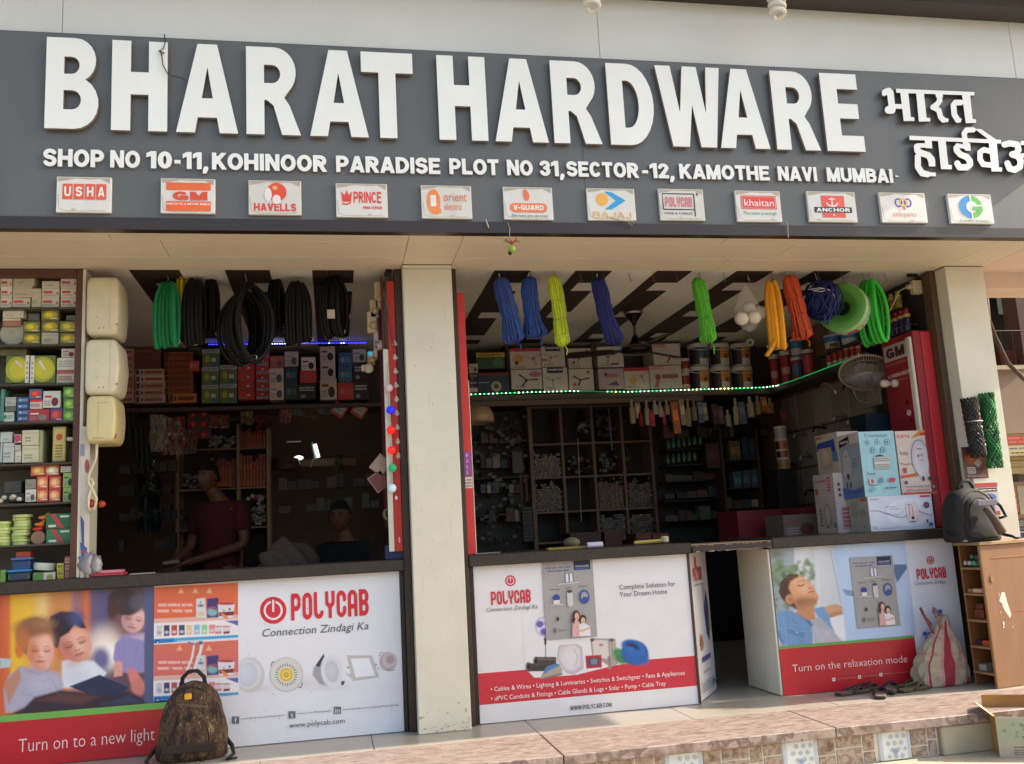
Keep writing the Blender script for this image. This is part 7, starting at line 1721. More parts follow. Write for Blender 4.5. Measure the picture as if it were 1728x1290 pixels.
def hbox(u0, v0, u1, v1, ul, Y, col, lab, front=None, side=None, zb=None):
 """carton whose left side reaches back to photo column ul"""
 x0, x1, z0, z1 = rectY((u0, v0, u1, v1), Y)
 if zb is not None: z0 = zb
 yb = PX(ul, (v0 + v1) / 2, x0).y; dep = yb - Y
 cx = (x0 + x1) / 2
 o = MB().bbox(x0, x1, Y, Y + dep, z0, z1, col, .002).build('carton', CARD, org=(cx, Y + dep / 2, z0)); tag(o, lab, 'carton', GS)
 if front: mb = MB(); f = Face(mb, (x0, Y, z0), (1, 0, 0), (0, 0, 1), x1 - x0, z1 - z0, .0005); front(f); mb.build('printed_front', CARD, o)
 if side: side_print(o, x0, Y, dep, z0, z1, side)
 return o, z1, x0, x1
def f5(f):
 f.rect(0, 0, 1, 1, 'c3c9da'); f.ell(.62, .5, .35, .42, 'd2d6e4')
 f.rect(.82, .91, .98, .97, 'c03a44'); f.lines(.03, .90, .17, .94, 1, '8a7070'); f.thin('Where do you', .26, .67, .42, .71, '6a6a72'); f.thin('get hot water', .32, .60, .46, .64, '6a6a72')
 f.band([(.02, .60), (.15, .58), (.25, .50), (.38, .40), (.5, .36), (.58, .40)], .02, '7a8aa6'); f.band([(.25, .52), (.36, .46), (.46, .44), (.52, .55)], .012, '8a9ab4'); f.band([(.74, .55), (.84, .45), (.96, .38)], .018, '7a8aa6')
 f.poly([(.60, .24), (.75, .24), (.78, .4), (.74, .78), (.58, .78), (.57, .45)], 'd8c8cc'); f.rect(.615, .36, .625, .68, 'b87a7a'); f.rect(.665, .36, .675, .68, 'b87a7a'); f.circ(.665, .33, .022, '4a2a2a'); f.rect(.60, .70, .65, .72, '6a4a4a'); f.ell(.66, .22, .05, .012, '5a5a60')
 f.circ(.90, .68, .045, '4a3a6a'); f.circ(.90, .68, .02, 'b04a5a'); f.thin('15', .03, .06, .09, .14, '444444'); f.rect(.90, .08, .96, .17, '4a5a9a'); f.ell(.88, .22, .012, .05, '33363a'); f.lines(.14, .06, .42, .09, 1, '9a9aa8')
def s5(f):
 f.rect(0, 0, 1, 1, '9a988e'); f.rect(.62, .88, .92, .96, 'b84a44'); f.lines(.08, .45, .42, .85, 9, '807e76'); f.ell(.72, .55, .22, .12, '8a8880'); f.ell(.70, .15, .04, .025, '5a2a2a')
o5, z5, x5, _ = hbox(1467, 836, 1575, 900, 1434, .02, 'c3c9da', 'wide white carton with water splash picture, bottom right of the pile', f5, s5, 1.003)
def s1(f):
 f.rect(0, 0, 1, 1, 'b5a398'); f.lines(.06, .86, .62, .91, 1, 'a85a54'); f.rect(.68, .70, .82, .94, 'b8504a'); f.lines(.70, .72, .80, .92, 4, 'd8c0b8'); f.rect(.06, .66, .2, .76, 'a84a40')
 f.ell(.58, .3, .17, .20, '9a8a84'); f.ell(.58, .3, .13, .16, 'b8a8a0'); f.lines(.2, .1, .3, .42, 5, '6a5a58'); f.ell(.9, .13, .03, .05, '5a4a48'); f.ell(.52, .1, .03, .02, '6a3a38')
def f1(f):
 f.rect(0, 0, 1, 1, 'cabcba')
 f.poly([(.15, .05), (.5, .07), (.5, .45), (.15, .42)], 'c8989c'); f.lines(.2, .08, .46, .42, 5, '9a5a60')
 for i in range(3): f.rect(.12, .78 - i * .09, .2, .83 - i * .09, '5a4a48')
o1, z1_, x1_, _ = hbox(1410, 797, 1462, 900, 1376, .30, 'c2b4ae', 'upright white carton with pink side letters, bottom left of the pile', f1, s1, 1.003)
def s2(f):
 f.rect(0, 0, 1, 1, 'b3a292'); f.poly([(.02, .72), (.1, .80), (.85, .84), (.9, .35), (.72, .30), (.68, .62), (.02, .60)], '2b3f86'); f.poly([(.7, .3), (.95, .28), (.95, .5), (.72, .55)], '4a7aa0'); f.rect(.1, .12, .68, .66, 'a8917e'); f.ell(.38, .42, .18, .18, 'b8a08c'); f.rect(.03, .90, .3, .96, 'b8604a')
o2, _, _, _ = hbox(1415, 728, 1452, 795, 1378, .31, 'c4b8ac', 'cream carton with blue picture, top left of the pile', None, s2, z1_ + .001)
def f3(f):
 f.rect(0, 0, 1, 1, '93c0cc'); f.thin('Crompton', .16, .91, .80, .965, '24384a')
 for (x, y) in ((.22, .83), (.50, .83), (.78, .83), (.36, .71), (.64, .71)): f.circ(x, y, .075, '4a6a7a', 16); f.circ(x, y, .062, '93c0cc', 16); f.ell(x, y, .025, .02, '33505e', 8)
 f.poly([(.36, .61), (.52, .64), (.64, .61)], '2a3a44'); f.rect(.34, .42, .78, .60, 'b8b4b0'); f.lines(.36, .43, .76, .59, 5, '8a8684'); f.rect(.34, .50, .78, .515, 'd8d8d4')
 f.thin('Twist', .08, .33, .34, .37, '24384a'); f.rect(.14, .19, .30, .28, 'c8b8c0'); f.rect(.18, .2, .26, .26, 'b0485a'); f.ell(.48, .24, .05, .045, '6a8a9a'); f.ell(.78, .24, .09, .035, 'c03a44'); f.lines(.1, .16, .4, .18, 1, '4a6a7a'); f.ell(.22, .11, .08, .03, '7aa8b4'); f.lines(.55, .10, .88, .14, 1, '4a6a7a')
def s3(f):
 f.rect(0, 0, 1, 1, '8f9299'); f.rect(0, .84, 1, 1, 'b8aaa4'); f.poly([(.02, .80), (.52, .86), (.52, .97), (.02, .91)], '1c1a26'); f.text('CROMPTON', .06, .86, .48, .90, 'd8d0d0'); f.rect(.05, .3, .95, .78, '8a93a0')
 f.ell(.3, .52, .2, .24, 'b0a6a4', 18); f.ell(.32, .34, .07, .05, '3a2a2a'); f.ell(.22, .2, .03, .05, '4a3a3a'); f.ell(.4, .2, .03, .05, '4a3a3a'); f.ell(.3, .66, .05, .008, '5a5050'); f.poly([(0, 0), (1, 0), (1, .16), (.5, .12), (0, .18)], '4f66a0'); f.lines(.1, .06, .9, .12, 2, '2f4478'); f.lines(.62, .45, .8, .62, 3, '74808c')
zc3 = z5 + .001
o3, _, _, _ = hbox(1454, 728, 1514, 838, 1419, .03, '9fc0cc', 'light blue carton with round icons, turned forward on the pile', f3, s3, zc3)
def f4(f):
 f.rect(0, 0, 1, 1, 'dccabf'); f.text('SURYA', .03, .89, .42, .945, 'c83c30', .08); f.poly([(.45, .88), (.98, .95), (.98, 1), (.7, .99)], 'd8903c'); f.rect(.72, .92, .98, .965, 'c8403a'); f.thin('Insta', .08, .62, .32, .69, '8a7a7a')
 f.ell(.66, .56, .28, .30, '9a8e98', 24); f.ell(.66, .56, .25, .28, 'cfc8d0', 24); f.ell(.68, .50, .20, .26, 'd8d2d8', 20); f.rect(.58, .70, .72, .715, '5a5058'); f.circ(.60, .60, .04, 'b86a70'); f.circ(.70, .61, .03, 'b86a70'); f.lines(.6, .52, .75, .54, 1, '8a8088')
 f.band([(.02, .50), (.2, .47), (.36, .48), (.4, .46)], .008, 'c05048'); f.rect(.1, .34, .14, .42, 'c0503c'); f.rect(.15, .34, .2, .42, 'c0503c'); f.poly([(.02, .30), (.5, .33), (.5, .29), (.02, .26)], 'cf5a34'); f.rect(.9, .31, 1, .36, 'cf5a34')
 f.ell(.14, .19, .05, .03, '5a5258'); f.ell(.66, .24, .03, .04, '3a3436'); f.ell(.86, .24, .06, .035, '3a4048'); f.lines(.1, .11, .85, .14, 1, 'a09494'); f.text('SURYA', .1, .055, .34, .085, 'c83c30', .08); f.lines(.37, .055, .8, .085, 1, 'c88080'); f.circ(.92, .11, .06, '4a2a30'); f.circ(.92, .11, .04, 'a89090'); f.rect(0, 0, 1, .035, 'c8501c')
o4, _, _, _ = hbox(1516, 727, 1573, 834, 1501, .07, 'dccabf', 'white and orange carton with round heater picture, top right', f4, lambda f: f.rect(0, 0, 1, 1, 'a89a92'), z5 + .001)
zt5 = PY(1500, 700, .62).z
hb, _, _, _ = hbox(1463, 697, 1530, 760, 1436, .60, '1f3446', 'dark blue teal carton standing behind the pile', lambda f: (f.rect(0, 0, 1, 1, '1c3244'), f.thin('Joyner', .35, .72, .62, .80, 'a09aa0'), f.lines(.28, .64, .75, .68, 1, '6a7880')), lambda f: (f.rect(0, 0, 1, 1, '181f26'), f.thin('Joyner', .3, .6, .7, .68, '7a5a60')), 1.003)
gm = empty('lamp_display', (4.17, .25, 1.003)); tag(gm, 'tall red display cabinet with a white tube light fixed to its edge', 'display cabinet')
boxpart('cabinet_body', PAINT, 4.10, 4.232, .06, .46, 1.003, 2.40, '8f1c26', gm, .006)  # deeper red than the front panel: the side's shade is put into its colour
boxpart('front_panel', PAINT, 4.155, 4.2325, .05, .0595, 1.02, 2.39, 'b8222c', gm, .004)
mb = MB(); f = Face(mb, (4.10, .46, 1.003), (0, -1, 0), (0, 0, 1), .40, 1.397, .0006)
f.rect(.06, .88, .78, .965, 'b8a8a0'); f.text('GM', .14, .895, .70, .95, '3a1a1c', .12); f.thin('CATEGORIES', .1, .855, .7, .868, 'b88a88'); f.text('LUMINAIRES', .12, .79, .8, .81, 'd0b4b0'); f.lines(.15, .765, .7, .775, 1, 'b06a68')
f.ell(.62, .59, .07, .016, 'c8b0a8'); f.ell(.6, .645, .04, .012, '3a1216'); f.ell(.66, .55, .03, .009, '3a1216'); f.ell(.55, .42, .22, .05, 'a8957f')
mb.build('side_print', PRINT, gm)
tl = boxpart('tube_lamp', PLAST, 4.075, 4.099, .075, .125, 1.06, 2.36, 'c9bfb2', gm, .006)
p = PX(1545, 652, 4.08)
lb = empty('light_bulb', (4.05, p.y, p.z)); tag(lb, 'white bulb in a round holder sticking out of the red display', 'bulb')
p = Vector((4.099, .32, 2.06))
MB().lathe([(.03, 0), (.032, .01), (.026, .035), (.02, .04)], 'c8b8a8', Matrix.Translation(p) @ Matrix.Rotation(-math.pi / 2, 4, 'Y'), 16).build('holder', PLAST, lb, smooth=True)
MB().lathe([(.012, .04), (.014, .055), (.026, .08), (.03, .1), (.024, .122), (.01, .13)], 'c9b8aa', Matrix.Translation(p) @ Matrix.Rotation(-math.pi / 2, 4, 'Y'), 16).build('glass', PLAST, lb, smooth=True)
wb = boxpart('dark_board', M_DARK, 4.262, 4.284, .09, .88, 1.0, ZT - .004, '2f211c'); tag(wb, 'dark wooden board lining the right inner wall by the spray cans', 'board')
def spray(x, y, z, h, r, cap, body, lab, grp):
 o = MB().lathe([(r * .9, 0), (r, .004), (r, h * .62), (r, h * .76), (r * .7, h * .80), (r * .62, h * .82), (r * .62, h)], '', Matrix.Translation((x, y, z)), 14, cols=[body, body, 'c8b060' if body != '8a8a28' else 'b0a030', body, cap, cap]).build('spray_can', METAL if False else PLAST, smooth=False)
 tag(o, lab, 'spray can', grp)
GSP = 'spray cans on the wire racks'
def wrack(y0, y1, z, lab):
 r = MB()
 for zz in (z, z + .045):
  r.tube([(4.255, y0, zz), (4.17, y0, zz), (4.17, y1, zz), (4.255, y1, zz)], .0025, 'a89e94', 5)
 n = 7
 for i in range(n + 1):
  y = y0 + (y1 - y0) * i / n; r.tube([(4.17, y, z), (4.17, y, z + .045)], .002, 'a89e94', 4); r.tube([(4.17, y, z), (4.255, y, z)], .002, 'a89e94', 4)
 tag(r.build('wire_rack', METAL), lab, 'wire rack')
zA = 2.63; wrack(.30, .55, zA, 'small wire rack of cans highest on the dark board')
for i in range(3): spray(4.21, .34 + i * .08, zA + .004, .13, .026, ['b0a048', 'c0b060', '8a3028'][i], ['a89a20', '9a6a28', '8a2c28'][i], ['yellow can nearest the doorway on the highest wire rack', 'brownish can in the middle of the highest wire rack', 'red can at the inner end of the highest wire rack'][i], GSP)
zB = 2.40 + .035; wrack(.22, .66, zB, 'long wire rack of red capped cans above the red display')
for i in range(6): spray(4.21, .26 + i * .068, zB + .004, .17, .028, 'b02420', '2a2450', ['first', 'second', 'third', 'fourth', 'fifth', 'sixth'][i] + ' red capped spray can counted from the doorway', GSP)
for i in range(3): spray(4.236, .40 + i * .066, zB + .178, .10, .024, 'b02420', '2a2450', ['nearest', 'middle', 'innermost'][i] + ' red capped can of the row standing behind and above', GSP)
sk = empty('wall_socket', PX(1548, 468, 4.2)); tag(sk, 'cream socket box with plug high beside the spray cans', 'socket')
p = Vector((4.2, .06, 2.70)); boxpart('socket_box', PLAST, 4.17, 4.245, .085, .13, 2.68, 2.78, 'c0b090', sk, .004)
MB().tube([(4.169, .10, 2.735), (4.13, .10, 2.73)], .018, 'b8a890', 8).build('plug', PLAST, sk)
MB().tube([(4.13, .1, 2.73), (4.08, .12, 2.71), (4.05, .2, 2.6), (4.03, .4, 2.46), (4.05, .7, 2.42)], .0045, 'b8ac98', 5).build('cable', PLAST, sk, smooth=True)
tag(MB().bbox(4.12, 4.2, .06, .08, ZT - .02, ZT - .001, '2c1f1a', .002).build('door_catch', METAL), 'dark metal catch under the ceiling at the right door frame', 'catch')
c = PX(1459, 629, 4.10); c = Vector((3.98, .75, PX(1459, 629, 3.98).z)); c = PY(1460, 629, .75)
fn = empty('wall_fan', c); tag(fn, 'round caged wall fan tilted down below the green hose', 'wall fan')
ax = Vector((-.50, -.80, -1.35)).normalized(); Q = ax.to_track_quat('Z', 'X').to_matrix().to_4x4(); Mx = Matrix.Translation(c) @ Q
Rf = .195
mb = MB()
def ring(R, z, r, col, n=36): mb.tube([Mx @ Vector((R * math.cos(2 * math.pi * i / n), R * math.sin(2 * math.pi * i / n), z)) for i in range(n)], r, col, 5, closed=True)
ring(Rf, 0, .008, 'c8b49a'); ring(Rf * .9, .035, .0025, 'a8958a'); ring(Rf * .6, .05, .0025, 'a8958a')
for i in range(64):
 a = 2 * math.pi * i / 64; ca, sa = math.cos(a), math.sin(a)
 mb.tube([Mx @ Vector((Rf * ca, Rf * sa, 0)), Mx @ Vector((Rf * .92 * ca, Rf * .92 * sa, .03)), Mx @ Vector((Rf * .6 * ca, Rf * .6 * sa, .05)), Mx @ Vector((.06 * ca, .06 * sa, .055))], .0016, 'e0d2c8', 3, caps=False)
 if i % 2: mb.tube([Mx @ Vector((Rf * ca, Rf * sa, 0)), Mx @ Vector((Rf * .9 * ca, Rf * .9 * sa, -.04)), Mx @ Vector((.07 * ca, .07 * sa, -.07))], .0018, 'c8b8ac', 3, caps=False)
mb.build('cage', PLAST, fn)
MB().lathe([(.002, .062), (.045, .060), (.062, .054), (.062, .048)], 'a8a4b0', Mx, 20).build('badge', PLAST, fn, smooth=True)
mb = MB()
for k in range(3):
 a0 = k * 2.094; P = []
 for i in range(7):
  a = a0 - .5 + i * .16
  P.append(((.05 + .0 * i) * math.cos(a), .05 * math.sin(a)))
 pl = [(.04 * math.cos(a0), .04 * math.sin(a0))] + [(.17 * math.cos(a0 + t * .12) * (1 - .02 * t * t), .17 * math.sin(a0 + t * .12) * (1 - .02 * t * t)) for t in range(-2, 7)] + [(.05 * math.cos(a0 + .7), .05 * math.sin(a0 + .7))]
 mb.prism([pl], lambda x, y, d: Mx @ Vector((x, y, .0 + d)), '8a90a8', .004)
mb.build('blades', PLAST, fn)
MB().lathe([(.03, -.02), (.07, -.04), (.078, -.08), (.075, -.15), (.05, -.18), (.01, -.185)], 'b5a07c', Mx, 20).build('motor_housing', PLAST, fn, smooth=True)
MB().tube([Mx @ Vector((0, 0, -.15)), Mx @ Vector((.03, .05, -.22)), (4.262, c.y + .12, c.z + .02), (4.262, c.y + .12, c.z - .2)], .02, 'a8997c', 8).build('wall_arm', PLAST, fn, smooth=True)
mb = MB()
for (u1, u2) in ((1437, 1462), (1490, 1462)):
 mb.tube([PY(u1, 650, .62), PY((u1 * 3 + u2) / 4, 668, .62), PY((u1 + u2) / 2, 677, .62), PY(u2 + (2 if u1 < 1460 else -2), 681, .62)], .0022, 'a08a70', 4)
mb.build('pull_cord', PLAST, fn)
boxpart('fan_plate', PLAST, 4.248, 4.2605, c.y + .02, c.y + .2, c.z - .25, c.z + .08, '8a7d66', fn)
# ================================================================ right counter
def granite(name, x0, x1, lab, panel=True, z=(.932, 1.002)):
 c = empty(name, ((x0 + x1) / 2, 0, 0)); tag(c, lab, 'counter')
 boxpart('stone_top', M_GRAN, x0, x1, -.055, .66, z[0], z[1], '3a332f', c, .006)
 boxpart('board_core', M_DARK, x0 + .006, x1 - .006, .004, .06, .003, .931, '2a2522', c)
 return c
ra = granite('middle_counter', .817, 2.252, 'counter with white printed board right of the middle pillar')
xA0, xA1 = .845, 2.235
boxpart('white_board', PRINT, xA0, xA1, -.0008, .003, .004, .9305, 'dcd9dc', ra, .0002)
boxpart('edge_bar', M_DARK, .818, .8445, -.012, .003, .004, .931, '2a211c', ra)
boxpart('edge_bar', M_DARK, 2.236, 2.2515, -.010, .003, .004, .931, '4a3226', ra)
qa = lambda x, y: (780 + x / 3.927, 920 + y / 3.927)
mb = MB(); g = PF(mb, -.0012, .0004)
def redband(g, X0, X1, z0, z1, col, Y):
 g.mb.box(X0, X1, Y - .0007, Y - .0003, z0, z1, col)
zr0 = PY(*qa(800, 1000), 0).z; zr1 = PY(*qa(800, 795), 0).z
mb.box(xA0 + .001, xA1 - .001, -.0013, -.0009, zr0, zr1, 'c6303e'); g.k = 3
u, v = qa(319, 237); logo(g, u, v, 9.0, 'c8303c', 'dcd9dc')
cab_word(g, *qa(193, 398), *qa(456, 383), 23, 'c8303c')
g.thin('Connection Zindagi Ka', *qa(157, 442), *qa(498, 422), 7, '6a6a70', .22)
g.thin('Complete Solution for', *qa(1040, 294), *qa(1412, 274), 8.2, '55565c'); g.thin('Your Dream Home', *qa(1043, 341), *qa(1358, 325), 8.2, '55565c')
g.thin('• Cables & Wires • Lighting & Luminaries • Switches & Switchgear • Fans & Appliances', *qa(188, 967), *qa(1474, 863), 7.4, 'f2e4e4')
g.thin('• uPVC Conduits & Fittings • Cable Glands & Lugs • Solar • Pump • Cable Tray', *qa(190, 1027), *qa(1348, 934), 7.4, 'f2e4e4')
g.text('WWW.POLYCAB.COM', *qa(716, 1096), *qa(990, 1071), 7.5, '33343a', .075)
for _ in range(14): u = random.uniform(810, 1150); v = random.uniform(960, 1190); g.ell(u, v, .7, .7, '6a6864', 5)
mb.build('board_print', PRINT, ra)
def goods(p):
 s = 1 / 3.927
 p.fill('dcd9dc')
 m = p.V > (CY * 0 + 0)
 def P(pts, c, soft=3, a=1.0): p.poly([qa(*x) for x in pts], c, soft * s, a)
 def E(cx, cy, rx, ry, c, ang=0, soft=3, a=1.0): u, v = qa(cx, cy); p.ell(u, v, rx * s, ry * s, c, ang, soft * s * 2, a)
 def Ln(pts, w, c, a=1.0): p.line([qa(*x) for x in pts], w * s, c, .5, a)
 P([(200, 840), (420, 822), (480, 880), (760, 860), (1000, 800), (1240, 760), (1500, 740), (1560, 940), (600, 1020), (100, 1060)], 'c6303e', 2)
 E(540, 540, 58, 66, 'a8a4bc'); E(540, 540, 50, 58, 'd2cede')
 for (x, y, r) in ((515, 525, 25), (568, 520, 22), (543, 575, 26)): E(x, y, r, r * .9, '6a5ca8')
 E(543, 540, 10, 10, 'd8d4e8'); Ln([(549, 600), (553, 740)], 8, '8a8a90'); P([(541, 615), (557, 615), (559, 660), (545, 662)], '2e3248')
 P([(425, 780), (620, 800), (620, 835), (440, 838)], '3b3236', 4); E(440, 808, 20, 30, '554a50'); E(442, 808, 12, 20, '241e20'); P([(480, 742), (622, 742), (625, 800), (490, 800)], '463a3e', 4); E(490, 770, 20, 30, '5a4e52'); E(490, 770, 12, 20, '221c1e'); P([(500, 752), (620, 752), (620, 762), (500, 762)], '7a6a6e', 4, .7)
 P([(640, 665), (760, 655), (795, 680), (805, 820), (740, 860), (690, 850), (625, 760)], 'b8aeb4', 5); P([(650, 675), (755, 665), (780, 690), (790, 800), (735, 835), (690, 830), (640, 755)], 'cdc4c8', 5); E(720, 740, 50, 70, 'd8d0d4', 0, 12); Ln([(740, 690), (765, 740), (750, 800)], 3, '8a8288')
 P([(512, 885), (560, 810), (640, 785), (668, 830), (640, 865), (540, 885)], 'a89c90', 4); P([(530, 860), (560, 805), (625, 785), (650, 795), (580, 830)], '4a7cae', 4); P([(512, 886), (670, 845), (660, 862), (540, 888)], '7a6e68', 3)
 P([(848, 618), (1015, 622), (1030, 790), (985, 810), (860, 730)], '9a8e88', 4); P([(862, 628), (965, 632), (975, 760), (870, 735)], 'cfc6c0', 4); P([(975, 632), (1012, 634), (1022, 782), (985, 800)], 'b0a49c', 3); Ln([(990, 640), (1000, 785)], 4, '6a5e58'); E(920, 662, 14, 7, 'b85a60'); E(862, 630, 14, 10, '5a4a44'); E(990, 630, 16, 10, '5a4a44')
 P([(815, 735), (922, 728), (926, 812), (822, 820)], 'b02834', 3); P([(833, 750), (908, 745), (910, 798), (840, 802)], '4a4a58', 3); P([(850, 757), (895, 754), (896, 790), (854, 792)], '7a7e90', 3); P([(962, 740), (985, 735), (990, 820), (970, 825)], '8a7e78', 3)
 E(1070, 740, 60, 50, '3a7a4a', 0, 8); E(1030, 710, 30, 26, '3f8a50', 0, 6); E(1145, 715, 90, 82, '1c4f92', 20, 4); E(1150, 740, 92, 50, '2a62aa', 18, 6); E(1135, 680, 84, 50, '2a66b4', 20, 4); E(1128, 672, 46, 24, '12305e', 20, 6); E(1120, 690, 30, 14, '3a70b8', 20, 6)
 for k in range(4): Ln([(1060 + k * 4, 700 + k * 22), (1140, 745 + k * 12), (1236, 740 + k * 10)], 2, '174486', .7)
a = PY(*qa(420, 890), 0); b = PY(*qa(1245, 600), 0)
zq = PY(*qa(800, 900), 0).z
painted('goods_picture', a.x, PY(*qa(1250, 750), 0).x, PY(*qa(500, 895), 0).z, PY(*qa(540, 470), 0).z, -.0018, goods, ra, .0034)
def grey_bill(u0, v0, u1, v1, lab, Yb):
 a = PY(u0, (v0 + v1) / 2, Yb); b = PY(u1, (v0 + v1) / 2, Yb); z1 = PY((u0 + u1) / 2, v0, Yb).z; z0 = PY((u0 + u1) / 2, v1, Yb).z
 o = MB().box(a.x, b.x, Yb, Yb + .001, z0, z1, 'a09c9a').build('purifier_bill', CARD); tag(o, lab, 'poster', 'grey purifier bills')
 mb = MB(); f = Face(mb, (a.x, Yb, z0), (1, 0, 0), (0, 0, 1), b.x - a.x, z1 - z0, .0004)
 f.text('NOW ASK FOR YOUR', .06, .905, .56, .925, '3a4688'); f.text('AQUAGUARD HERE', .10, .865, .52, .885, '3a4688'); f.rect(.62, .87, .95, .99, '1c2240'); f.text('AQUAGUARD', .65, .905, .92, .93, 'b0b4c0'); f.rect(.64, .88, .93, .895, '3a6ab0')
 f.rect(.43, .71, .60, .84, '7a7c84'); f.rect(.45, .72, .50, .83, 'd8d8dc'); f.rect(.53, .72, .58, .83, 'd8d8dc'); f.poly([(.28, .69), (.72, .705), (.68, .715), (.28, .705)], 'c8c8c8'); f.lines(.12, .63, .32, .645, 1, '5a5a5a'); f.lines(.42, .64, .56, .655, 1, '5a5a5a'); f.lines(.68, .65, .88, .665, 1, '5a5a5a')
 f.ell(.24, .53, .07, .045, '2a3f98'); f.rect(.18, .45, .30, .50, 'd8d8da'); f.rect(.12, .435, .38, .445, 'd8d4d0'); f.rect(.45, .42, .56, .60, 'c8c6c4'); f.ell(.505, .60, .055, .02, '4a4a4c'); f.rect(.47, .4, .54, .42, 'b8b4b0')
 f.ell(.79, .52, .10, .09, '34509a', 18); f.ell(.79, .52, .07, .065, 'a09c9a', 16); f.ell(.80, .48, .07, .04, '34509a'); f.ell(.24, .26, .03, .028, '3a3a3a'); f.ell(.17, .12, .025, .035, '6a6a6a'); f.lines(.24, .10, .42, .13, 2, '7a7a7a')
 f.ell(.60, .28, .075, .075, '4a2a24'); f.ell(.615, .275, .045, .05, 'd8a890'); f.poly([(.50, .02), (.52, .2), (.60, .24), (.70, .16), (.70, .02)], 'd8a8a4'); f.ell(.73, .235, .065, .055, '2e2220'); f.ell(.73, .215, .045, .045, 'd8aa90'); f.poly([(.64, .02), (.64, .17), (.74, .19), (.86, .14), (.86, .02)], 'e4dcdc')
 f.band([(.58, .10), (.70, .09), (.86, .12)], .03, 'dcb09c'); f.poly([(.50, .22), (.55, .3), (.56, .18)], '4a2a24'); f.band([(.60, .25), (.63, .25)], .006, 'a04a48'); f.band([(.715, .195), (.745, .195)], .005, 'a04a48')
 mb.build('bill_print', CARD, o)
grey_bill(918, 946, 1004, 1078, 'grey purifier bill on the middle counter, half behind the pedestal fan picture', -.006)
grey_bill(1440, 939, 1513, 1059, 'grey purifier bill on the right counter beside the relaxing man picture', -.006)
fl = empty('counter_flap', (2.53, 0, .95)); tag(fl, 'worn wooden flap bridging the gap between the two counters', 'flap')
boxpart('flap_board', M_WOOD, 2.254, 2.81, -.05, .40, .972, .986, 'a88a6a', fl)
boxpart('front_lip', M_DARK, 2.256, 2.808, -.058, -.051, .938, .982, '2f2521', fl)
mb = MB()
for _ in range(22): x = random.uniform(2.27, 2.78); w = random.uniform(.01, .05); mb.box(x, min(x + w, 2.80), -.0592, -.0582, .938, .938 + random.uniform(.002, .007), 'a88e70'); mb.box(x, min(x + w * .6, 2.80), -.0592, -.0582, .974, .981, '8a6e54')
mb.build('chipped_edge', PAINT, fl)
gt = empty('gate_board', (2.262, .03, 0)); tag(gt, 'narrow printed gate board swung inwards beside the dark gap', 'gate')
A = Vector((2.262, .03, 0)); B = Vector((2.546, .443, 0)); e = (B - A); Lg = e.length; e.normalize(); nn = e.cross(Vector((0, 0, 1)))
mb = MB(); hb_ = .93
Mg = Matrix(((e.x, -nn.x, 0, A.x), (e.y, -nn.y, 0, A.y), (0, 0, 1, 0), (0, 0, 0, 1)))
mb.bbox(0, Lg, .001, .018, .004, hb_, 'd6d2d2', .001, Mg); mb.build('board', PRINT, gt)
MB().bbox(-.008, .006, -.001, .02, .003, hb_ + .002, '6a4a34', .001, Mg).build('wooden_edge', M_WOOD, gt)
mb = MB(); f = Face(mb, A, e, (0, 0, 1), Lg, hb_, .0006)
f.ell(.33, .93, .06, .045, 'c03a40'); f.text('POLYCAB', .12, .80, .66, .90, 'c86068', .09); f.lines(.14, .765, .66, .785, 1, '8a9a98')
f.poly([(.66, .42), (.80, .36), (.88, .60), (.80, .72), (.62, .6)], '34488e'); f.poly([(.80, .45), (.92, .42), (.92, .58), (.84, .62)], 'b8a030')
for k, c in enumerate(('4a4040', '7a4a58', '8a5a40', '5a4a48')): f.band([(.62 + k * .06, .55), (.60 + k * .05, .7), (.58 + k * .05, .78)], .006, c)
f.ell(.30, .38, .09, .055, 'c08a48'); f.ell(.30, .38, .06, .035, 'a06a58'); f.lines(.25, .23, .75, .30, 1, '4a4a8a'); f.lines(.25, .17, .7, .19, 1, '8a8a9a'); f.lines(.12, .05, .85, .12, 4, '9a9aa0'); f.ell(.82, .08, .08, .02, '4a7aa0')
mb.build('gate_print', PRINT, gt)
rc = granite('right_counter', 2.812, 4.16, 'counter with the relaxing man board at the right end')
boxpart('side_panel', M_CREAM, 2.795, 2.811, .001, .48, .004, .931, 'c4bca6', rc)
qr = lambda x, y: (1150 + x / 3.6, 900 + y / 3.6)
zg1 = PY(*qr(1000, 655), 0).z; zg0 = PY(*qr(1000, 672), 0).z; xB0 = 2.8125; xB1 = 4.155
xm = PY(*qr(1430, 750), 0).x
boxpart('white_board', PRINT, xm, xB1, -.0008, .003, .004, .9305, 'd6d6e0', rc, .0002)
boxpart('red_board', PRINT, xB0, xm - .0003, -.0008, .003, .004, zg0, 'b8202a', rc, .0002)
boxpart('green_line', PRINT, xB0, xm - .0003, -.0009, .003, zg0 + .0003, zg1, '5f9a4a', rc, .0001)
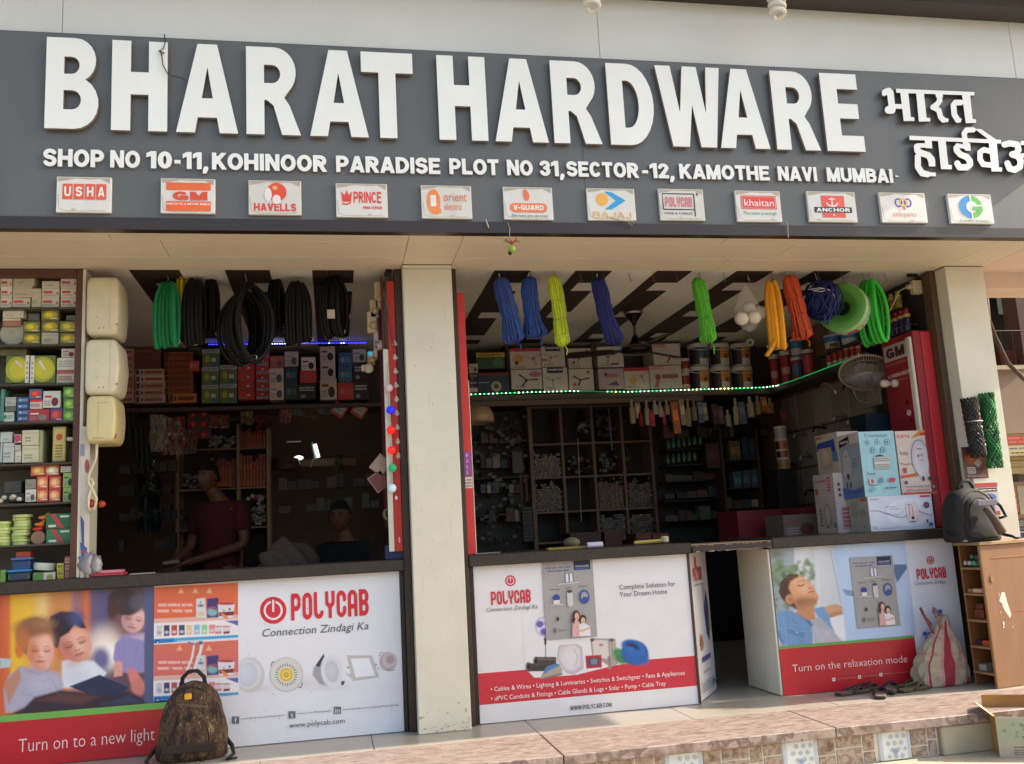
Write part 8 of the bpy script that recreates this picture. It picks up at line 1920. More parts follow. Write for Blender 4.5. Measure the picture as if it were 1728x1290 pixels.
def relax(p):
 s = 1 / 3.6
 def P(pts, c, soft=4, a=1.0): p.poly([qr(*x) for x in pts], c, soft * s, a)
 def E(cx, cy, rx, ry, c, ang=0, soft=3, a=1.0): u, v = qr(cx, cy); p.ell(u, v, rx * s, ry * s, c, ang, soft * s * 2, a)
 def Ln(pts, w, c, a=1.0): p.line([qr(*x) for x in pts], w * s, c, .5, a)
 p.hgrad([(1150 + x / 3.6, c) for x, c in ((500, '8a98a0'), (560, '8c9aa0'), (680, 'a0acb2'), (690, 'd2d2d6'), (740, 'd8d8dc'), (800, 'c4c6ce'), (830, 'd4d6da'), (920, 'b4b8c0'), (930, 'a8bfe0'), (1000, 'b4c8e4'), (1350, 'b8cae6'), (1400, 'aebfdc'))])
 rnd = random.Random(4)
 for _ in range(130): E(rnd.uniform(540, 800), rnd.uniform(150, 480) if rnd.random() < .6 else rnd.uniform(200, 330), rnd.uniform(8, 22), rnd.uniform(6, 16), rnd.choice(['5f7a52', '74885e', '4c6a4a', '8a9a78', '6a7e60']), rnd.uniform(0, 180), 5, .75)
 E(575, 130, 40, 20, '6a6a3c', 0, 10, .7); P([(820, 100), (920, 100), (980, 440), (860, 440)], 'c9ccd2', 20, .8); Ln([(905, 110), (968, 430)], 8, 'a4a8b4', .8)
 P([(590, 640), (780, 520), (900, 500), (985, 500), (1000, 665), (700, 700), (590, 710)], 'dfe0e4', 8)
 P([(1290, 190), (1365, 190), (1370, 215), (1310, 300), (1290, 240)], '5a7296', 4); P([(975, 340), (1050, 350), (1060, 385), (1000, 378)], '7c92b0', 4)
 P([(860, 450), (940, 430), (975, 445), (980, 490), (900, 515), (870, 490)], 'cf9872', 5); P([(890, 490), (975, 470), (978, 492), (905, 514)], 'a8714e', 8, .6)
 P([(568, 490), (640, 466), (760, 500), (800, 560), (800, 690), (650, 705), (590, 640)], '6b93bc', 8); P([(800, 460), (860, 445), (900, 500), (905, 540), (930, 600), (860, 560)], '6f98c0', 8); P([(640, 570), (750, 590), (750, 640), (650, 610)], '5a80aa', 6, .8); Ln([(640, 575), (750, 600)], 4, '9ab8d4', .8); P([(590, 600), (640, 700), (600, 705)], '3f5f88', 10, .7); Ln([(640, 480), (650, 700)], 4, '4f76a2', .6); Ln([(700, 600), (704, 606)], 6, 'd0dce8')
 P([(780, 520), (840, 510), (900, 570), (980, 660), (810, 690)], 'a9aab6', 8); P([(800, 560), (900, 600), (960, 668), (830, 685)], 'b9bac4', 14, .7); P([(690, 480), (760, 500), (800, 560), (790, 570), (740, 520)], '4f759e', 5)
 P([(700, 440), (800, 420), (815, 520), (770, 530), (700, 490)], 'bd855f', 8); P([(640, 300), (700, 250), (740, 270), (800, 320), (815, 350), (832, 385), (820, 430), (760, 460), (690, 450), (650, 390)], 'd39a74', 6); E(735, 320, 45, 45, 'dfac88', 30, 18, .7); P([(700, 400), (830, 395), (815, 435), (750, 462), (690, 450)], 'a9714e', 14, .75)
 P([(590, 360), (600, 300), (650, 250), (705, 248), (712, 265), (660, 290), (650, 330), (672, 380), (690, 430), (700, 460), (650, 440), (610, 400)], '4a3226', 8); P([(620, 280), (700, 245), (715, 262), (650, 290)], '5e4232', 8)
 E(660, 402, 28, 30, 'c98c68', 0, 4); E(662, 404, 15, 18, 'a9674a', 0, 5, .8); Ln([(708, 318), (728, 322), (742, 312)], 7, '4a2c20'); Ln([(700, 298), (722, 290), (745, 288)], 5, '6a4430'); P([(772, 310), (790, 318), (786, 336), (772, 332)], 'dca884', 3); E(780, 334, 8, 6, '9c5c44', 0, 3, .8); Ln([(772, 362), (786, 354), (800, 356)], 7, 'a8564c'); E(775, 410, 40, 22, '8a5c40', 20, 12, .45); E(720, 420, 30, 26, '7a4c34', 20, 14, .5); E(748, 345, 26, 20, 'e8b896', 20, 12, .5); E(715, 285, 30, 14, 'e6b692', -20, 10, .6)
 for _ in range(46):
  a = rnd.uniform(0, 1); x, y = 605 + 90 * a + rnd.uniform(-8, 8), 300 - 45 * a + rnd.uniform(-8, 90) * (1 - a); Ln([(x, y), (x + rnd.uniform(-6, 16), y + rnd.uniform(-16, 6))], 3, rnd.choice(['2e1e18', '6e4c38', '3a2820']), .5)
 for _ in range(22): x, y = rnd.uniform(590, 780), rnd.uniform(500, 680); Ln([(x, y), (x + rnd.uniform(-10, 30), y + rnd.uniform(10, 46))], rnd.uniform(3, 6), rnd.choice(['557ca6', '86acd0', '4a6e98']), .4)
 for _ in range(8): x, y = rnd.uniform(820, 930), rnd.uniform(550, 650); Ln([(x, y), (x + 16, y + 34)], 5, '9496a4', .4)
 p.grain(.018)
x1p = PY(*qr(1400, 400), 0).x
painted('relaxing_picture', xB0, x1p, zg1 + .0005, .9298, -.0012, relax, rc, .0034)
boxpart('pale_board', PRINT, x1p, xm, -.0008, .003, zg1 + .0003, .9305, 'b4c4e0', rc, .0002)
mb = MB(); g = PF(mb, -.0016, .0004)
g.thin('Turn on the relaxation mode', *qr(676, 848), *qr(1372, 780), 12.5, 'f2dcdc', off=-.012)
for (x, y) in ((925, 889), (1081, 874), (1210, 859)): u, v = qr(x, y); g.rect(u - 2.6, v + 2.8, u + 2.6, v - 2.8, 'f0dcdc'); g.rect(u - 1, v + 1.2, u + 1, v - 1.2, 'b8202a')
g.thin('www.facebook.com/Polycabind', *qr(945, 889), *qr(1060, 878), 1.8, 'd89a98'); g.thin('twitter.com/Polycabindia', *qr(1098, 874), *qr(1190, 864), 1.8, 'd89a98'); g.thin('www.linkedin.com/company/Polycab', *qr(1225, 858), *qr(1400, 842), 1.8, 'd89a98')
u, v = qr(1510, 165); logo(g, u, v, 6.6, 'c03a40', 'd6d6e0')
cab_word(g, *qr(1430, 286), *qr(1608, 268), 18.5, 'c03a44'); g.thin('Connection Zindagi', *qr(1412, 318), *qr(1600, 303), 6.4, '7a7a84', .2)
for (x, y, r) in ((1550, 485, 30), (1490, 620, 30), (1600, 590, 14), (1505, 700, 16)):
 for k in range(3):
  a = math.radians(90 + 120 * k); u, v = qr(x + r * .6 * math.cos(a), y + r * .6 * math.sin(a)); g.ell(u, v, r * .5 / 3.6, r * .42 / 3.6, '5a62b0', 12)
 u, v = qr(x, y); g.ell(u, v, r * .3 / 3.6, r * .3 / 3.6, '8a90c4', 10)
for (x, y, r) in ((1490, 620, 38),):
 P_ = arc(*qr(x, y), r / 3.6, r / 3.6, 0, 360, 24)
 for a, b in zip(P_[:-1], P_[1:]): g.mb.add([g.pt(*a), g.pt(*b), g.pt(b[0] * .97 + qr(x, y)[0] * .03, b[1] * .97 + qr(x, y)[1] * .03), g.pt(a[0] * .97 + qr(x, y)[0] * .03, a[1] * .97 + qr(x, y)[1] * .03)], [(0, 1, 2, 3)], '9aa0cc')
mb.build('board_print', PRINT, rc)
boxpart('edge_bar', M_DARK, xB0 - .0018, xB0 - .0004, -.003, .003, .004, .931, '6a3a2c', rc, .0002)
tag(MB().bbox(1.33, 1.66, .02, .10, 1.0025, 1.018, '8a7a34', .003).build('folding_rule', PLAST), 'yellow measuring rule lying on the middle counter', 'rule')
tag(MB().lathe([(.018, 0), (.018, .1)], 'b8b4c8', Matrix.Translation((1.58, .0, 1.021)) @ Matrix.Rotation(math.pi / 2, 4, 'Y'), 12).build('paper_roll', CARD), 'short white paper roll lying beside the yellow rule', 'paper roll')
tag(MB().bbox(.86, 1.02, -.01, .09, 1.0025, 1.012, '8a8c90', .002).build('steel_ruler', METAL), 'grey steel bar on the counter beside the red door strip', 'bar')
hm = empty('hammer', (2.1, .2, 1.003)); tag(hm, 'yellow handled mallet lying near the flap', 'mallet')
MB().tube([(1.93, .12, 1.018), (2.12, .12, 1.022)], .012, 'b0a040', 7).build('handle', PLAST, hm); MB().lathe([(.02, -.02), (.026, -.015), (.026, .015), (.02, .02)], 'b8ae90', Matrix.Translation((2.14, .12, 1.03)), 12).build('head', PLAST, hm)
tag(MB().sphere((1.55, .28, 1.04), .06, .05, .036, '6a6248', 12, 8).build('thread_ball', ROPE, smooth=True), 'straw coloured ball behind the yellow measuring rule', 'ball')
tag(MB().sphere((2.6, .7, .03), .1, .05, .028, '5a5a34', 10, 6).build('yellow_rag', FABR), 'olive yellow rag on the floor inside the dark gap', 'rag')
# ================================================================ open shelf cabinet at the right
th = math.radians(8)
MC = Matrix.Translation((4.063, -.396, 0)) @ Matrix.Rotation(th, 4, 'Z')
oc = empty('shelf_cabinet', (4.06, -.3, .002)); tag(oc, 'orange plywood cabinet with open shelves and a torn white patch', 'cabinet')
W_, D_, H_ = .95, .20, .905
def cpart(n, x0, x1, y0, y1, z0, z1, col='845a38'): return MB().bbox(x0, x1, y0, y1, z0, z1, col, .002, MC).build(n, M_WOOD, oc)
cpart('side_panel', 0, W_, 0, .014, .003, H_ - .021); cpart('back_panel', 0.015, W_, D_ - .012, D_, .003, H_ - .021, '8a5a34'); cpart('top', -.012, W_, -.012, D_ + .01, H_ - .02, H_, '9c7c56')
cpart('inner_wall', .36, .372, .0145, D_ - .0125, .003, H_ - .021, '6a4428'); cpart('edge_trim', -.006, -.0005, -.002, .016, .003, H_ - .021, '94703f')
shz = [.075, .235, .40, .565, .73]
for z in shz: cpart('shelf', 0.0, .358, .0145, D_ - .0125, z, z + .014, '9a7448')
mb = MB(); f = Face(mb, MC @ Vector((0, 0, .003)), MC.to_3x3() @ Vector((1, 0, 0)), (0, 0, 1), .5, .88, .0005)
f.poly([(.20, .60), (.26, .66), (.31, .655), (.33, .58), (.37, .50), (.34, .47), (.28, .52), (.25, .55), (.24, .58)], 'd0c6b8'); f.poly([(.20, .62), (.22, .65), (.21, .66)], 'd0c6b8'); f.ell(.20, .52, .006, .012, 'd0c6b8', 6); f.ell(.22, .44, .014, .016, 'e0d0c0', 7); f.ell(.36, .41, .006, .006, 'd0c6b8', 6); f.ell(.21, .415, .01, .008, 'e0d0c0', 6)
f.rect(.18, .905, .98, .912, 'a06a38'); f.rect(.35, .522, .98, .526, 'a8703c'); f.ell(.13, .76, .03, .03, '8f6434', 14)
mb.build('torn_patch', CARD, oc)
def inC(x, y, z): return MC @ Vector((x, y, z))
for i, (x, y, z, c, lab) in enumerate(((.05, .06, .76, '2f9a78', 'green capped clear bottle on the top shelf of the plywood cabinet'), (.06, .11, .76, 'b8b4b0', 'clear bottle in the middle of the top shelf of the plywood cabinet'), (.07, .155, .76, 'b8b4b0', 'clear bottle at the inner end of the top cabinet shelf'), (.06, .085, .80, '2a6a50', 'dark green capped bottle lying over the clear ones'))):
 Mb = Matrix.Translation(inC(x, y, z + .005)) @ Matrix.Rotation(math.radians(-82), 4, 'Y')
 o = MB().lathe([(.02, -.14), (.028, -.13), (.03, -.02), (.024, .0), (.012, .018), (.012, .03)], 'a8a8a8', Mb, 12).build('bottle', GLASSY, smooth=True); tag(o, lab, 'bottle')
 MB().lathe([(.014, .03), (.0145, .048)], c, Mb, 12).build('cap', PLAST, o)
def inbox(x0, x1, y0, y1, z, h, c, lab, cat='packet', pc=None):
 o = MB().bbox(x0, x1, y0, y1, z + .0145, z + .0145 + h, c, .003, MC).build('packet', CARD, org=inC(x0, y0, z)); tag(o, lab, cat)
 if pc: MB().box(x0 - .001, x0 - .0004, y0 + .01, y1 - .01, z + .02, z + .0145 + h * .8, pc, MC).build('printed_front', CARD, o)
inbox(.03, .2, .05, .14, shz[3], .03, 'c86a40', 'orange packet lying on the second shelf of the plywood cabinet', pc='d8c0a0'); inbox(.03, .2, .145, .18, shz[3], .025, '9a7a50', 'tan packet behind the orange one in the plywood cabinet')
inbox(.05, .2, .09, .17, shz[2], .06, '7a3424', 'reddish brown packet on the middle shelf of the plywood cabinet'); inbox(.06, .2, .10, .16, shz[2] + .0605, .035, '6a3a2c', 'smaller brown packet atop the reddish one in the plywood cabinet')
inbox(.03, .2, .04, .11, shz[1], .032, 'd06020', 'bright orange box low in the plywood cabinet', 'box', 'b84820'); inbox(.035, .2, .112, .17, shz[1], .032, '4a2030', 'dark maroon box beside the bright orange one', 'box'); inbox(.04, .2, .12, .18, shz[0], .04, '9a948a', 'grey crumpled packet at the foot of the plywood cabinet')
def backpack(base, w, d, h, mt, lab, col, rotz=0, lean=.08, pocket=(.62, .5), seed=1, prof=None):
 o = empty('backpack', base); tag(o, lab, 'backpack')
 T = Matrix.Translation(base) @ Matrix.Rotation(rotz, 4, 'Z')
 rnd = random.Random(seed); ph = [rnd.uniform(0, 6) for _ in range(8)]
 prof = prof or [(0, .86), (.03, .98), (.12, 1.0), (.3, .97), (.5, .9), (.68, .80), (.82, .66), (.92, .48), (.98, .28), (1.0, .08)]
 def bag(sw, sd, sh, y0, z0, n=36, nz=26, wr=.02):
  mb = MB(); vs = []
  for i in range(nz + 1):
   t = i / nz; k = np.interp(t, [p[0] for p in prof], [p[1] for p in prof])
   for j in range(n):
    a = 2 * math.pi * j / n; ca, sa = math.cos(a), math.sin(a); e = .62
    x = math.copysign(abs(ca) ** e, ca) * sw / 2 * k; y = math.copysign(abs(sa) ** e, sa) * sd / 2 * (k * .6 + .4 * min(1, k * 1.3))
    wv = wr * (math.sin(7 * t + 2 * a + ph[0]) * math.sin(3 * a + ph[1] + 5 * t) + .6 * math.sin(13 * t + 5 * a + ph[2]))
    x *= 1 + wv; y *= 1 + wv
    vs.append(T @ Vector((x, y + y0 + lean * t * h, z0 + t * sh * (1 + .0 * ca))))
  fs = [(i * n + j, i * n + (j + 1) % n, (i + 1) * n + (j + 1) % n, (i + 1) * n + j) for i in range(nz) for j in range(n)]
  fs += [tuple(range(n))[::-1], tuple(nz * n + j for j in range(n))]
  return mb.add(vs, fs, col)
 bag(w, d, h, 0, 0).build('main_body', mt, o, smooth=True)
 bag(w * pocket[0], d * .62, h * pocket[1], -d * .30, .02, wr=.03).build('front_pocket', mt, o, smooth=True)
 def zl(sw, sd, sh, y0, z0, t0, name, c, r=.004):
  pts = []
  for i in range(17):
   a = math.pi * i / 16; x = -math.cos(a) * sw * .40; z = z0 + sh * (t0 + (.93 - t0) * math.sin(a) ** .8)
   k = np.interp((z - z0) / sh, [p[0] for p in prof], [p[1] for p in prof]); xx = min(abs(x), sw / 2 * k * .9) * (1 if x > 0 else -1)
   q = abs(xx) / max(1e-3, sw / 2 * k); pts.append(T @ Vector((xx, y0 - sd / 2 * (k * .6 + .4 * min(1, k * 1.3)) * (1 - q ** 3.2) ** .31 * 1.02 + lean * (z - z0) / sh * h, z)))
  MB().tube(pts, r, c, 6).build(name, FABR, o, smooth=True)
 zl(w * .95, d, h, 0, 0, .3, 'zip', '2a2420'); zl(w * pocket[0], d * .62, h * pocket[1], -d * .30, .02, .25, 'pocket_zip', '1e1a18')
 MB().tube([T @ Vector(p) for p in ((-w * .17, lean * h, h * .93), (-w * .15, lean * h, h * 1.05), (-w * .06, lean * h - .01, h * 1.13), (w * .06, lean * h - .01, h * 1.13), (w * .15, lean * h, h * 1.04), (w * .17, lean * h, h * .93))], .0115, '241f1c', 8).build('carry_handle', FABR, o, smooth=True)
 for sgn in (-1, 1):
  MB().tube([T @ Vector(p) for p in ((sgn * w * .40, d * .35, h * .25), (sgn * w * .55, .0, h * .12), (sgn * w * .60, -d * .45, .02), (sgn * w * .52, -d * .75, .008), (sgn * w * .66, -d * .7, .008))], [.014, .012, .010, .008, .006], '221d1a', 7).build('shoulder_strap', FABR, o, smooth=True)
  bag(w * .22, d * .6, h * .42, 0, 0, 18, 12).build('side_pocket', mt, o, smooth=True) if False else None
 return o, T
M_CAMO = mat('camouflage', None, .85, 13, .1, stretch=(2.4, 2.4, .9), bump=.4, bscale=160, ramp=[(0, '140e0c'), (.42, '1c1311'), (.46, '4f2e24'), (.50, '2a1a16'), (.53, '6f5f30'), (.55, '1e1411'), (.60, '4f2c24'), (.67, '8c8454'), (.69, '1f1512')])
bp, T = backpack((-.775, -.185, .002), .375, .20, .405, M_CAMO, 'camouflage backpack standing before the left counter', '3a2a20', 0, .05, (.66, .56), 3)
MB().bbox(-.018, .018, -.185, -.176, .335, .365, 'd8a020', .003, T).build('badge', PLAST, bp)
MB().tube([T @ Vector((-.05, -.17, .31)), T @ Vector((.02, -.178, .30)), T @ Vector((.10, -.165, .285))], .006, '5a5040', 6).build('strap', FABR, bp)
MB().bbox(-.145, .145, -.150, -.135, .055, .10, '2a211c', .006, T).build('lower_band', FABR, bp)
M_GREYF = mat('grey_nylon', '1b1514', .8, 16, .3, bump=.4, bscale=150)
pr2 = [(0, .92), (.04, 1.0), (.2, 1.0), (.4, .97), (.6, .91), (.75, .83), (.87, .70), (.95, .5), (1.0, .15)]
b2, T2 = backpack((4.14, -.245, .908), .385, .20, .35, M_GREYF, 'dark grey backpack with pale panel resting on the plywood cabinet', '4a3f3f', .12, .03, (.72, .80), 8, pr2)
for v in b2.children: pass
MB().bbox(-.07, .09, -.152, -.143, .225, .265, '6a6472', .004, T2).build('logo_panel', FABR, b2)
MB().tube([T2 @ Vector((-.02, -.156, .21)), T2 @ Vector((.03, -.165, .14)), T2 @ Vector((.08, -.165, .05))], [.02, .026, .03], '5f4e46', 8).build('pale_panel', FABR, b2, smooth=True)
MB().tube([T2 @ Vector(p) for p in ((.14, -.02, .30), (.22, -.04, .22), (.235, -.06, .15), (.17, -.06, .14))], .010, '1a1616', 7).build('side_strap', FABR, b2, smooth=True)
def wbag():
 o = empty('woven_bag', (3.87, -.11, .002)); tag(o, 'beige woven sack with pink stripes slumped beside the cabinet', 'bag')
 mb = MB(); n, nz = 60, 26; vs = []; fs = []; cc = []
 for i in range(nz + 1):
  t = i / nz; w = np.interp(t, [0, .1, .35, .6, .8, 1], [.17, .185, .17, .12, .06, .03]); dp = np.interp(t, [0, .15, .5, .8, 1], [.085, .095, .08, .045, .02])
  for j in range(n):
   a = 2 * math.pi * j / n; ca, sa = math.cos(a), math.sin(a)
   k = 1 + .07 * math.sin(5 * a + 9 * t) * math.sin(11 * t + 2 * a) + .05 * math.sin(9 * a - 14 * t) + .03 * math.sin(17 * a + 5 * t)
   vs.append((3.87 + w * k * math.copysign(abs(ca) ** .7, ca) + .07 * t * t, -.11 + dp * k * math.copysign(abs(sa) ** .7, sa), .003 + t * .42 - .02 * math.sin(3 * a) * t))
 for i in range(nz):
  for j in range(n):
   fs.append((i * n + j, i * n + (j + 1) % n, (i + 1) * n + (j + 1) % n, (i + 1) * n + j)); c = 'b0a286'
   if j in (44, 45, 53, 38, 57): c = '9a3038'
   elif j in (43, 46, 52, 37, 58) : c = 'c08a84'
   elif i in (12, 18): c = 'b88a80'
   cc.append(lin(c))
 fs += [tuple(range(n))[::-1], tuple(nz * n + j for j in range(n))]; cc += [lin('b0a286')] * 2
 mb.add(vs, fs, cc); mb.build('sack_body', FABR, o, smooth=True)
 for pts, c in ((((3.83, -.15, .33), (3.81, -.14, .39), (3.79, -.12, .46), (3.79, -.10, .49), (3.81, -.09, .45), (3.86, -.09, .38)), '8a4a48'), (((3.89, -.15, .36), (3.88, -.14, .43), (3.87, -.12, .49), (3.90, -.10, .46), (3.95, -.09, .38)), 'a07468')): MB().tube(pts, .009, c, 6).build('bag_handle', FABR, o, smooth=True)
wbag()
def sandal(x, y, rot, lab, col, strap, flip=1, z=.003, tilt=0):
 o = empty('sandal', (x, y, z)); tag(o, lab, 'sandal', 'sandals left before the right counter')
 T = Matrix.Translation((x, y, z)) @ Matrix.Rotation(rot, 4, 'Z') @ Matrix.Rotation(tilt, 4, 'X')
 P = [(-.13, 0), (-.125, .028), (-.08, .038), (0, .034), (.06, .046), (.11, .042), (.135, .015), (.135, -.015), (.11, -.042), (.05, -.045), (0, -.036), (-.08, -.038), (-.125, -.028)]
 P = [(a, b * (1.0 + .1 * flip * (a > 0))) for a, b in P]
 MB().prism([P], lambda a, b, d: T @ Vector((a, b, d + .002 * (a < 0))), dk(col, .7), .012).build('sole', FABR, o)
 MB().prism([[(a * .95, b * .9) for a, b in P]], lambda a, b, d: T @ Vector((a, b, .0125 + d)), col, .005).build('footbed', FABR, o)
 for pts in (((.09, 0, .016), (.05, .02, .04), (0, .036, .03), (-.03, .04, .012)), ((.09, 0, .016), (.05, -.02, .04), (0, -.036, .03), (-.03, -.04, .012))): MB().tube([T @ Vector(p) for p in pts], .0075, strap, 6).build('strap', FABR, o, smooth=True)
sandal(3.22, -.13, .25, 'brown flip-flop at the left end of the sandal row', '6a554e', '3a2c2a'); sandal(3.35, -.06, .1, 'brown flip-flop nearest the red board', '66524a', '3a2a28', -1)
sandal(3.33, -.27, 1.0, 'brown sandal pointing to the street in front of the row', '6e5850', '2e2422'); sandal(3.47, -.17, .9, 'dark brown sandal leaning in the middle of the row', '5c4a44', '2a2220', -1, .012, .25)
sandal(3.60, -.20, .35, 'olive sandal with chunky straps', '6a6242', '57502e'); sandal(3.68, -.08, .2, 'olive sandal at the right end of the row', '605a3c', '4c4628', -1)
cbx = empty('cardboard_box', (3.86, -1.28, -.204)); tag(cbx, 'open printed cardboard box standing on the lower step', 'cardboard box')
MX = Matrix.Translation((3.487, -1.10, -.204)) @ Matrix.Rotation(-.45, 4, 'Z')
def cbp(n, x0, x1, y0, y1, z0, z1, col, M=MX): return MB().box(x0, x1, y0, y1, z0, z1, col, M).build(n, CARD, cbx)
fr = cbp('front_wall', 0, .6, 0, .004, 0, .205, 'b5a894'); cbp('back_wall', 0, .6, .30, .304, 0, .27, 'a07038'); cbp('left_wall', 0, .004, .0045, .2995, 0, .21, 'a8783c'); cbp('right_wall', .596, .6, .0045, .2995, 0, .21, 'a8783c'); cbp('bottom', .0045, .5955, .0045, .2995, 0, .004, 'a8783c')
MB().prism([[(0, 0), (0, .28), (.10, .24), (.14, .03)]], lambda a, b, d: MX @ Vector((-.001 - b * 0 - .06 * (a / .14), .01 + b, .205 + a * .35 + d * 0)) + Vector((d, 0, 0)), 'd8c890', .004).build('left_flap', CARD, cbx)
mb = MB(); f = Face(mb, MX @ Vector((0, 0, 0)), MX.to_3x3() @ Vector((1, 0, 0)), (0, 0, 1), .6, .205, .0004)
f.rect(.0, .35, 1, 1, 'a8ab8c')
for i in range(30): x = random.uniform(.03, .95); z = random.uniform(.4, .93); f.k = 3; f.band([(x, z), (x + .015, z + .03), (x + .03, z), (x + .015, z - .03), (x, z)], .018, random.choice(['6a8a50', '6a6048', '5a9a60', '4a7a5a']))
f.lines(.12, .22, .30, .28, 1, '7a5a50'); f.lines(.12, .04, .28, .2, 3, '7a6a60'); f.lines(.34, .04, .44, .2, 3, '7a6a60')
mb.build('printed_front', CARD, fr)
def mesh_roll(u0, v0, u1, v1, r, Y, col, lab, m=13, turns=3.2, mt=PLAST):
 A = PY(u0, v0, Y); B = PY(u1, v1, Y); L = (B - A).length; d = (B - A).normalized(); s = d.orthogonal().normalized(); q = d.cross(s)
 o = empty('mesh_roll', B); tag(o, lab, 'mesh roll', 'rolls of plastic mesh hung on the pillar')
 mb = MB(); rnd = random.Random(int(u0))
 for lay, rr in enumerate((r, r * .82, r * .62)):
  for sg in (-1, 1):
   for k in range(m - 2 * lay):
    a0 = 2 * math.pi * k / (m - 2 * lay) + rnd.uniform(-.1, .1); st = 26
    mb.tube([A + d * (L * i / st) + (s * math.cos(a0 + sg * turns * 2 * i / st) + q * math.sin(a0 + sg * turns * 2 * i / st)) * rr * (1 + .05 * math.sin(i * 2.4)) for i in range(st + 1)], .0042, dk(col, rnd.uniform(.6, 1.3)), 4)
 mb.build('mesh', mt, o, smooth=True)
 return o
G_M = mat('shiny_mesh', None, .25, 12, .1)
m1_ = mesh_roll(1634, 672, 1652, 772, .05, -.20, '2c2422', 'dark brown plastic mesh roll with a white tie on the right pillar', mt=G_M)
m2_ = mesh_roll(1664, 664, 1680, 790, .048, -.19, '2f7a3c', 'glittering green plastic mesh roll right of the dark one', mt=G_M)
p = PY(1643, 712, -.2)
MB().tube([(p.x + .055 * math.cos(t), -.2 + .055 * math.sin(t), p.z) for t in [i * .5 for i in range(13)]], .004, 'd8d0c8', 5, closed=True).build('white_tie', PLAST, m1_)
def poster(u0, v0, u1, v1, lab, fn, bg):
 a = PY(u0, (v0 + v1) / 2, -.132); b = PY(u1, (v0 + v1) / 2, -.132); z1 = PY((u0 + u1) / 2, v0, -.132).z; z0 = PY((u0 + u1) / 2, v1, -.132).z
 o = MB().box(a.x, b.x, -.1325, -.1308, z0, z1, bg).build('poster', CARD); tag(o, lab, 'poster'); mb = MB(); fn(Face(mb, (a.x, -.1325, z0), (1, 0, 0), (0, 0, 1), b.x - a.x, z1 - z0, .0004)); mb.build('poster_print', CARD, o)
poster(1625, 754, 1665, 808, 'dark reddish poster on the pillar below the dark mesh roll', lambda f: (f.ell(.5, .62, .34, .2, '9a4a2c'), f.ell(.4, .68, .14, .1, 'c8782c'), f.ell(.18, .68, .08, .07, 'b03020'), f.poly([(.45, .5), (.65, .62), (.8, .48), (.6, .34)], 'a8a49a'), f.rect(.14, .16, .48, .36, 'b8aca0'), f.lines(.16, .18, .46, .34, 3, '4a3a34'), f.lines(.1, .04, .9, .12, 2, 'a88a80')), '5a3630')
poster(1648, 815, 1686, 870, 'white poster with red header and blue figures beside the backpack', lambda f: (f.rect(0, .86, 1, 1, 'b83a30'), f.rect(.1, .72, .95, .84, '3a2a2a'), f.lines(.14, .75, .92, .81, 1, 'e8e0d8'), f.ell(.6, .55, .3, .12, '5a7ab8'), f.ell(.4, .6, .12, .08, '7a94c8'), f.rect(.3, .2, .9, .35, 'c8b8c0'), f.rect(.8, .0, .95, .12, 'b83a30')), 'c9c2bc')
def cfl(u, v, lab, sc=1.0):
 p = PY(u, v, -1.0); o = empty('spiral_bulb', p); tag(o, lab, 'bulb', 'spiral bulbs over the signboard')
 mb = MB(); pts = []; tr = 3.5; n = 90
 for i in range(n + 1):
  t = i / n; a = t * tr * 2 * math.pi; R = (.045 - .006 * t) * sc if t < .93 else (.039 - .02 * (t - .93) / .07) * sc
  pts.append((p.x + R * math.cos(a), -1.0 + R * math.sin(a), p.z + .02 + (1 - t) * .14))
 mb.tube(pts, .0135 * sc, 'e8e4da', 8); mb.build('spiral_tube', PLAST, o, smooth=True)
 MB().lathe([(.045, .16), (.048, .17), (.045, .23), (.03, .26), (.02, .28)], 'd8d4ca', Matrix.Translation((p.x, -1.0, p.z)), 18).build('base', PLAST, o, smooth=True)
 MB().tube([(p.x, -1.0, p.z + .27), (p.x, -1.0, 4.599)], .012, '8a8278', 6).build('holder_arm', METAL, o)
cfl(1000, 21, 'white spiral bulb above the middle of the signboard'); cfl(1314, 34, 'white spiral bulb above the right half of the signboard, hanging lower')
ch = empty('lemon_charm', PY(864, 425, -.80)); tag(ch, 'lemon and chilli charm dangling from the sign on a thread', 'charm')
p = PY(864, 421, -.80)
MB().sphere(p, .021, .02, .023, '8aa830', 12, 9).build('lemon', PLAST, ch, smooth=True); MB().sphere(p + Vector((-.012, .0, -.022)), .012, .011, .014, '1d1814', 8, 6).build('charcoal', PLAST, ch)
mb = MB()
for k in range(9): a = k * 1.1; mb.tube([p + Vector((0, 0, .03)), p + Vector((.03 * math.cos(a), .015 * math.sin(a), .05)), p + Vector((.05 * math.cos(a), .02 * math.sin(a), .045 + .012 * (k % 3)))], [.004, .005, .001], 'b8402c' if k % 3 else '5a7a30', 5)
mb.build('chillies', PLAST, ch); MB().tube([p + Vector((0, 0, .03)), p + Vector((-.01, 0, .08)), p + Vector((-.002, .02, .13)), p + Vector((-.012, .03, .17))], .002, 'a89888', 4).build('thread', PLAST, ch)
def wire(pts, r, col, lab): tag(MB().tube(pts, r, col, 5).build('wire', PLAST, smooth=True), lab, 'wire')
SW = SY - .045
wire([PY(u, v, SW) for u, v in ((277, 58), (279, 70), (276, 82), (270, 86), (273, 95), (275, 110), (282, 124), (292, 129), (304, 131), (316, 137))], .003, '4a2c2c', 'thin dark red wire trailing over the second and third big letters')
wire([PY(u, v, SW) for u, v in ((268, 86), (277, 90), (272, 92))], .004, '4a2c2c', 'small knot of the dark red wire')
wire([PY(u, v, SW) for u, v in ((820, 370), (822, 377), (825, 385))], .003, 'c8c0b4', 'pale thread stub on the lower edge of the sign left of the charm')
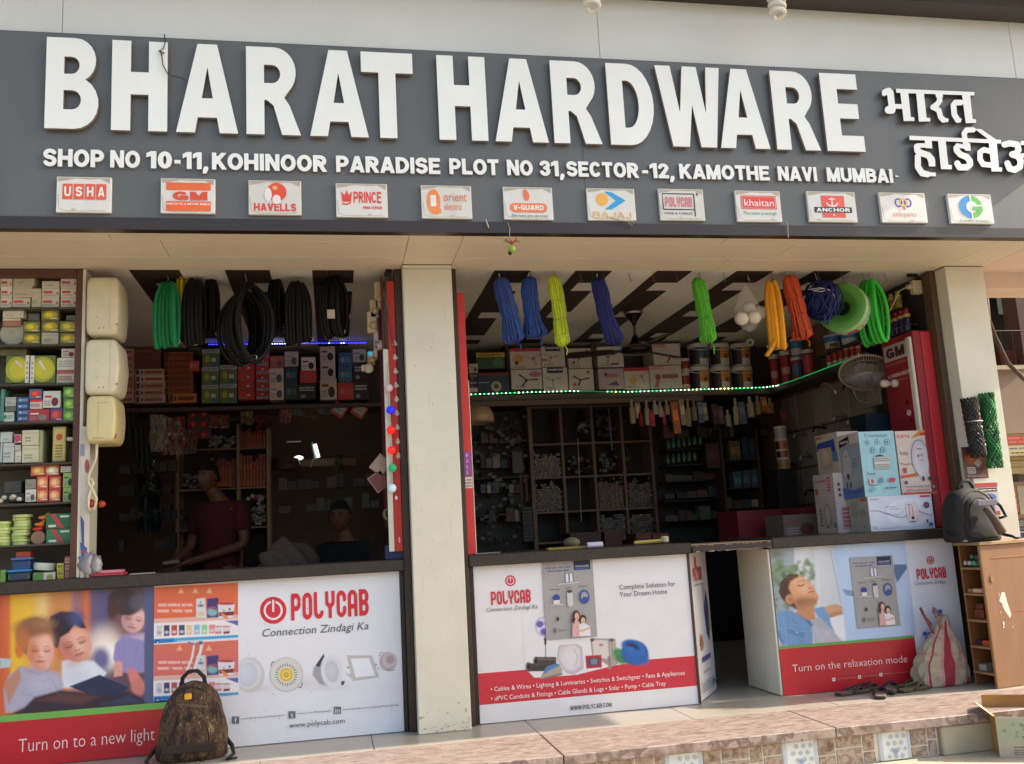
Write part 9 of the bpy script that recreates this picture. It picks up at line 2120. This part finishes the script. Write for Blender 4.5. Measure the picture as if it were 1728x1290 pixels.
wire([PY(u, v, SW) for u, v in ((1030, 368), (1045, 372), (1058, 374), (1068, 381), (1062, 374), (1070, 376))], .0025, 'a89a88', 'pale string ends below the yellow disc plaque')
wire([PY(u, v, SW) for u, v in ((1325, 372), (1329, 376), (1330, 400), (1331, 402))], .0025, 'b0a494', 'pale thread hanging over the dark trim near the right')
wire([PY(u, v, -.5) for u, v in ((1692, 407), (1698, 416), (1704, 418))], .009, '4a3a2c', 'dark cable stub poking from the pink soffit')
nb = empty('neighbour_building', (6.2, 2.4, 0)); tag(nb, 'neighbouring building with barred window and shuttered shop at the right edge', 'building')
def at2(u, v, Y): return PY(u, v, Y)
MB().box(4.6, 9.0, .02, .3, 2.70, 3.9, 'd0b4a4').build('lintel_wall', mat('pink_render', 'd8bfae', 0.7, 3, 0.1), nb)
YN = 2.2
z1 = PY(1700, 615, YN).z; z2 = PY(1710, 732, YN).z
M_NW = mat('grey_render', '8c7c70', .8, 3, .15, bump=.1)
xw = PY(1722, 560, YN).x
MB().box(4.6, 9.0, YN, YN + .2, z2, z1 - .02, 'a89c90').build('wall', M_NW, nb); MB().box(xw, 9.0, YN, YN + .2, z1 - .02, 4.0, '7a5a50').build('wall_upper', mat('brown_render', '4e3830', .8, 4, .15), nb); MB().box(4.6, 9.0, YN + .9, YN + 1.0, z1 - .1, 4.0, '1c1410').build('room_wall', M_DARK, nb); MB().box(4.6, 9.0, YN + .2, YN + .9, PY(1700, 440, YN).z, PY(1700, 440, YN).z + .1, '2a1e18').build('room_ceiling', M_DARK, nb)
wn = MB().box(4.6, xw, YN - .06, YN + .0, z1 - .06, z1 - .02, '6a5c50').build('window_ledge', M_CONC, nb)
mb = MB()
for i in range(16): x = 4.7 + i * (xw - 4.7) / 16; mb.tube([(x, YN - .03, z1 - .02), (x, YN - .03, z1 + .35)], .006, '2a2220', 5)
mb.tube([(4.6, YN - .03, z1 + .33), (xw, YN - .03, z1 + .33)], .008, '2a2220', 5); mb.build('window_grille', METAL, nb)
a = PY(1682, 492, YN + .8); b = PY(1697, 530, YN + .8); MB().box(a.x, b.x, YN + .8, YN + .82, b.z, a.z, '8a9088').build('window_pane', mat('far_pane', '9aa098', .3, emit=('8a9088', .12)), nb)
MB().box(PY(1700, 600, YN).x, xw, YN + .1, YN + .3, z1, z1 + .16, '5a2c20').build('red_cloth', FABR, nb); MB().box(PY(1664, 600, YN).x, PY(1690, 600, YN).x, YN + .1, YN + .3, z1, z1 + .10, 'b0905a').build('yellow_pile', FABR, nb)
z3 = PY(1715, 775, YN).z; z4 = PY(1715, 800, YN).z
for i in range(6): MB().bbox(4.6, 9.0, YN + .01, YN + .05, z4 + (z2 - z4) * i / 6 + .002, z4 + (z2 - z4) * (i + 1) / 6 - .002, 'a08a5a', .003).build('shutter_slat', M_WOOD, nb)
a = PY(1702, 770, YN - .05); b = PY(1790, 732, YN - .05)
sb = MB().bbox(a.x, b.x, YN - .05, YN, a.z, b.z, 'b8ae80', .004).build('shop_board', PLAST); tag(sb, 'shop board with red heading over a pale strip, cut by the right edge', 'sign')
mb = MB(); f = Face(mb, (a.x, YN - .05, a.z), (1, 0, 0), (0, 0, 1), b.x - a.x, b.z - a.z, .0006); f.rect(0, .5, 1, 1, '8a4038'); f.lines(.03, .58, .9, .95, 2, 'd05038'); f.lines(.03, .3, .9, .42, 1, '4a5a90'); f.lines(.05, .08, .5, .2, 1, '4a3a34'); mb.build('board_print', PLAST, sb)
MB().box(4.6, 9, 3.4, 3.5, 0, z4, '2a1e18').build('shop_interior', M_WALLIN, nb)
for (u0, v0, u1, v1, c, lab, cat) in ((1699, 822, 1718, 866, 'b0582c', 'orange stack of folded goods in the neighbouring shop', 'goods'), (1719, 820, 1740, 868, 'a8a080', 'pale stack of folded goods at the right edge', 'goods'), (1716, 768, 1745, 812, '5a4c40', 'dim brown box in the neighbouring shop', 'box'), (1700, 875, 1740, 892, '4a3230', 'dark box low in the neighbouring shop', 'box')): carton((u0, v0, u1, v1), 2.4, .25, c, lab, cat, 'lines')
a = PY(1700, 916, .6); b = PY(1800, 888, .6); o = MB().bbox(a.x, b.x, .6, .63, a.z, b.z, '2c2450', .003).build('download_banner', PLAST); tag(o, 'dark violet banner with white capitals behind the right backpack', 'banner')
mb = MB(); f = Face(mb, (a.x, .6, a.z), (1, 0, 0), (0, 0, 1), b.x - a.x, b.z - a.z, .0006); f.text('DLOAD', .02, .08, .75, .5, 'a8a4c0'); f.lines(.06, .66, .8, .82, 1, 'a8a4c0'); mb.build('banner_print', PLAST, o)
wire([PX(1660, 470, 4.95), PY(1668, 540, 1.2), PY(1680, 570, 1.2), PY(1700, 612, 1.2), PY(1728, 640, 1.2), PY(1745, 650, 1.2)], .02, '4a382c', 'thick dark cable sagging across the neighbouring window')
ob = empty('opposite_building', (2, -22, -.42)); tag(ob, 'pale frontage across the street behind the viewer', 'building')
MB().box(-14, 18, -26, -22, -.42, 6, 'c8bca8').build('facade', M_CREAM, ob)
# ================================================================ the two men behind the counter
def skin_body(name, V, E_, mt, parent, col, root=0, sub=2):
 import bmesh
 me = bpy.data.meshes.new(name); o3 = Vector(ORG[parent.name])
 me.from_pydata([tuple(Vector(v[0]) - o3) for v in V], E_, [])
 bm = bmesh.new(); bm.from_mesh(me); L = bm.verts.layers.skin.verify()
 for i, v in enumerate(bm.verts): r = V[i][1]; v[L].radius = r if hasattr(r, '__len__') else (r, r); v[L].use_root = (i == root)
 bm.to_mesh(me); bm.free()
 o = bpy.data.objects.new(name, me); COL.objects.link(o)
 o.modifiers.new('s', 'SKIN').use_smooth_shade = True; s = o.modifiers.new('u', 'SUBSURF'); s.levels = sub; s.render_levels = sub
 dg = bpy.context.evaluated_depsgraph_get(); m2 = bpy.data.meshes.new_from_object(o.evaluated_get(dg)); bpy.data.objects.remove(o)
 ca = m2.color_attributes.new('Col', 'FLOAT_COLOR', 'CORNER'); n = len(m2.loops)
 ca.data.foreach_set('color', np.tile(np.array(lin(col), dtype=np.float32), n)); m2.materials.clear(); m2.materials.append(mt)
 o = bpy.data.objects.new(name, m2); COL.objects.link(o); o.parent = parent; ORG[o.name] = tuple(o3); return o
def man(H, S, Z0, yaw, lab, shirt, hair, paper=False, seated=False):
 """H head centre; S shoulder centre; builds body, shirt, hair; yaw turns the face"""
 H = Vector(H); S = Vector(S); o = empty('person', (S.x, S.y, Z0)); tag(o, lab, 'person')
 skin = '744836'
 hip = Vector((S.x, S.y + .02, S.z - .50))
 c, s = math.cos(yaw), math.sin(yaw); R = lambda x, y: Vector((x * c - y * s, x * s + y * c, 0))
 V = [(hip, (.125, .095)), (hip + Vector((0, 0, .22)), (.11, .085)), (S + Vector((0, 0, -.09)), (.12, .08)), (S + Vector((0, 0, .03)), (.075, .07)), ((S + H) / 2 + Vector((0, .01, -.01)), (.06, .062)), (H + Vector((0, 0, -.07)), (.055, .06))]
 E_ = [(0, 1), (1, 2), (2, 3), (3, 4), (4, 5)]
 hands = []
 for sg in (-1, 1):
  sh_ = S + R(sg * .19, 0) + Vector((0, 0, -.04)); el = sh_ + R(sg * .07, -.03) + Vector((0, 0, -.28)); ha = S + R(-.05 + sg * .11, -.30) + Vector((0, 0, -.42))
  if paper and sg > 0: ha = S + R(-.13, -.26) + Vector((0, 0, -.44))
  if paper and sg < 0: ha = S + R(-.24, -.26) + Vector((0, 0, -.43))
  b = len(V); V += [(sh_, (.065, .065)), (el, (.045, .045)), (el.lerp(ha, .8), (.03, .03)), (ha, (.036, .022))]; E_ += [(2, b), (b, b + 1), (b + 1, b + 2), (b + 2, b + 3)]; hands.append((sh_, el, ha))
  dv_ = (ha - el).normalized(); sd = dv_.cross(Vector((0, 0, 1))).normalized()
  for k in range(4):
   f0 = len(V); base = ha + sd * (-.027 + .018 * k); V += [(base + dv_ * .05, (.009, .009)), (base + dv_ * (.078 + .008 * (k in (1, 2))) + Vector((0, 0, -.014)), (.008, .008)), (base + dv_ * .088 + Vector((0, 0, -.035)), (.007, .007))]; E_ += [(b + 3, f0), (f0, f0 + 1), (f0 + 1, f0 + 2)]
  f0 = len(V); V += [(ha + sd * (-sg * .035) + dv_ * .015, (.011, .011)), (ha + sd * (-sg * .045) + dv_ * .05 + Vector((0, 0, -.012)), (.009, .009))]; E_ += [(b + 3, f0), (f0, f0 + 1)]
 for sg in (-1, 1):
  b = len(V); kn = hip + R(sg * .11, -.35 if seated else 0) + Vector((0, 0, -.06 if seated else -.44)); ft = Vector((kn.x, kn.y, Z0 + .05))
  V += [(hip + R(sg * .09, 0) + Vector((0, 0, -.06)), (.09, .09)), (kn, (.06, .06)), (ft, (.042, .042)), (ft + R(0, -.15) + Vector((0, 0, -.02)), (.035, .025))]; E_ += [(0, b), (b, b + 1), (b + 1, b + 2), (b + 2, b + 3)]
 skin_body('body', V, E_, SKIN, o, skin)
 def hf(d, p):
  x, y, z = d
  f = max(0, -y)
  p = Vector(p)
  if z < -.2: p.x *= 1 - .28 * (-.2 - z) / .8; p.y *= 1 - .1 * (-.2 - z)
  p.y -= .022 * f ** 8 * math.exp(-((z + .05) / .28) ** 2) * math.exp(-(x / .22) ** 2) * 1.3
  p.y += .012 * f * (math.exp(-(((x - .38) / .2) ** 2 + ((z - .12) / .14) ** 2)) + math.exp(-(((x + .38) / .2) ** 2 + ((z - .12) / .14) ** 2)))
  p.y -= .006 * f * math.exp(-((z + .5) / .09) ** 2) * math.exp(-(x / .32) ** 2) + .008 * f * math.exp(-((z + .85) / .2) ** 2) * math.exp(-(x / .3) ** 2)
  return R(p.x, p.y) + Vector((0, 0, p.z))
 MB().sphere(H, .078, .098, .122, skin, 40, 30, hf).build('head', SKIN, o, smooth=True)
 mb = MB()
 for sg in (-1, 1):
  mb.sphere(H + R(sg * .077, .008) + Vector((0, 0, .0)), .010, .02, .032, dk(skin, .95), 10, 8)
 mb.build('ears', SKIN, o, smooth=True)
 mb = MB()
 for sg in (-1, 1):
  mb.sphere(H + R(sg * .030, -.083) + Vector((0, 0, .014)), .013, .008, .006, '6a5a50', 10, 6); mb.sphere(H + R(sg * .030, -.0895) + Vector((0, 0, .014)), .005, .004, .005, '1a100c', 8, 5)
  mb.tube([H + R(sg * .014, -.094) + Vector((0, 0, .032)), H + R(sg * .03, -.095) + Vector((0, 0, .037)), H + R(sg * .048, -.084) + Vector((0, 0, .031))], .0035, '1a120f', 5)
 mb.tube([H + R(-.022, -.094) + Vector((0, 0, -.060)), H + R(0, -.102) + Vector((0, 0, -.058)), H + R(.022, -.094) + Vector((0, 0, -.060))], .0045, '6a3a30', 6)
 mb.build('face_features', SKIN, o, smooth=True)
 def hh(d, p):
  k = 1.12 + .05 * math.sin(7 * d.x + 9 * d.y) * math.sin(6 * d.z) + .025 * math.sin(19 * d.z + 15 * d.x) + .06 * max(0, d.z)
  if d.y < -.1 and d.z < .52 - hair: k = .86
  if d.z < -.25: k = .86
  return R(p.x * k, p.y * k) + Vector((0, 0, p.z * k))
 MB().sphere(H, .079, .098, .120, '140f0e', 40, 26, hh).build('hair', FABR, o, smooth=True)
 sv = [(hip + Vector((0, 0, -.10)), (.185, .165)), (hip + Vector((0, 0, .2)), (.165, .14)), (S + Vector((0, 0, -.09)), (.195, .16)), (S + Vector((0, 0, .03)), (.12, .105))]; se = [(0, 1), (1, 2), (2, 3)]
 for sh_, el, ha in hands: b = len(sv); sv += [(sh_, (.088, .085)), (sh_.lerp(el, .72), (.07, .07))]; se += [(2, b), (b, b + 1)]
 skin_body('shirt', sv, se, FABR, o, shirt, 0)
 if paper:
  p = (hands[0][2] + hands[1][2]) / 2 + Vector((-.05, -.06, .01)); t = MB().bbox(-.06, .06, -.04, .04, 0, .002, 'b8a898', .0005, Matrix.Translation(p) @ Matrix.Rotation(.3, 4, 'X') @ Matrix.Rotation(.3, 4, 'Z')).build('paper_slip', CARD, org=p); tag(t, 'small paper slip held by the man in the red shirt', 'paper')
hp = PY(350, 806, 2.0); man(hp, (hp.x + .09, 2.06, hp.z - .225), 0.0, -.55, 'man in a dark red shirt looking down at a slip behind the left counter', '5a171e', .1, True)
hp = PY(574, 874, 1.7); man(hp, (hp.x + .04, 1.75, hp.z - .215), 0.0, -.3, 'seated man in a dark shirt deep behind the left counter', '15171c', 0.0, False, True)
tag(MB().bbox(hp.x - .14, hp.x + .30, 1.6, 2.0, .47, .53, '2a201c', .01).bbox(hp.x - .12, hp.x - .08, 1.62, 1.98, .0, .4695, '2a201c').bbox(hp.x + .24, hp.x + .28, 1.62, 1.98, .0, .4695, '2a201c').build('stool', M_DARK), 'dark stool under the seated man', 'stool')
